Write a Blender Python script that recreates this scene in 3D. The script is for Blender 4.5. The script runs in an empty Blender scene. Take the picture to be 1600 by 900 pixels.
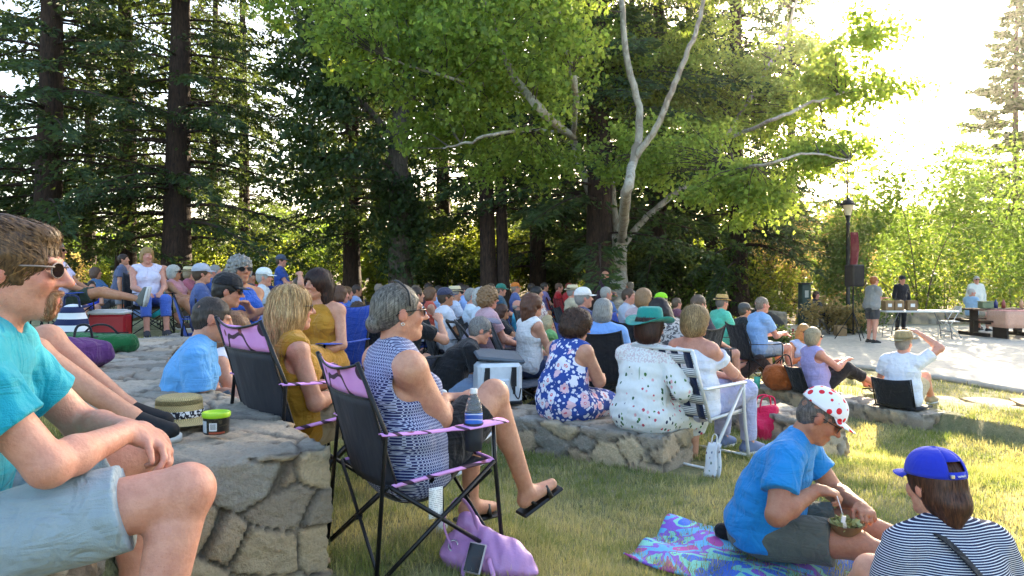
SKY_STR = .12; SUN_STR = 5.0; EXPO = 2.62; GLARE_DENSITY = .00015; PLANE_N = 1.0
import bpy, math, random
import numpy as np
from mathutils import Vector, Matrix
PI = math.pi
R = math.radians
C = bpy.context.scene.collection
rng = np.random.default_rng(7)
random.seed(7)
F = 1156.0; CX = 800.0; HY = 430.0; CAMZ = 1.12

def V(*a): return np.array(a if len(a) > 1 else a[0], dtype=float)
def P(px, py, d):
    return V((px - CX) / F * d, d, CAMZ - (py - HY) / F * d)
def nrm(v):
    v = np.asarray(v, float); n = np.linalg.norm(v); return v / n if n > 1e-9 else v
def ss(a, b, x):
    t = np.clip((np.asarray(x, float) - a) / (b - a), 0, 1); return t * t * (3 - 2 * t)

# ------------------------------------------------------------ terrain
WALL1 = [(-.98, 2.62), (-1.55, 3.5), (-2.5, 4.7), (-3.1, 5.9), (-3.6, 7.4), (-4.25, 9.6), (-4.7, 12), (-4.7, 15)]
WALL2 = [(-1.9, 7.6), (-1.2, 7.1), (-.3, 6.6), (.5, 6.0), (1.22, 5.45)]
WALL3 = [(2.6, 12.4), (3.2, 11.3), (3.75, 10.4), (4.35, 9.3), (4.8, 8.35)]
WALL4 = [(2.2, 7.3), (2.75, 6.45)]
def seg_sd(poly, x, y):
    """distance to a polyline and which side (left of travel > 0)"""
    best = np.full(np.shape(x), 1e9); side = np.zeros(np.shape(x))
    for (ax, ay), (bx, by) in zip(poly[:-1], poly[1:]):
        dx, dy = bx - ax, by - ay; L2 = dx * dx + dy * dy
        t = np.clip(((x - ax) * dx + (y - ay) * dy) / L2, 0, 1)
        qx, qy = x - ax - t * dx, y - ay - t * dy
        d = np.hypot(qx, qy); cr = dx * (y - ay) - dy * (x - ax)
        m = d < best; best = np.where(m, d, best); side = np.where(m, np.sign(cr), side)
    return best * side
STEP = [(-1.45, -5), (-1.45, 1.5), (-1.25, 2.4)] + WALL1[1:] + [(-4.7, 60)]
def G(x, y):
    x = np.asarray(x, float); y = np.asarray(y, float)
    t = x + .45 * (y - 2.9)
    g = -.3 * ss(-.4, 1.2, t) - .06 * ss(7, 12, y)
    g = g - .30 * ss(1.6, 3.8, x) * ss(4.8, 7, y)
    s3 = seg_sd(WALL3, x, y)
    g = g + .17 * (ss(-.1, .1, s3) - ss(.9, 2.4, s3)) * ss(2.2, 2.9, x) * ss(12.8, 12., y)
    s1 = seg_sd(STEP, x, y)
    up = .42 - .17 * ss(7, 10.5, y)
    g = g + (up - g) * ss(.0, .16, s1) * (1 - ss(24, 30, y))
    g = g + 1.2 * ss(24, 60, y) + 6 * ss(60, 250, y)
    g = g + (.012 * np.sin(x * 2.3 + y) * np.sin(y * 1.7 - x * .6)) * (1 - ss(4, 5, x))
    g = np.where((seg_sd(PLZ, x, y) > .15) & (y < 40), -.66, g)
    return g
PLZ = [(2.2, 26), (3.4, 19), (4.6, 16.4), (6.7, 13.9), (7.6, 11), (7.9, 8), (9.5, 3)]
def g1(x, y): return float(G(x, y))
def at(px, d, dz=0):
    x = (px - CX) / F * d; return V(x, d, g1(x, d) + dz)

# ------------------------------------------------------------ mesh buffers
class MB:
    def __init__(s): s.v = []; s.f = []; s.mi = []; s.col = []; s.n = 0; s.smooth = []
    def add(s, v, f, smooth=True, col=None, mi=0):
        v = np.asarray(v, float); o = s.n
        s.v.append(v); s.n += len(v)
        s.f += [tuple(int(i) + o for i in q) for q in f]
        s.smooth += [smooth] * len(f); s.mi += [mi] * len(f)
        if col is not None: s.col.append(np.broadcast_to(np.asarray(col, float), (len(v), 3)))
        else: s.col.append(np.ones((len(v), 3)))
        return s
    def box(s, c, size, rot=None, bev=0, mi=0, col=None):
        h = np.asarray(size, float) / 2; c = np.asarray(c, float)
        if bev <= 0:
            v = np.array([[x, y, z] for x in (-1, 1) for y in (-1, 1) for z in (-1, 1)]) * h
            f = [(0, 1, 3, 2), (4, 6, 7, 5), (0, 4, 5, 1), (2, 3, 7, 6), (0, 2, 6, 4), (1, 5, 7, 3)]
        else:
            b = min(bev, min(h) * .95); v = []; idx = {}
            for x in (-1, 1):
                for y in (-1, 1):
                    for z in (-1, 1):
                        for a in range(3):
                            p = np.array([x, y, z]) * h; q = p.copy()
                            for k in range(3):
                                if k != a: q[k] -= np.sign(p[k]) * b
                            idx[(x, y, z, a)] = len(v); v.append(q)
            f = []
            for a in range(3):
                o1, o2 = (a + 1) % 3, (a + 2) % 3
                for sg in (-1, 1):
                    q = []
                    for (u, w) in ((-1, -1), (1, -1), (1, 1), (-1, 1)):
                        k = [0, 0, 0]; k[a] = sg; k[o1] = u; k[o2] = w; q.append(idx[(*k, a)])
                    f.append(q if sg > 0 else q[::-1])
            for a in range(3):          # edges along a
                o1, o2 = (a + 1) % 3, (a + 2) % 3
                for u in (-1, 1):
                    for w in (-1, 1):
                        k0 = [0, 0, 0]; k0[a] = -1; k0[o1] = u; k0[o2] = w; k1 = list(k0); k1[a] = 1
                        q = [idx[(*k0, o1)], idx[(*k1, o1)], idx[(*k1, o2)], idx[(*k0, o2)]]
                        f.append(q if u * w < 0 else q[::-1])
            for x in (-1, 1):
                for y in (-1, 1):
                    for z in (-1, 1):
                        q = [idx[(x, y, z, a)] for a in range(3)]
                        f.append(q if x * y * z > 0 else q[::-1])
            v = np.array(v)
        if rot is not None: v = v @ np.asarray(rot).T
        return s.add(v + c, f, smooth=False, mi=mi, col=col)
    def tube(s, pts, r, n=8, mi=0, caps=True, col=None, flat=None):
        pts = [np.asarray(p, float) for p in pts]; m = len(pts)
        r = [r] * m if np.isscalar(r) else list(r)
        v = []; up = None
        for i in range(m):
            t = nrm(pts[min(i + 1, m - 1)] - pts[max(i - 1, 0)])
            if up is None:
                up = V(0, 0, 1) if abs(t[2]) < .9 else V(1, 0, 0)
            a = nrm(np.cross(up, t)); b = np.cross(t, a); up = b
            k = 1 if flat is None else flat
            for j in range(n):
                w = 2 * PI * j / n
                v.append(pts[i] + r[i] * (math.cos(w) * a + math.sin(w) * b * k))
        f = []
        for i in range(m - 1):
            for j in range(n):
                f.append((i * n + j, i * n + (j + 1) % n, (i + 1) * n + (j + 1) % n, (i + 1) * n + j))
        if caps: f.append(tuple(range(n))[::-1]); f.append(tuple((m - 1) * n + j for j in range(n)))
        return s.add(np.array(v), f, mi=mi, col=col)
    def lathe(s, c, prof, n=24, mi=0, axis=None, col=None, sx=1, sy=1):
        v = []
        for (r, z) in prof:
            for j in range(n):
                w = 2 * PI * j / n; v.append((r * math.cos(w) * sx, r * math.sin(w) * sy, z))
        f = []
        for i in range(len(prof) - 1):
            for j in range(n): f.append((i * n + j, i * n + (j + 1) % n, (i + 1) * n + (j + 1) % n, (i + 1) * n + j))
        v = np.array(v)
        if axis is not None: v = v @ np.asarray(axis).T
        return s.add(v + np.asarray(c, float), f, mi=mi, col=col)
    def sheet(s, grid, thick=0, mi=0, col=None):
        """grid [m][n] of points -> surface, optional thickness"""
        g = np.asarray(grid, float); m, n = g.shape[:2]
        f = [(i * n + j, i * n + j + 1, (i + 1) * n + j + 1, (i + 1) * n + j) for i in range(m - 1) for j in range(n - 1)]
        v = g.reshape(-1, 3)
        if thick:
            du = np.gradient(g, axis=0); dv = np.gradient(g, axis=1)
            nn = np.cross(du, dv); nn /= np.linalg.norm(nn, axis=-1, keepdims=True) + 1e-9
            w = (g - nn * thick).reshape(-1, 3); k = m * n
            f2 = [tuple(a + k for a in q[::-1]) for q in f]
            e = [i * n for i in range(m)][::-1] + list(range(1, n)) + [i * n + n - 1 for i in range(1, m)] + [(m - 1) * n + j for j in range(n - 2, 0, -1)]
            f3 = [(e[i], e[i] + k, e[(i + 1) % len(e)] + k, e[(i + 1) % len(e)]) for i in range(len(e))]
            v = np.vstack([v, w]); f = f + f2 + f3
        return s.add(v, f, mi=mi, col=col)
    def build(s, name, mats, parent=None, loc=None, color=False):
        if not isinstance(mats, (list, tuple)): mats = [mats]
        v = np.vstack(s.v)
        return raw_mesh(name, v, s.f, mats, parent, loc, np.vstack(s.col) if color else None, s.smooth, s.mi)

def raw_mesh(name, v, f, mats, parent=None, loc=None, col=None, smooth=True, mi=None):
    if not isinstance(mats, (list, tuple)): mats = [mats]
    me = bpy.data.meshes.new(name)
    if isinstance(f, np.ndarray):
        nf, k = f.shape
        me.vertices.add(len(v)); me.vertices.foreach_set('co', np.asarray(v, np.float32).ravel())
        me.loops.add(nf * k); me.loops.foreach_set('vertex_index', f.astype(np.int32).ravel())
        me.polygons.add(nf); me.polygons.foreach_set('loop_start', np.arange(0, nf * k, k, dtype=np.int32))
        me.polygons.foreach_set('loop_total', np.full(nf, k, np.int32)); me.update(calc_edges=True)
    else:
        me.from_pydata(np.asarray(v).tolist(), [], f)
    me.validate(clean_customdata=False)
    n = len(me.polygons)
    if isinstance(smooth, (list, np.ndarray)) and len(smooth) == n: me.polygons.foreach_set('use_smooth', list(map(bool, smooth)))
    else: me.polygons.foreach_set('use_smooth', [bool(smooth) if not isinstance(smooth, list) else True] * n)
    for m in mats: me.materials.append(m)
    if mi is not None and len(mats) > 1 and len(mi) == n: me.polygons.foreach_set('material_index', list(mi))
    if col is not None:
        a = me.color_attributes.new('Col', 'FLOAT_COLOR', 'POINT')
        c4 = np.ones((len(me.vertices), 4), np.float32); c4[:, :3] = col; a.data.foreach_set('color', c4.ravel())
    o = bpy.data.objects.new(name, me); C.objects.link(o)
    if parent is not None: o.parent = parent
    if loc is not None: o.location = Vector(loc)
    return o

def tag(o, label=None, cat=None, group=None, kind=None):
    if label: o['label'] = label
    if cat: o['category'] = cat
    if group: o['group'] = group
    if kind: o['kind'] = kind
    return o
def thing(name, label, cat, loc=(0, 0, 0), rz=0, group=None):
    o = bpy.data.objects.new(name, None); C.objects.link(o); o.empty_display_size = .1
    o.location = Vector(loc); o.rotation_euler = (0, 0, rz); return tag(o, label, cat, group)
def dup(root, loc, rz=0, label=None, group=None, sc=None):
    r = root.copy(); C.objects.link(r); r.location = Vector(loc); r.rotation_euler = (0, 0, rz)
    if label: r['label'] = label
    if group: r['group'] = group
    if sc: r.scale = (sc, sc, sc) if np.isscalar(sc) else sc
    for ch in list(root.children):
        c = ch.copy(); C.objects.link(c); c.parent = r
        for g in ch.children:
            d = g.copy(); C.objects.link(d); d.parent = c
    return r
def rotz(a): c, s_ = math.cos(a), math.sin(a); return np.array([[c, -s_, 0], [s_, c, 0], [0, 0, 1.]])
def rotx(a): c, s_ = math.cos(a), math.sin(a); return np.array([[1., 0, 0], [0, c, -s_], [0, s_, c]])
def roty(a): c, s_ = math.cos(a), math.sin(a); return np.array([[c, 0, s_], [0, 1., 0], [-s_, 0, c]])
def sp(pts, n=6):
    """catmull-rom through points"""
    p = [np.asarray(q, float) for q in pts]; p = [2 * p[0] - p[1]] + p + [2 * p[-1] - p[-2]]; out = []
    for i in range(1, len(p) - 2):
        for k in range(n):
            t = k / n
            out.append(.5 * (2 * p[i] + (p[i + 1] - p[i - 1]) * t + (2 * p[i - 1] - 5 * p[i] + 4 * p[i + 1] - p[i + 2]) * t * t + (3 * p[i] - p[i - 1] - 3 * p[i + 1] + p[i + 2]) * t ** 3))
    out.append(p[-2]); return out

# ------------------------------------------------------------ materials
def hexc(h):
    h = h.lstrip('#'); c = [int(h[i:i + 2], 16) / 255 for i in (0, 2, 4)]
    return tuple(((x / 12.92) if x <= .04045 else ((x + .055) / 1.055) ** 2.4) for x in c)
class NT:
    def __init__(s, name):
        s.m = bpy.data.materials.new(name); s.m.use_nodes = True; s.t = s.m.node_tree; s.t.nodes.clear()
        s.out = s.n('ShaderNodeOutputMaterial')
    def n(s, typ, **kw):
        o = s.t.nodes.new(typ)
        for k, v in kw.items():
            if k == 'inp':
                for a, b in v.items():
                    if hasattr(b, 'is_output') or hasattr(b, 'links'): s.t.links.new(b, o.inputs[a])
                    else: o.inputs[a].default_value = b
            else: setattr(o, k, v)
        return o
    def noise(s, vec, scale, det=3, rough=.5, dist=0):
        return s.n('ShaderNodeTexNoise', inp={'Vector': vec, 'Scale': scale, 'Detail': det, 'Roughness': rough, 'Distortion': dist}).outputs['Fac']
    def coord(s, k='Object'): return s.n('ShaderNodeTexCoord').outputs[k]
    def map(s, vec, scale=(1, 1, 1), loc=(0, 0, 0), rot=(0, 0, 0)):
        return s.n('ShaderNodeMapping', inp={'Vector': vec, 'Scale': scale, 'Location': loc, 'Rotation': rot}).outputs[0]
    def mix(s, f, a, b, mode='MIX'):
        o = s.n('ShaderNodeMix', data_type='RGBA', blend_type=mode)
        for sock, v in ((o.inputs[0], f), (o.inputs[6], a), (o.inputs[7], b)):
            if hasattr(v, 'links'): s.t.links.new(v, sock)
            else: sock.default_value = (*v, 1) if isinstance(v, (tuple, list)) and len(v) == 3 else v
        return o.outputs[2]
    def ramp(s, f, stops, interp='LINEAR'):
        o = s.n('ShaderNodeValToRGB', inp={0: f}); e = o.color_ramp; e.interpolation = interp
        while len(e.elements) < len(stops): e.elements.new(.5)
        for k, (p, c) in zip(e.elements, stops): k.position = p; k.color = (*c, 1) if len(c) == 3 else c
        return o.outputs[0]
    def math(s, op, a, b=0, c=0):
        return s.n('ShaderNodeMath', operation=op, inp={0: a, 1: b, 2: c}).outputs[0]
    def xyz(s, v): return s.n('ShaderNodeSeparateXYZ', inp={0: v}).outputs
    def attr(s, name='Col'): return s.n('ShaderNodeAttribute', attribute_name=name).outputs['Color']
    def rnd(s): return s.n('ShaderNodeObjectInfo').outputs['Random']
    def bump(s, h, strength=.3, dist=.01):
        return s.n('ShaderNodeBump', inp={'Height': h, 'Strength': strength, 'Distance': dist}).outputs[0]
    def pbr(s, col, rough=.8, nrm_=None, **kw):
        o = s.n('ShaderNodeBsdfPrincipled')
        def st(k, v):
            if hasattr(v, 'links'): s.t.links.new(v, o.inputs[k])
            elif isinstance(v, (tuple, list)) and len(v) == 3 and o.inputs[k].type == 'RGBA': o.inputs[k].default_value = (*v, 1)
            else: o.inputs[k].default_value = v
        st('Base Color', col); st('Roughness', rough)
        if nrm_ is not None: st('Normal', nrm_)
        for k, v in kw.items(): st(k.replace('_', ' '), v)
        s.t.links.new(o.outputs[0], s.out.inputs[0]); return s.m
_mc = {}
def cloth(c, rough=.9, fold=1.0, name='fabric'):
    key = ('cl', c, rough, fold)
    if key in _mc: return _mc[key]
    k = NT(name); c_ = hexc(c) if isinstance(c, str) else c
    co = k.coord(); a = k.noise(k.map(co, (9, 9, 5)), 1.6, 2, .5, .8); b = k.noise(co, 320, 2)
    col = k.mix(k.noise(co, 22, 4), tuple(x * .86 for x in c_), tuple(min(1, x * 1.1) for x in c_))
    h = k.math('MULTIPLY_ADD', b, .06, a)
    _mc[key] = k.pbr(col, rough, k.bump(k.math('MULTIPLY_ADD', k.noise(k.map(co, (3, 3, 14), rot=(.5, .3, .2)), 1.3, 3, .55, 1.2), .55, h), .85 * fold, .035), Sheen_Weight=.12); return _mc[key]
def plain(c, rough=.5, metal=0, name='paint', nz=.12, bumps=0):
    key = ('pl', c, rough, metal, bumps)
    if key in _mc: return _mc[key]
    k = NT(name); c_ = hexc(c) if isinstance(c, str) else c
    co = k.coord(); n = k.noise(co, 14, 5, .6)
    col = k.mix(n, tuple(x * (1 - nz * 2) for x in c_), tuple(min(1, x * (1 + nz)) for x in c_))
    ro = k.n('ShaderNodeMapRange', inp={0: k.noise(co, 30, 4), 3: max(.05, rough - .12), 4: min(1, rough + .12)}).outputs[0]
    bm = k.bump(k.noise(co, 120, 3), bumps, .004) if bumps else None
    _mc[key] = k.pbr(col, ro, bm, Metallic=metal); return _mc[key]
def skinmat(c, red=.35):
    key = ('sk', c)
    if key in _mc: return _mc[key]
    k = NT('skin'); c_ = hexc(c); co = k.coord()
    n = k.math('MULTIPLY_ADD', k.noise(co, 9, 3, .6), .5, k.math('MULTIPLY', k.noise(co, 34, 5, .7), .6)); n2 = k.noise(co, 170, 3)
    col = k.mix(k.ramp(n, [(.38, (0, 0, 0)), (.66, (1, 1, 1))]), tuple(x * y for x, y in zip(c_, (.84, .70, .66))), tuple(min(1, x * y) for x, y in zip(c_, (1.06, 1.04, 1.02))))
    sp_ = k.ramp(k.noise(co, 240, 2), [(.62, (1, 1, 1)), (.74, (.8, .66, .58))])
    col = k.mix(.55, col, k.mix(1.0, col, sp_, 'MULTIPLY'))
    col = k.mix(1.0, col, k.attr(), 'MULTIPLY')
    _mc[key] = k.pbr(col, k.n('ShaderNodeMapRange', inp={0: n2, 3: .42, 4: .62}).outputs[0], k.bump(k.math('MULTIPLY_ADD', n2, .4, k.noise(co, 60, 3)), .38, .006),
                     Subsurface_Weight=.12, Subsurface_Radius=(.02, .008, .004), Subsurface_Scale=.5)
    return _mc[key]
def hairmat(c, streak=None):
    key = ('h', c, streak)
    if key in _mc: return _mc[key]
    k = NT('hair'); c_ = hexc(c); s_ = hexc(streak) if streak else tuple(min(1, x * 1.6 + .01) for x in c_)
    co = k.coord(); n = k.noise(k.map(co, (130, 130, 26)), 1, 4, .6)
    col = k.mix(k.ramp(n, [(.35, (0, 0, 0)), (.7, (.75, .75, .75))]), c_, s_)
    col = k.mix(1.0, col, k.attr(), 'MULTIPLY')
    _mc[key] = k.pbr(col, .48, k.bump(n, .3, .003), Specular_IOR_Level=.4); return _mc[key]
# ------------------------------------------------------------ implicit bodies
def Cp(a, b, ra, rb=None, k=.02, s=1, n=None, cb=False, ca=False, op='u'):
    """tapered capsule; s stretches it along unit axis n; cb/ca cut the end flat"""
    return dict(t='c', a=V(a), b=V(b), ra=ra, rb=ra if rb is None else rb, k=k, s=s, n=None if n is None else nrm(n), cb=cb, ca=ca, op=op)
def El(c, r, k=.02, M=None, op='u'):
    return dict(t='e', c=V(c), r=V(r), k=k, M=np.eye(3) if M is None else np.asarray(M), op=op)
def Pl(p, n, k=0): return dict(t='p', c=V(p), nn=nrm(n), k=k, op='i')
def pd(q, X):
    if q['t'] == 'c':
        a, b = q['a'], q['b']; ab = b - a; L = float(ab @ ab) + 1e-12
        Y = X - a
        if q['n'] is not None and q['s'] != 1:
            n = q['n']; Y = Y - (Y @ n)[..., None] * n * (1 - 1 / q['s'])
            ab = ab - (ab @ n) * n * (1 - 1 / q['s']); L = float(ab @ ab) + 1e-12
        t = np.clip((Y @ ab) / L, 0, 1)
        d = np.sqrt(((Y - t[..., None] * ab) ** 2).sum(-1)) - (q['ra'] + (q['rb'] - q['ra']) * t)
        u = nrm(q['b'] - q['a'])
        if q['cb']: d = np.maximum(d, (X - q['b']) @ u)
        if q['ca']: d = np.maximum(d, -((X - q['a']) @ u))
        return d
    if q['t'] == 'e':
        Y = (X - q['c']) @ q['M'].T
        k0 = np.sqrt(((Y / q['r']) ** 2).sum(-1)); k1 = np.sqrt(((Y / q['r'] ** 2) ** 2).sum(-1)) + 1e-9
        return k0 * (k0 - 1) / k1
    return (X - q['c']) @ q['nn']
def comb(q, f, d):
    k = q['k']
    if q['op'] == 'u':
        if k <= 0: return np.minimum(f, d)
        h = np.clip(.5 + .5 * (f - d) / k, 0, 1); return f * (1 - h) + d * h - k * h * (1 - h)
    if q['op'] == 's': d = -d
    if k <= 0: return np.maximum(f, d)
    h = np.clip(.5 - .5 * (f - d) / k, 0, 1); return f * (1 - h) + d * h + k * h * (1 - h)
def bb(q):
    if q['t'] == 'c':
        r = max(q['ra'], q['rb']) * max(1, q['s']); return np.minimum(q['a'], q['b']) - r, np.maximum(q['a'], q['b']) + r
    r = max(q['r']); return q['c'] - r, q['c'] + r
def ev(prims, X):
    f = np.full(X.shape[:-1], 1.0)
    for q in prims: f = comb(q, f, pd(q, X))
    return f
def wob(X, amp, sc, seed=0):
    a = X * sc + seed * 1.7
    w = np.sin(a[..., 0] * 1.3 + 1.9 * np.sin(a[..., 2] * .9 + seed)) + np.sin(a[..., 1] * 1.7 + 1.6 * np.sin(a[..., 0] * 1.1)) + np.sin(a[..., 2] * 1.9 + 2.1 * np.sin(a[..., 1] * .8 + 1.0))
    return w * amp / 3
def polygonize(prims, cell, disp=None):
    us = [q for q in prims if q['op'] == 'u']
    lo = np.min([bb(q)[0] for q in us], 0) - 2.5 * cell; hi = np.max([bb(q)[1] for q in us], 0) + 2.5 * cell
    n = np.ceil((hi - lo) / cell).astype(int) + 1
    while n.prod() > 9e6: cell *= 1.15; n = np.ceil((hi - lo) / cell).astype(int) + 1
    ax = [lo[i] + cell * np.arange(n[i]) for i in range(3)]
    f = np.full(n, 1.0, np.float32)
    for q in prims:
        if q['t'] == 'p': sl = (slice(None),) * 3
        else:
            a, b = bb(q); m = q['k'] + 2.5 * cell
            i0 = np.clip(np.floor((a - m - lo) / cell).astype(int), 0, n); i1 = np.clip(np.ceil((b + m - lo) / cell).astype(int) + 1, 0, n)
            if (i1 <= i0).any(): continue
            sl = tuple(slice(i0[j], i1[j]) for j in range(3))
        X = np.stack(np.meshgrid(*[ax[j][sl[j]] for j in range(3)], indexing='ij'), -1).astype(np.float32)
        f[sl] = comb(q, f[sl], pd(q, X))
    if disp is not None:
        idx = np.argwhere(np.abs(f) < 6 * cell + .02)
        X = lo + idx * cell; f[tuple(idx.T)] += disp(X)
    # surface nets
    s = f < 0
    nx, ny, nz = n
    c = np.zeros((nx - 1, ny - 1, nz - 1), np.int8)
    for i in (0, 1):
        for j in (0, 1):
            for k in (0, 1): c += s[i:nx - 1 + i, j:ny - 1 + j, k:nz - 1 + k]
    act = (c > 0) & (c < 8); ids = np.argwhere(act); num = np.full(act.shape, -1, np.int64); num[act] = np.arange(len(ids))
    acc = np.zeros((len(ids), 3)); cnt = np.zeros(len(ids))
    for a in range(3):
        o1, o2 = (a + 1) % 3, (a + 2) % 3
        for u in (0, 1):
            for w in (0, 1):
                p = ids.copy(); p[:, o1] += u; p[:, o2] += w; q_ = p.copy(); q_[:, a] += 1
                fa = f[tuple(p.T)]; fb = f[tuple(q_.T)]; m = (fa < 0) != (fb < 0)
                t = np.where(m, fa / np.where(m, fa - fb, 1), 0)
                pt = (p - ids).astype(float); pt[:, a] += t
                acc[m] += pt[m]; cnt[m] += 1
    v = lo + (ids + acc / cnt[:, None]) * cell
    quads = []
    for a in range(3):
        o1, o2 = (a + 1) % 3, (a + 2) % 3
        sh = [slice(None)] * 3; sh[a] = slice(0, -1); s0 = s[tuple(sh)]; sh[a] = slice(1, None); s1 = s[tuple(sh)]
        e = np.argwhere(s0 != s1)
        ok = (e[:, o1] > 0) & (e[:, o2] > 0) & (e[:, o1] < n[o1] - 1) & (e[:, o2] < n[o2] - 1); e = e[ok]
        fl = s0[tuple(e.T)]
        q4 = []
        for (u, w) in ((-1, -1), (0, -1), (0, 0), (-1, 0)):
            p = e.copy(); p[:, o1] += u; p[:, o2] += w; q4.append(num[tuple(p.T)])
        q4 = np.stack(q4, 1); q4[~fl] = q4[~fl][:, ::-1]; quads.append(q4)
    q = np.vstack(quads); q = q[(q >= 0).all(1)]
    return v, q

def strands(prims, n, pick, flow, steps, step, width, off, seed=0, jit=.12, cell=.012, col=(.6, 1.5), droop=None):
    """hair ribbons that run over the surface of the hair volume"""
    r = np.random.default_rng(seed)
    v, q = polygonize(prims, cell); v = v[pick(v)]
    if len(v) == 0: return None
    p = v[r.integers(0, len(v), n)] + r.normal(0, cell * .5, (n, 3))
    o = r.uniform(*off, n)[:, None]; e = .004
    def grad(X):
        g = np.stack([ev(prims, X + V(e, 0, 0)) - ev(prims, X - V(e, 0, 0)), ev(prims, X + V(0, e, 0)) - ev(prims, X - V(0, e, 0)), ev(prims, X + V(0, 0, e)) - ev(prims, X - V(0, 0, e))], -1)
        return g / (np.linalg.norm(g, axis=-1, keepdims=True) + 1e-9)
    jd = r.normal(0, jit, (n, 3)); L = []; Nn = []; live = np.ones(n, bool)
    for k in range(steps):
        g = grad(p); p = p - g * (ev(prims, p)[:, None] - o)
        L.append(p.copy()); Nn.append(g)
        d = flow(p) + jd + r.normal(0, jit * .3, (n, 3)); d = d - (d * g).sum(-1, keepdims=True) * g * (1 if droop is None else droop)
        d /= np.linalg.norm(d, axis=-1, keepdims=True) + 1e-9
        p = p + d * step
    L = np.array(L); Nn = np.array(Nn); T = np.gradient(L, axis=0); W = np.cross(T, Nn); W /= np.linalg.norm(W, axis=-1, keepdims=True) + 1e-9
    w = width * np.interp(np.linspace(0, 1, steps), [0, .2, .8, 1], [.5, 1, .8, .1])[:, None, None] * r.uniform(.6, 1.3, (1, n, 1))
    A, B = L - W * w, L + W * w
    vv = np.stack([A, B], 2).transpose(1, 0, 2, 3).reshape(-1, 3)
    base = np.arange(n)[:, None] * steps * 2 + np.arange(steps - 1)[None] * 2
    f = np.stack([base, base + 1, base + 3, base + 2], -1).reshape(-1, 4)
    cc = np.repeat(r.uniform(col[0], col[1], n), steps * 2)[:, None] * np.ones(3)
    return vv, f, cc

# ------------------------------------------------------------ people
def ik(a, t, l1, l2, pole):
    d = t - a; D = np.linalg.norm(d); D = min(max(D, abs(l1 - l2) + .01), (l1 + l2) * .995); u = nrm(d); t = a + u * D
    x = (l1 * l1 - l2 * l2 + D * D) / (2 * D); h = math.sqrt(max(l1 * l1 - x * x, 0))
    p = V(pole) - (V(pole) @ u) * u; return a + u * x + nrm(p) * h, t
POSES = {
    'chair': dict(hz=.53, kn=(.42, .13, .53), an=(.48, .13, .09), lean=-12),
    'wall': dict(hz=.12, kn=(.40, .12, .10), an=(.46, .12, -.30), lean=4),
    'low': dict(hz=.30, kn=(.40, .12, .44), an=(.66, .12, .09), lean=-22),
    'ground': dict(hz=.12, kn=(.36, .13, .34), an=(.62, .12, .08), lean=-10),
    'flat': dict(hz=.12, kn=(.42, .10, .13), an=(.84, .10, .09), lean=-8),
    'stand': dict(hz=.94, kn=(.03, .10, .50), an=(-.01, .11, .08), lean=0),
}
def hand_prims(w, d, up, side, r=1.0, curl=.5, spread=.2, k=.006, grip=None):
    """palm + five fingers. w wrist, d direction of the hand, up = back of the hand, side = toward the thumb"""
    d = nrm(d); up = nrm(up - (up @ d) * d); side_ = nrm(np.cross(up, d)); side_ = side_ if side_ @ side > 0 else -side_
    P_ = []; pc = w + d * .045 * r
    M = np.array([d, side_, up]); P_.append(El(pc, (.052 * r, .042 * r, .018 * r), .012, M))
    P_.append(Cp(w - d * .01, w + d * .03, .024 * r, .026 * r, .012))
    Ls = [.072, .08, .074, .058]
    for i in range(4):
        o = (1.5 - i) * .0205 * r; b = w + d * (.082 - abs(i - 1.2) * .005) * r + side_ * o
        a = b - d * .03 * r; c = curl * (1 + .12 * i); L = Ls[i] * r; sd = (1.5 - i) * spread * .12
        p0 = b; ang = 0; P_.append(Cp(a, b, .0105 * r, .0095 * r, k))
        for j, fr in enumerate((.45, .31, .26)):
            ang += c * (.75, .95, .6)[j]
            dd = nrm(math.cos(ang) * d - math.sin(ang) * up + side_ * sd); p1 = p0 + dd * L * fr
            P_.append(Cp(p0, p1, (.0095, .0086, .0078)[j] * r, (.0088, .0079, .0066)[j] * r, k * .6)); p0 = p1
    tb = w + d * .022 * r + side_ * .026 * r
    t1 = tb + nrm(d * .7 + side_ * .75 - up * .25) * .036 * r; t2 = t1 + nrm(d * .95 + side_ * .25 - up * .3 * (1 + curl)) * .032 * r; t3 = t2 + nrm(d * .95 - side_ * .1 - up * .4 * (1 + curl)) * .024 * r
    P_ += [Cp(tb - d * .012, t1, .015 * r, .0115 * r, .008), Cp(t1, t2, .011 * r, .0098 * r, k * .6), Cp(t2, t3, .0098 * r, .0078 * r, k * .6)]
    return P_

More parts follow.
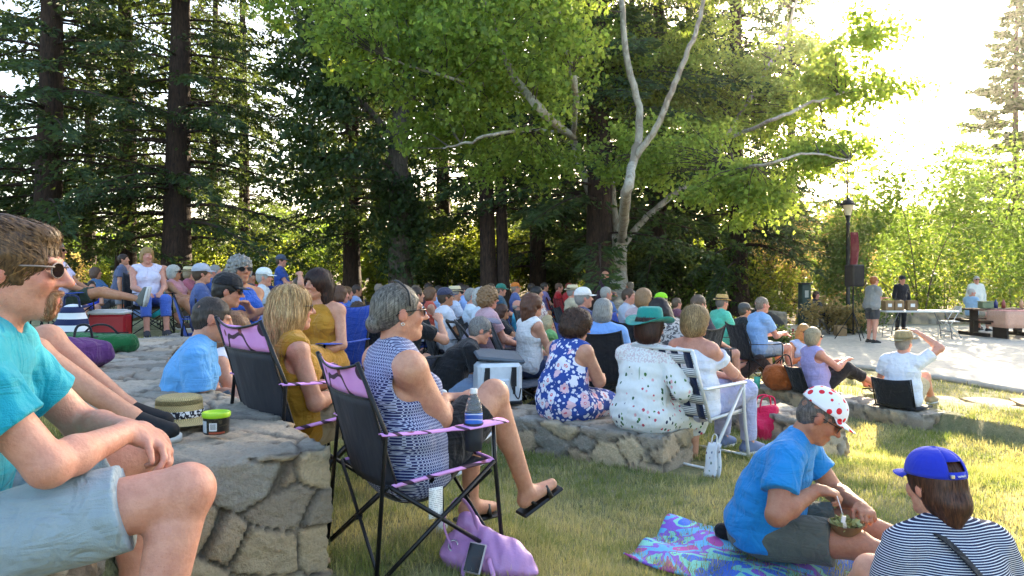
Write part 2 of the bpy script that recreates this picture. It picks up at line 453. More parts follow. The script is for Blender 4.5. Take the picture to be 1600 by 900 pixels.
def face_dirs(yaw, pitch, roll=0):
    M = rotz(R(yaw)) @ roty(-R(pitch)) @ rotx(R(roll)); return M[:, 0], M[:, 1], M[:, 2]
SK = {'pale': 'd9a184', 'mid': 'c69377', 'tan': 'b4815f', 'red': 'cb937d', 'old': 'cf9a80'}
def hair_prims(st, c, hx, hy, hz, extra=None):
    M = np.array([hx, hy, hz]); A = lambda x, y, z: c + hx * x + hy * y + hz * z
    E = lambda p, r, k=.02, op='u': El(A(*p), r, k, M, op)
    fs = lambda z=-.03, x=.155: E((x, 0, z), (.105, .098, .085), .012, 's')
    cr = E((-.014, 0, .029), (.106, .085, .099))
    ears = [E((.004, s * .098, -.03), (.038, .03, .04), .01, 's') for s in (-1, 1)]
    if st == 'short': return [cr, E((-.035, 0, -.02), (.078, .076, .07)), fs(-.02, .14)] + ears
    if st == 'crop':
        return [E((-.012, 0, .029), (.101, .0795, .095)), E((-.03, 0, -.02), (.075, .071, .068)), E((.122, 0, -.04), (.1, .1, .092), .01, 's')] + ears
    if st == 'fringe': return [E((-.025, 0, -.005), (.09, .088, .055)), fs(-.02, .13), E((.02, 0, .1), (.12, .07, .08), .02, 's')] + ears
    if st == 'mop': return [E((-.02, 0, .028), (.11, .09, .097)), E((-.055, 0, -.035), (.07, .08, .07)), E((.045, .0, .085), (.042, .06, .024), .02), E((.145, 0, -.03), (.088, .1, .088), .01, 's')] + [E((.01, s * .1, -.04), (.036, .028, .04), .01, 's') for s in (-1, 1)]
    if st == 'bob': return [E((-.016, 0, .028), (.112, .093, .103)), E((-.035, 0, -.045), (.085, .1, .088), .03), fs(-.035, .15)]
    if st == 'long': return [E((-.016, 0, .028), (.112, .092, .103)), E((-.03, 0, -.05), (.09, .1, .11), .03), Cp(A(-.05, 0, -.05), A(-.075, 0, -.24), .085, .055, .04, 1.45, hy), E((.145, 0, -.06), (.1, .072, .12), .012, 's')]
    if st == 'bun': return [E((-.016, 0, .028), (.104, .082, .097)), E((-.06, 0, -.01), (.06, .065, .06)), E(extra or (-.108, 0, -.04), (.034, .04, .036), .012), fs(-.02, .135)] + ears
    if st == 'curly': return [E((-.016, 0, .036), (.12, .105, .108)), E((-.045, 0, -.03), (.1, .112, .085), .03), fs(-.045, .15)]
    if st == 'wavy': return [E((-.016, 0, .03), (.12, .105, .11)), E((-.045, .072, -.08), (.045, .036, .11), .03), E((-.045, -.072, -.08), (.045, .036, .11), .03), Cp(A(-.06, 0, -.03), A(-.08, 0, -.18), .08, .05, .03, 1.3, hy), E((.15, 0, -.06), (.105, .072, .12), .012, 's')]
    if st == 'pony': return [E((-.016, 0, .028), (.106, .086, .1)), E((-.05, 0, -.035), (.075, .08, .075)), Cp(A(-.09, 0, -.06), A(-.08, .01, -.11), .05, .036, .03), fs(-.02, .14)]
    return []

def headwear(kind, cfg, c, hx, hy, hz, root, near):
    M = np.array([hx, hy, hz]).T; A = lambda x, y, z: c + hx * x + hy * y + hz * z
    n = 40 if near else 16
    if kind == 'cap':
        mat = cfg if not isinstance(cfg, dict) else cfg['mat']; back = isinstance(cfg, dict) and cfg.get('back')
        b = MB(); o = A(-.01, 0, .045); S = V(.112, .092, .098)
        rows = 12; g = []
        for i in range(rows + 1):
            th = PI / 2 * (1 - i / rows); row = []
            for j in range(n + 1):
                w = 2 * PI * j / n; rr = math.cos(th) ** .8
                zz = math.sin(th)
                if back and abs(w - PI) < .5 and i <= 3: pass
                row.append(o + M @ (V(rr * math.cos(w), rr * math.sin(w), zz) * S))
            g.append(row)
        g = g[::-1]
        if back:   # leave the adjuster opening at the back
            j0, j1 = int(n * .43), int(n * .57)
            b.sheet([r[:j0 + 1] for r in g], .0025); b.sheet([r[j1:] for r in g], .0025); b.sheet([r[j0:j1 + 1] for r in g[5:]], .0025)
            b.sheet([r[j0:j1 + 1] for r in g[:3]], .003)
        else: b.sheet(g, .0025)
        b.lathe(A(-.01, 0, .142), [(.001, .006), (.007, .004), (.008, 0)], 10, axis=M)
        g = []
        for i in range(7):
            row = []
            for j in range(13):
                w = (-1 + 2 * j / 12) * 1.12; e = i / 6
                p = V(math.cos(w) * S[0], math.sin(w) * S[1], 0); out = V(1, 0, -.18 if not (isinstance(cfg, dict) and cfg.get('up')) else .5) * .07 * e * (math.cos(w * 1.25) ** .5 if abs(w * 1.25) < PI / 2 else 0)
                row.append(o + M @ (p * (1 + .0 * e) + out - V(0, 0, .012 * e * (abs(w)) ** 2)))
            g.append(row)
        h = b.build('cap', mat, root); q = MB(); q.sheet(g, .003); q.build('cap_brim', mat if not isinstance(cfg, dict) else cfg.get('brim', mat), h)
        return h
    mat, band, up = cfg[0], cfg[1], cfg[2] if len(cfg) > 2 else .1
    crown = cfg[3] if len(cfg) > 3 else .1; bw = cfg[4] if len(cfg) > 4 else .075
    o = A(-.008, 0, .05); b = MB(); g = []
    for (r, z) in [(1 + bw / .1, 0), (1 + bw / .15, -.006), (1.12, .0), (1.03, .004), (1.0, .02), (.96, crown * .6), (.88, crown * .9), (.7, crown), (.4, crown * .93), (.02, crown * .88)]:
        row = []
        for j in range(n + 1):
            w = 2 * PI * j / n; rr = r if r < 1.1 else r
            zz = z + (0 if r < 1.1 else up * (r - 1.1) * (abs(math.sin(w)) ** 2 - .35) * .25) * 1
            if r < .9: zz -= .02 * (1 - abs(math.sin(w))) * (r > .3) * 0
            row.append(o + M @ V(rr * .108 * math.cos(w), rr * .09 * math.sin(w) if r <= 1 else math.sin(w) * (.09 + (r - 1) * .1), zz))
        g.append(row)
    b.sheet(g, .003); h = b.build('hat', mat, root)
    if band is not None:
        q = MB(); q.sheet([[o + M @ V(k * .108 * math.cos(2 * PI * j / n), k * .09 * math.sin(2 * PI * j / n), z) for j in range(n + 1)] for k, z in ((1.06, .008), (1.04, .032))][::-1], -.002)
        q.build('hat_band', band, h)
    return h

def glasses(c, hx, hy, hz, root, dark='120d10', frame='1a1512', near=False, drop=0., fw=1.0):
    A = lambda x, y, z: c + hx * x + hy * y + hz * z
    b = MB(); M = np.array([hx, hy, hz]).T
    for s in (-1, 1):
        b.tube([A(.098, s * .062, .012 + drop), A(.06, s * .079, .012 + drop), A(-.02, s * .083, .008 + drop), A(-.04, s * .08, -.008 + drop)], .0022 * fw, 6)
    b.tube([A(.106, -.012, .012 + drop), A(.109, 0, .015 + drop), A(.106, .012, .012 + drop)], .002 * fw, 6)
    for s in (-1, 1):
        ring = [A(.104 - .012 * abs(math.cos(w) * .5 + .5) * 1, s * (.037 + .027 * math.cos(w)), drop + .004 + .018 * math.sin(w)) for w in np.linspace(0, 2 * PI, 19)]
        b.tube(ring, .0018 * fw, 5)
    g = b.build('sunglasses', plain(frame, .3), root)
    q = MB()
    for s in (-1, 1):
        v = [A(.1045 - .006, s * .037, drop + .004)] + [A(.104 - .012 * abs(math.cos(w) * .5 + .5), s * (.037 + .026 * math.cos(w)), drop + .004 + .017 * math.sin(w)) for w in np.linspace(0, 2 * PI, 17)[:-1]]
        q.add(v, [(0, 1 + i, 1 + (i + 1) % 16) for i in range(16)])
        q.add([p + hx * .0015 for p in v], [(0, 1 + (i + 1) % 16, 1 + i) for i in range(16)])
    k_ = 'lens' + dark
    if k_ not in _mc: z = NT('lens'); z.pbr(hexc(dark), .22, Specular_IOR_Level=.12); _mc[k_] = z.m
    q.build('lens', _mc[k_], g); return g

def person(label, loc, yaw, pose='chair', sc=1.0, fat=1.0, bust=0, lean=None, hunch=8, twist=0, kn=None, kr=None, an=None, ar=None, hz=None,
           lh=None, rh=None, lp=(-.5, .6, -.6), rp=(-.5, -.6, -.6), head=(0, 0, 0), nf=.03, top=('tee', '888888'), bot=('shorts', '555555'), hair=('short', '4a3424'), hat=None,
           gl=None, skin='mid', shoes='222222', cell=.012, full=None, group=None, extra=None, beard=None, open_eyes=False, hcurl=.5, hd=None, hm=1.0, flatfoot=False, wr=1.0, tint=None, legs=True, sho=.185):
    po = POSES[pose]; lean = po['lean'] if lean is None else lean; hz_ = po['hz'] if hz is None else hz
    near = cell <= .0085; full = near if full is None else full
    root = thing('person', label, 'person', loc, R(yaw), group); root.scale = (sc,) * 3
    d_ = lambda a: V(math.sin(R(a)), 0, math.cos(R(a)))
    u1, u2 = d_(lean), d_(lean + hunch); Pc = V(0, 0, hz_)
    lat = V(-math.sin(R(twist)), math.cos(R(twist)), 0); f2 = nrm(np.cross(lat, u2)); f1 = nrm(np.cross(V(0, 1, 0), u1))
    latm = nrm(V(0, 1, 0) + lat)
    W = Pc + u1 * .15; Ch = W + u2 * .16; Nk = Ch + u2 * .17
    hx, hy, hzv = face_dirs(head[0], head[1], head[2] if len(head) > 2 else 0)
    Hc = Nk + nrm(u2 * .5 + hzv * .5 + V(0, 0, .3)) * .115 + hzv * .04 + hx * nf
    fm = wr
    B = []; T = {}
    def torso(t, g=1.0):
        fa = fat * g
        o = [Cp(Pc, W, .112 * fa + t, .103 * fa + t, .05, 1.42, V(0, 1, 0)), Cp(W, Ch, .103 * fa + t, .112 + t, .05, 1.4, latm),
             Cp(Ch, Ch + u2 * .085, .112 + t, .088 + t, .05, 1.5 * sho / .185, lat)]
        if fat > 1.08: o.append(El(W - u1 * .03 + f1 * .05 * fat, (.1 * fat + t, .145 * fat + t, .13 + t), .06, np.array([f1, V(0, 1, 0), u1])))
        if bust: o += [El(Ch + f2 * .082 + lat * s * .078 - u2 * .0, (.066 * bust + t, .068 * bust + t, .07 * bust + t), .035) for s in (-1, 1)]
        return o
    def shl(t): return [Cp(Ch + u2 * .115 - lat * (sho - .035), Ch + u2 * .115 + lat * (sho - .035), .056 + t, k=.05)] + [Cp(Nk + u2 * .005 + lat * s * .03, Ch + u2 * .125 + lat * s * (sho - .03), .046 + t, .05 + t, .03) for s in (-1, 1)]
    def pel(t): return [El(Pc - u1 * .01, (.12 * fat + t, .172 * fat + t, .112 + t), .04), El(Pc - f1 * .05 - u1 * .03, (.1 * fat + t, .16 * fat + t, .095 + t), .04)]
    B += torso(0) + shl(0) + pel(0)
    M = np.array([hx, hy, hzv]); A = lambda x, y, z: Hc + hx * x + hy * y + hzv * z
    B.append(Cp(Nk - u2 * .03, A(-.022, 0, -.05), .058 * (1 + (fat - 1) * .4), .053, .03))
    HD = [El(A(-.014, 0, .028), (.098, .077, .092), .02, M), El(A(.02, 0, -.03), (.071, .061, .088), .03, M)]
    HD += [Cp(A(.062, 0, -.092), A(-.012, s * .048, -.058), .02, .022, .025) for s in (-1, 1)] + [El(A(.074, 0, -.099), (.018, .02, .016), .015, M)]
    if cell <= .014:
        HD += [Cp(A(.088, 0, .022), A(.110, 0, -.02), .008, .012, .012), El(A(.116, 0, -.026), (.0135, .012, .0115), .008, M)] + [El(A(.098, s * .012, -.03), (.011, .0085, .008), .007, M) for s in (-1, 1)]
        HD += [El(A(.08, s * .026, .026), (.014, .024, .011), .014, M) for s in (-1, 1)] + [El(A(.064, s * .036, -.025), (.024, .022, .024), .02, M) for s in (-1, 1)]
        HD += [El(A(.097, s * .033, .005), (.018, .017, .012), .012, M, 's') for s in (-1, 1)]
        HD += [El(A(.088, 0, -.062), (.012, .024, .0065), .008, M), El(A(.086, 0, -.074), (.012, .021, .0075), .008, M)]
    else: HD += [Cp(A(.088, 0, .012), A(.106, 0, -.024), .011, .014, .012)]
    HD += [El(A(-.01, s * .079, -.006), (.019, .009, .031), .008, M) for s in (-1, 1)]
    B += HD
    # arms
    S = {}; E_ = {}; Wr = {}; sleeves = {}
    for s, tgt, pole in ((1, lh, lp), (-1, rh, rp)):
        Sh = Ch + u2 * .112 + lat * s * sho
        k_ = V((kn if s > 0 or kr is None else kr) or po['kn']); 
        if tgt is None:
            tgt = V(.3, s * .1, hz_ + .1) if pose != 'stand' else V(.06, s * .27, .82)
            if pose in ('ground', 'low'): tgt = V(k_[0] - .08, s * .1, k_[2] + .06)
        el, wr_ = ik(Sh, V(tgt), .285, .25, V(pole)); S[s], E_[s], Wr[s] = Sh, el, wr_
        am = fm * (1 + (fat - 1) * .5)
        B.append(El(Sh, (.054 * am,) * 3, .03)); B.append(Cp(Sh, el, .05 * am, .041 * am, .02)); m = el * .7 + wr_ * .3
        B += [Cp(el, m, .041 * am, .04 * am, .02), Cp(m, wr_, .04 * am, .0265, .02)]
        hdir = nrm(wr_ - el)
        if hd and hd.get(s): hdir = nrm(V(hd[s]))
        up = nrm(V(0, 0, 1) - (V(0, 0, 1) @ hdir) * hdir) if abs(hdir[2]) < .9 else nrm(V(1, 0, 0))
        if full: B += hand_prims(wr_, hdir, V(hd[s + 10]) if hd and hd.get(s + 10) else up, V(0, -s, 0) + V(.2, 0, .2), hm, hcurl, .45)
        else:
            mm = np.array([hdir, np.cross(up, hdir), up]); B.append(El(wr_ + hdir * .05, (.055, .04, .02), .015, mm)); ls = np.cross(up, hdir)
            for q in (-.03, -.01, .01, .03): B.append(Cp(wr_ + hdir * .08 + ls * q, wr_ + hdir * (.15 - abs(q) * .5) + ls * q * 1.1 - up * .03, .0115, .0105, .002))
            B.append(Cp(wr_ + hdir * .02 - ls * s * .025, wr_ + hdir * .08 - ls * s * .055 - up * .01, .014, .011, .008))
    # legs
    hip, kne, ank, fd = {}, {}, {}, {}
    for s in (1, -1):
        K = V((kn if s > 0 or kr is None else kr) or po['kn']); a_ = V((an if s > 0 or ar is None else ar) or po['an'])
        if kr is None and s < 0: K = K * V(1, -1, 1)
        if ar is None and s < 0: a_ = a_ * V(1, -1, 1)
        H = Pc + V(.02, s * .088, -.025); hip[s], kne[s], ank[s] = H, K, a_
        l = nrm(a_ - K); fd[s] = nrm(np.cross(l, V(0, 1, 0)))
        if a_[2] < .14 and l[2] < -.3 or pose == 'wall' or flatfoot: fd[s] = nrm(V(1, s * .12, -.02))
        if not legs: continue
        lf = 1 + (fat - 1) * .55
        B += [Cp(H, K, .086 * lf, .06 * lf, .03), El(K + V(0, 0, .0), (.058 * lf,) * 3, .02), Cp(K, a_, .054 * lf, .036, .02)]
        cb = nrm(-fd[s] + 0 * l); B.append(Cp(K * .82 + a_ * .18 + cb * .022, K * .52 + a_ * .48 + cb * .018, .046 * lf, .034 * lf, .03))
        B.append(El(a_, (.037,) * 3, .015))
        l = nrm(l - (l @ fd[s]) * fd[s])
        B += [Cp(a_ + l * .035 - fd[s] * .03, a_ + l * .05 + fd[s] * .14, .034, .026, .03), Cp(a_ + l * .02 + fd[s] * .02, a_ + l * .045 + fd[s] * .1, .034, .026, .02)]
        if near and shoes == 'bare' : B += [Cp(a_ + l * .055 + fd[s] * .14 + V(0, 1, 0) * q, a_ + l * .062 + fd[s] * (.185 - abs(q - s * .02) * .5) + V(0, 1, 0) * q, .012, .01, .004) for q in (-.03, -.01, .01, .03)]
    v, q = polygonize(B, cell)
    # natural tints of the skin: lips, cheeks, ears, stubble
    X = (v - Hc) @ M.T; col = np.ones((len(v), 3)); w = lambda c, r: np.exp(-(((X - V(c)) / V(r)) ** 2).sum(-1))[:, None]
    col *= 1 - w((.095, 0, -.068), (.02, .026, .010)) * V(.12, .48, .42)
    for s in (-1, 1): col *= 1 - w((.07, s * .045, -.02), (.04, .025, .025)) * V(.0, .22, .2); col *= 1 - w((-.01, s * .082, -.006), (.03, .02, .035)) * V(.02, .25, .22)
    col *= 1 - w((.112, 0, -.025), (.02, .016, .016)) * V(.0, .25, .22)
    if tint == 'stubble': col *= 1 - np.clip(w((.06, 0, -.09), (.06, .07, .035)), 0, 1) * V(.35, .3, .25)
    if hair and hair[0] in ('short', 'crop', 'fringe', 'mop') and cell < .014:
        hc_ = V(hexc(hair[1]))
    if cell <= .014:
        for s in (-1, 1): col *= 1 - w((.085, s * .034, .028), (.02, .02, .0055)) * V(.6, .62, .6) * (0 if gl and near else 1)
    body = raw_mesh('body', v, q, skinmat(SK.get(skin, skin)), root, col=col)
    # clothing
    def cm(m): return cloth(m) if isinstance(m, str) or isinstance(m, tuple) else m
    st, m = top[0], cm(top[1]); t = .011 if near else .013
    if st:
        AM = fm * (1 + (fat - 1) * .5)
        TP = torso(t + .003) + [El(Pc - f1 * .045 + u1 * .02, (.108 * fat + t + .01, .166 * fat + t + .01, .12), .04)] + [Cp(Pc - u1 * .02, W, .124 * fat + t, .108 * fat + t, .04, 1.42, V(0, 1, 0))]
        rib = []
        if st in ('tee', 'long', 'off'):
            TP += shl(t) if st != 'off' else []
            fr = {'tee': .6, 'off': .55}.get(st)
            for s in (1, -1):
                if fr: TP.append(Cp(S[s] if st != 'off' else S[s] * .7 + E_[s] * .3, S[s] * (1 - fr) + E_[s] * fr, .050 * AM + t + .006, .046 * AM + t + .012, .03, cb=True, ca=st == 'off'))
                else:
                    TP += [Cp(S[s], E_[s], .05 * AM + t + .005, .042 * AM + t + .004, .03), Cp(E_[s], E_[s] * (.08) + Wr[s] * .92, .042 * AM + t + .004, .034 + t, .02, cb=True)]
            TP += [Cp(Nk - u2 * .02, Nk + u2 * .028, .064 + t, .055 + t * .6, .02, cb=True)] if st != 'off' else [Pl(Ch + u2 * .118, u2)]
            if st != 'off': TP.append(El(Nk + u2 * .052 + f2 * .03, (.06, .06, .045), .008, op='s'))
        elif st == 'tank':
            TP += shl(t)
            for s in (1, -1): TP.append(Cp(S[s] - lat * s * .012 - V(0, 0, .05), S[s] + lat * s * .2 + V(0, 0, .02), .075, .12, .01, op='s'))
            TP.append(El(Nk + u2 * .04 + f2 * .04, (.085, .075, .07), .01, op='s'))
        elif st == 'strap':
            TP += [Pl(Ch + u2 * .05, u2)]
            for s in (1, -1): TP += [Cp(Ch + u2 * .03 + lat * s * .085 + f2 * .1, Ch + u2 * .165 + lat * s * .085, .009, op='u', k=.004), Cp(Ch + u2 * .165 + lat * s * .085, Ch + u2 * .03 + lat * s * .085 - f2 * .1, .009, k=.004)]
        if st != 'strap': TP.append(Pl(Pc - u1 * (.085 if pose != 'stand' else .09), -u1))
        dsp = (lambda X: (wob(X, .010, 13, len(label) % 7) + wob(X * (1, 1, 2.2), .004, 21, 3) - .004) if near else wob(X, .006, 17, len(label) % 7) - .002)
        if len(top) > 2 and top[2] == 'dress':
            km = (kne[1] + kne[-1]) / 2
            TP = [q_ for q_ in TP if q_['t'] != 'p'] + pel(t + .008) + [Cp(Pc + V(.03, 0, -.01), Pc * .12 + km * .88 , .11 * fat + t, .085 + t, .05, 1.75, V(0, 1, 0), cb=False)]
            TP += [Cp(hip[s] + V(0, s * .012, .01), kne[s], .118 * (1 + (fat - 1) * .55) + t, .078 * fat + t, .03) for s in (1, -1)]
            if pose == 'wall': TP += [El(V(.10, s * .15, hz_ - .03), (.14, .105, .105), .03) for s in (1, -1)] + [Cp(km * .9, km * 1.04 + V(0, 0, -.12), .10, .11, .06, 1.9, V(0, 1, 0), cb=True), Cp(Pc + V(0, 0, -.04), km + V(0, 0, -.03), .12 * fat, .10, .05, 1.7, V(0, 1, 0))]
            if pose == 'stand': TP += [Cp(Pc, V(.02, 0, .42), .12 * fat, .16, .05, 1.35, V(0, 1, 0), cb=True)]
        v2, q2 = polygonize(TP, cell * (1 if near else 1), dsp)
        shirt = raw_mesh('dress' if len(top) > 2 and top[2] == 'dress' else 'shirt', v2, q2, m, root); T['shirt'] = shirt
    st, m = bot[0], bot[1]
    if st and legs:
        m = cm(m); BP = pel(.012) + [Cp(Pc, Pc + u1 * .06, .118 * fat + .004, k=.03, s=1.42, n=V(0, 1, 0)), Pl(Pc + u1 * .075, u1)]
        fr = {'shorts': .74, 'pants': 1, 'capri': 1, 'mini': .5}.get(st, .8); lf = 1 + (fat - 1) * .55
        for s in (1, -1):
            H, K, a_ = hip[s], kne[s], ank[s]
            if fr < 1: BP.append(Cp(H, H * (1 - fr) + K * fr, .1 * lf + .006, .083 * lf + .014, .02, cb=True))
            else:
                e = .95 if st == 'pants' else .55
                BP += [Cp(H, K, .1 * lf, .076 * lf, .02), Cp(K, K * (1 - e) + a_ * e, .074 * lf, .062 if st == 'pants' else .07 * lf, .02, cb=True)]
        v2, q2 = polygonize(BP, cell, lambda X: wob(X, .005, 19, 3) - .001)
        raw_mesh({'shorts': 'shorts', 'mini': 'shorts'}.get(st, 'trousers'), v2, q2, m, root)
    if shoes and shoes != 'bare' and legs:
        for s in (1, -1):
            a_, f_ = ank[s], fd[s]; l = nrm(a_ - kne[s]); l = nrm(l - (l @ f_) * f_); y_ = np.cross(l, f_)
            if shoes == 'sandal':
                z = MB(); z.box(a_ + l * .085 + f_ * .05, (.25, .085, .018), np.array([f_, y_, l]).T, .008); z.tube([a_ + l * .08 + f_ * .09 + y_ * .045, a_ + l * .03 + f_ * .095 + y_ * .02, a_ + l * .03 + f_ * .095 - y_ * .02, a_ + l * .08 + f_ * .09 - y_ * .045], .012, 6)
                z.tube([a_ + l * .06 + f_ * .0 + y_ * .045, a_ - l * .005 - f_ * .035, a_ + l * .06 + f_ * .0 - y_ * .045], .008, 6); z.build('shoe', plain('14110f', .5), root); continue
            SP = [Cp(a_ + l * .055 - f_ * .04, a_ + l * .06 + f_ * .145, .044, .036, .03, 1.05, y_), Cp(a_ + l * .01 - f_ * .01, a_ + l * .045 + f_ * .1, .044, .034, .02), Pl(a_ + l * .078, l), Cp(a_ - l * .1 + f_ * .0, a_ - l * .012, .034, .03, .005, op='s')]
            v2, q2 = polygonize(SP, max(cell * .8, .006)); sh = raw_mesh('shoe', v2, q2, plain(shoes, .8), root)
            z = MB(); pr = []
            for w in np.linspace(0, 2 * PI, 25)[:-1]:
                x_ = math.cos(w); pr.append(a_ + f_ * (.052 + .138 * x_) + y_ * (.046 * math.sin(w) * (1 + .12 * x_)))
            lo, hi = [p + l * .098 for p in pr], [p + l * .074 for p in pr]
            z.add(lo + hi, [(i, (i + 1) % 24, 24 + (i + 1) % 24, 24 + i) for i in range(24)] + [tuple(range(24))[::-1], tuple(range(24, 48))]); z.build('sole', plain('d8d6d0', .7), sh)
    # hair
    if hair and hair[0] != 'bald':
        stl, hc = hair[0], hair[1]; HP = hair_prims(stl, Hc, hx, hy, hzv, extra)
        nzs = {'curly': .018, 'wavy': .006, 'mop': .008}.get(stl, .004)
        v2, q2 = polygonize(HP, min(cell, .012), lambda X: wob(X, nzs, 60 if stl != 'curly' else 95, 2))
        vv = [v2]; ff = [q2]; cc = [np.full((len(v2), 3), .8)]; n0 = len(v2)
        if near:
            crown = A(-.03, 0, .12)
            def flow(p):
                X_ = (p - Hc) @ M.T
                if stl == 'bun': d = (A(*(extra or (-.12, 0, -.03))) - p)
                elif stl == 'mop': d = hx * 1.2 - hzv * .25 + (p - crown) * 3 + np.sign(X_[:, 1])[:, None] * hy * .5; d = np.where((X_[:, 2] < .03)[:, None], -hx * .8 - hzv * 1.0, d)
                elif stl in ('crop', 'short'): d = (p - crown) * 8 + hx * .6 - hzv * .3; d = np.where((X_[:, 2] < .03)[:, None], -hzv * 1.0 - hx * .5, d)
                else: d = (p - crown) * 4 - V(0, 0, 1) * 1.0
                return nrm_rows(d)
            n, stp, ln, wd, off, jit = {'mop': (1900, 8, .010, .0016, (-.001, .007), .2), 'crop': (2600, 3, .005, .0011, (.0, .003), .3), 'short': (2400, 4, .008, .0013, (0, .005), .3), 'bun': (3600, 10, .013, .001, (-.0005, .0025), .06),
                                        'curly': (2600, 7, .008, .0022, (.0, .02), 1.5), 'bob': (2300, 12, .013, .0017, (-.001, .012), .2), 'long': (2600, 17, .018, .0018, (-.002, .012), .11), 'wavy': (1700, 15, .017, .002, (0, .008), .25), 'pony': (1600, 10, .014, .0016, (0, .004), .12), 'fringe': (900, 5, .008, .0013, (0, .004), .2)}.get(stl, (1200, 8, .01, .0016, (0, .004), .1))
            rs = strands(HP, n, lambda v_: np.ones(len(v_), bool), flow, stp, ln, wd, off, 5, jit)
            if rs: vv.append(rs[0]); ff.append(rs[1] + n0); cc.append(rs[2])
        raw_mesh('hair', np.vstack(vv), np.vstack(ff), hairmat(hc, hair[2] if len(hair) > 2 else None), root, col=np.vstack(cc))
    if beard:
        BP = [El(A(.072, 0, -.098), (.02, .023, .022), .01, M), El(A(.094, 0, -.052), (.01, .026, .007), .008, M), El(A(.086, .022, -.075), (.011, .008, .024), .01, M), El(A(.086, -.022, -.075), (.011, .008, .024), .01, M), El(A(.098, 0, -.068), (.02, .018, .008), .004, M, 's')]
        v2, q2 = polygonize(BP, .004, lambda X: wob(X, .002, 160, 2)); vv, ff, cc = [v2], [q2], [np.ones((len(v2), 3))]
        rs = strands(BP, 900, lambda v_: np.ones(len(v_), bool), lambda p: np.tile(-hzv + hx * .25, (len(p), 1)), 4, .006, .0008, (0, .004), 3, .4, .006)
        vv.append(rs[0]); ff.append(rs[1] + len(v2)); cc.append(rs[2]); raw_mesh('beard', np.vstack(vv), np.vstack(ff), hairmat(*beard), root, col=np.vstack(cc))
    if open_eyes:
        for s in (-1, 1):
            z = MB(); z.lathe(A(.0795, s * .033, .005), [(.0001, .0125), (.008, .0097), (.0122, .003), (.0122, -.003), (.008, -.0097), (.0001, -.0125)], 12); e = z.build('eye', plain('d9d2cc', .2), root)
            z = MB(); z.lathe(A(.0915, s * .033, .0045), [(.0062, .0), (.0001, .0016)], 12, axis=np.array([hy, hzv, hx]).T); z.build('iris', plain('2a1a12', .15), e)
    if gl: 
        g_ = gl if isinstance(gl, dict) else {}
        glasses(Hc, hx, hy, hzv, root, near=near, fw=1 if near else 1.6, **g_)
    if hat: headwear(hat[0], hat[1], Hc, hx, hy, hzv, root, near)
    info = dict(root=root, S=S, E=E_, W=Wr, Hc=Hc, hx=hx, hy=hy, hz=hzv, Pc=Pc, Ch=Ch, Nk=Nk, u1=u1, u2=u2, f2=f2, f1=f1, lat=lat, kn=kne, an=ank, hip=hip, fd=fd)
    info['wld'] = lambda p: np.asarray(loc) + rotz(R(yaw)) @ (V(p) * sc)
    return info
def nrm_rows(d): return d / (np.linalg.norm(d, axis=-1, keepdims=True) + 1e-9)
# ------------------------------------------------------------ camera, light
scene = bpy.context.scene
cam = bpy.data.cameras.new('camera'); co_ = bpy.data.objects.new('camera', cam); C.objects.link(co_)
co_.location = (0, 0, CAMZ); co_.rotation_euler = (R(90), 0, 0); cam.sensor_width = 36; cam.lens = 36 * F / 1600
cam.shift_y = -(450 - HY) / 1600; cam.clip_end = 3000; cam.clip_start = .05; scene.camera = co_
SUN_AZ, SUN_EL = math.atan2((1320 - CX) / F, 1), math.atan2((HY - 15) / F, math.hypot(1, (1320 - CX) / F))
w = bpy.data.worlds.new('World'); scene.world = w; w.use_nodes = True; t_ = w.node_tree
sky = t_.nodes.new('ShaderNodeTexSky'); sky.sky_type = 'NISHITA'; sky.sun_disc = False; sky.sun_elevation = SUN_EL; sky.sun_rotation = SUN_AZ
sky.air_density = 1.0; sky.dust_density = 2.2; sky.ozone_density = 1.0; sky.altitude = 50
t_.links.new(sky.outputs[0], t_.nodes['Background'].inputs[0]); t_.nodes['Background'].inputs[1].default_value = SKY_STR
L = bpy.data.lights.new('sun', 'SUN'); L.energy = SUN_STR; L.angle = R(.5); L.color = (1, .84, .58)
sdir = V(math.sin(SUN_AZ) * math.cos(SUN_EL), math.cos(SUN_AZ) * math.cos(SUN_EL), math.sin(SUN_EL))
lo_ = bpy.data.objects.new('sun', L); C.objects.link(lo_); lo_.rotation_euler = Vector(sdir).to_track_quat('Z', 'Y').to_euler()
vs = scene.view_settings; vs.view_transform = 'Standard'; vs.look = 'None'; vs.gamma = 1; vs.exposure = EXPO; vs.use_curve_mapping = False
scene.render.engine = 'CYCLES'; cy = scene.cycles; cy.use_denoising = True; cy.max_bounces = 8; cy.transparent_max_bounces = 8; cy.diffuse_bounces = 4; cy.caustics_reflective = cy.caustics_refractive = False
cy.sample_clamp_indirect = 6; cy.use_adaptive_sampling = True; cy.adaptive_threshold = .02
try: cy.denoiser = 'OPENIMAGEDENOISE'
except Exception: pass

def pn(x, y, s, seed=0):
    a, b = x * s + seed * 3.1, y * s - seed * 1.7
    return (np.sin(a + 1.7 * np.sin(b * .8 + 1)) + np.sin(b * 1.3 + 1.9 * np.sin(a * .9)) + .6 * np.sin(2.3 * a + 1.3 * np.sin(1.9 * b)) + .6 * np.sin(2.7 * b + 1.1 * np.sin(2.2 * a))) / 3.2

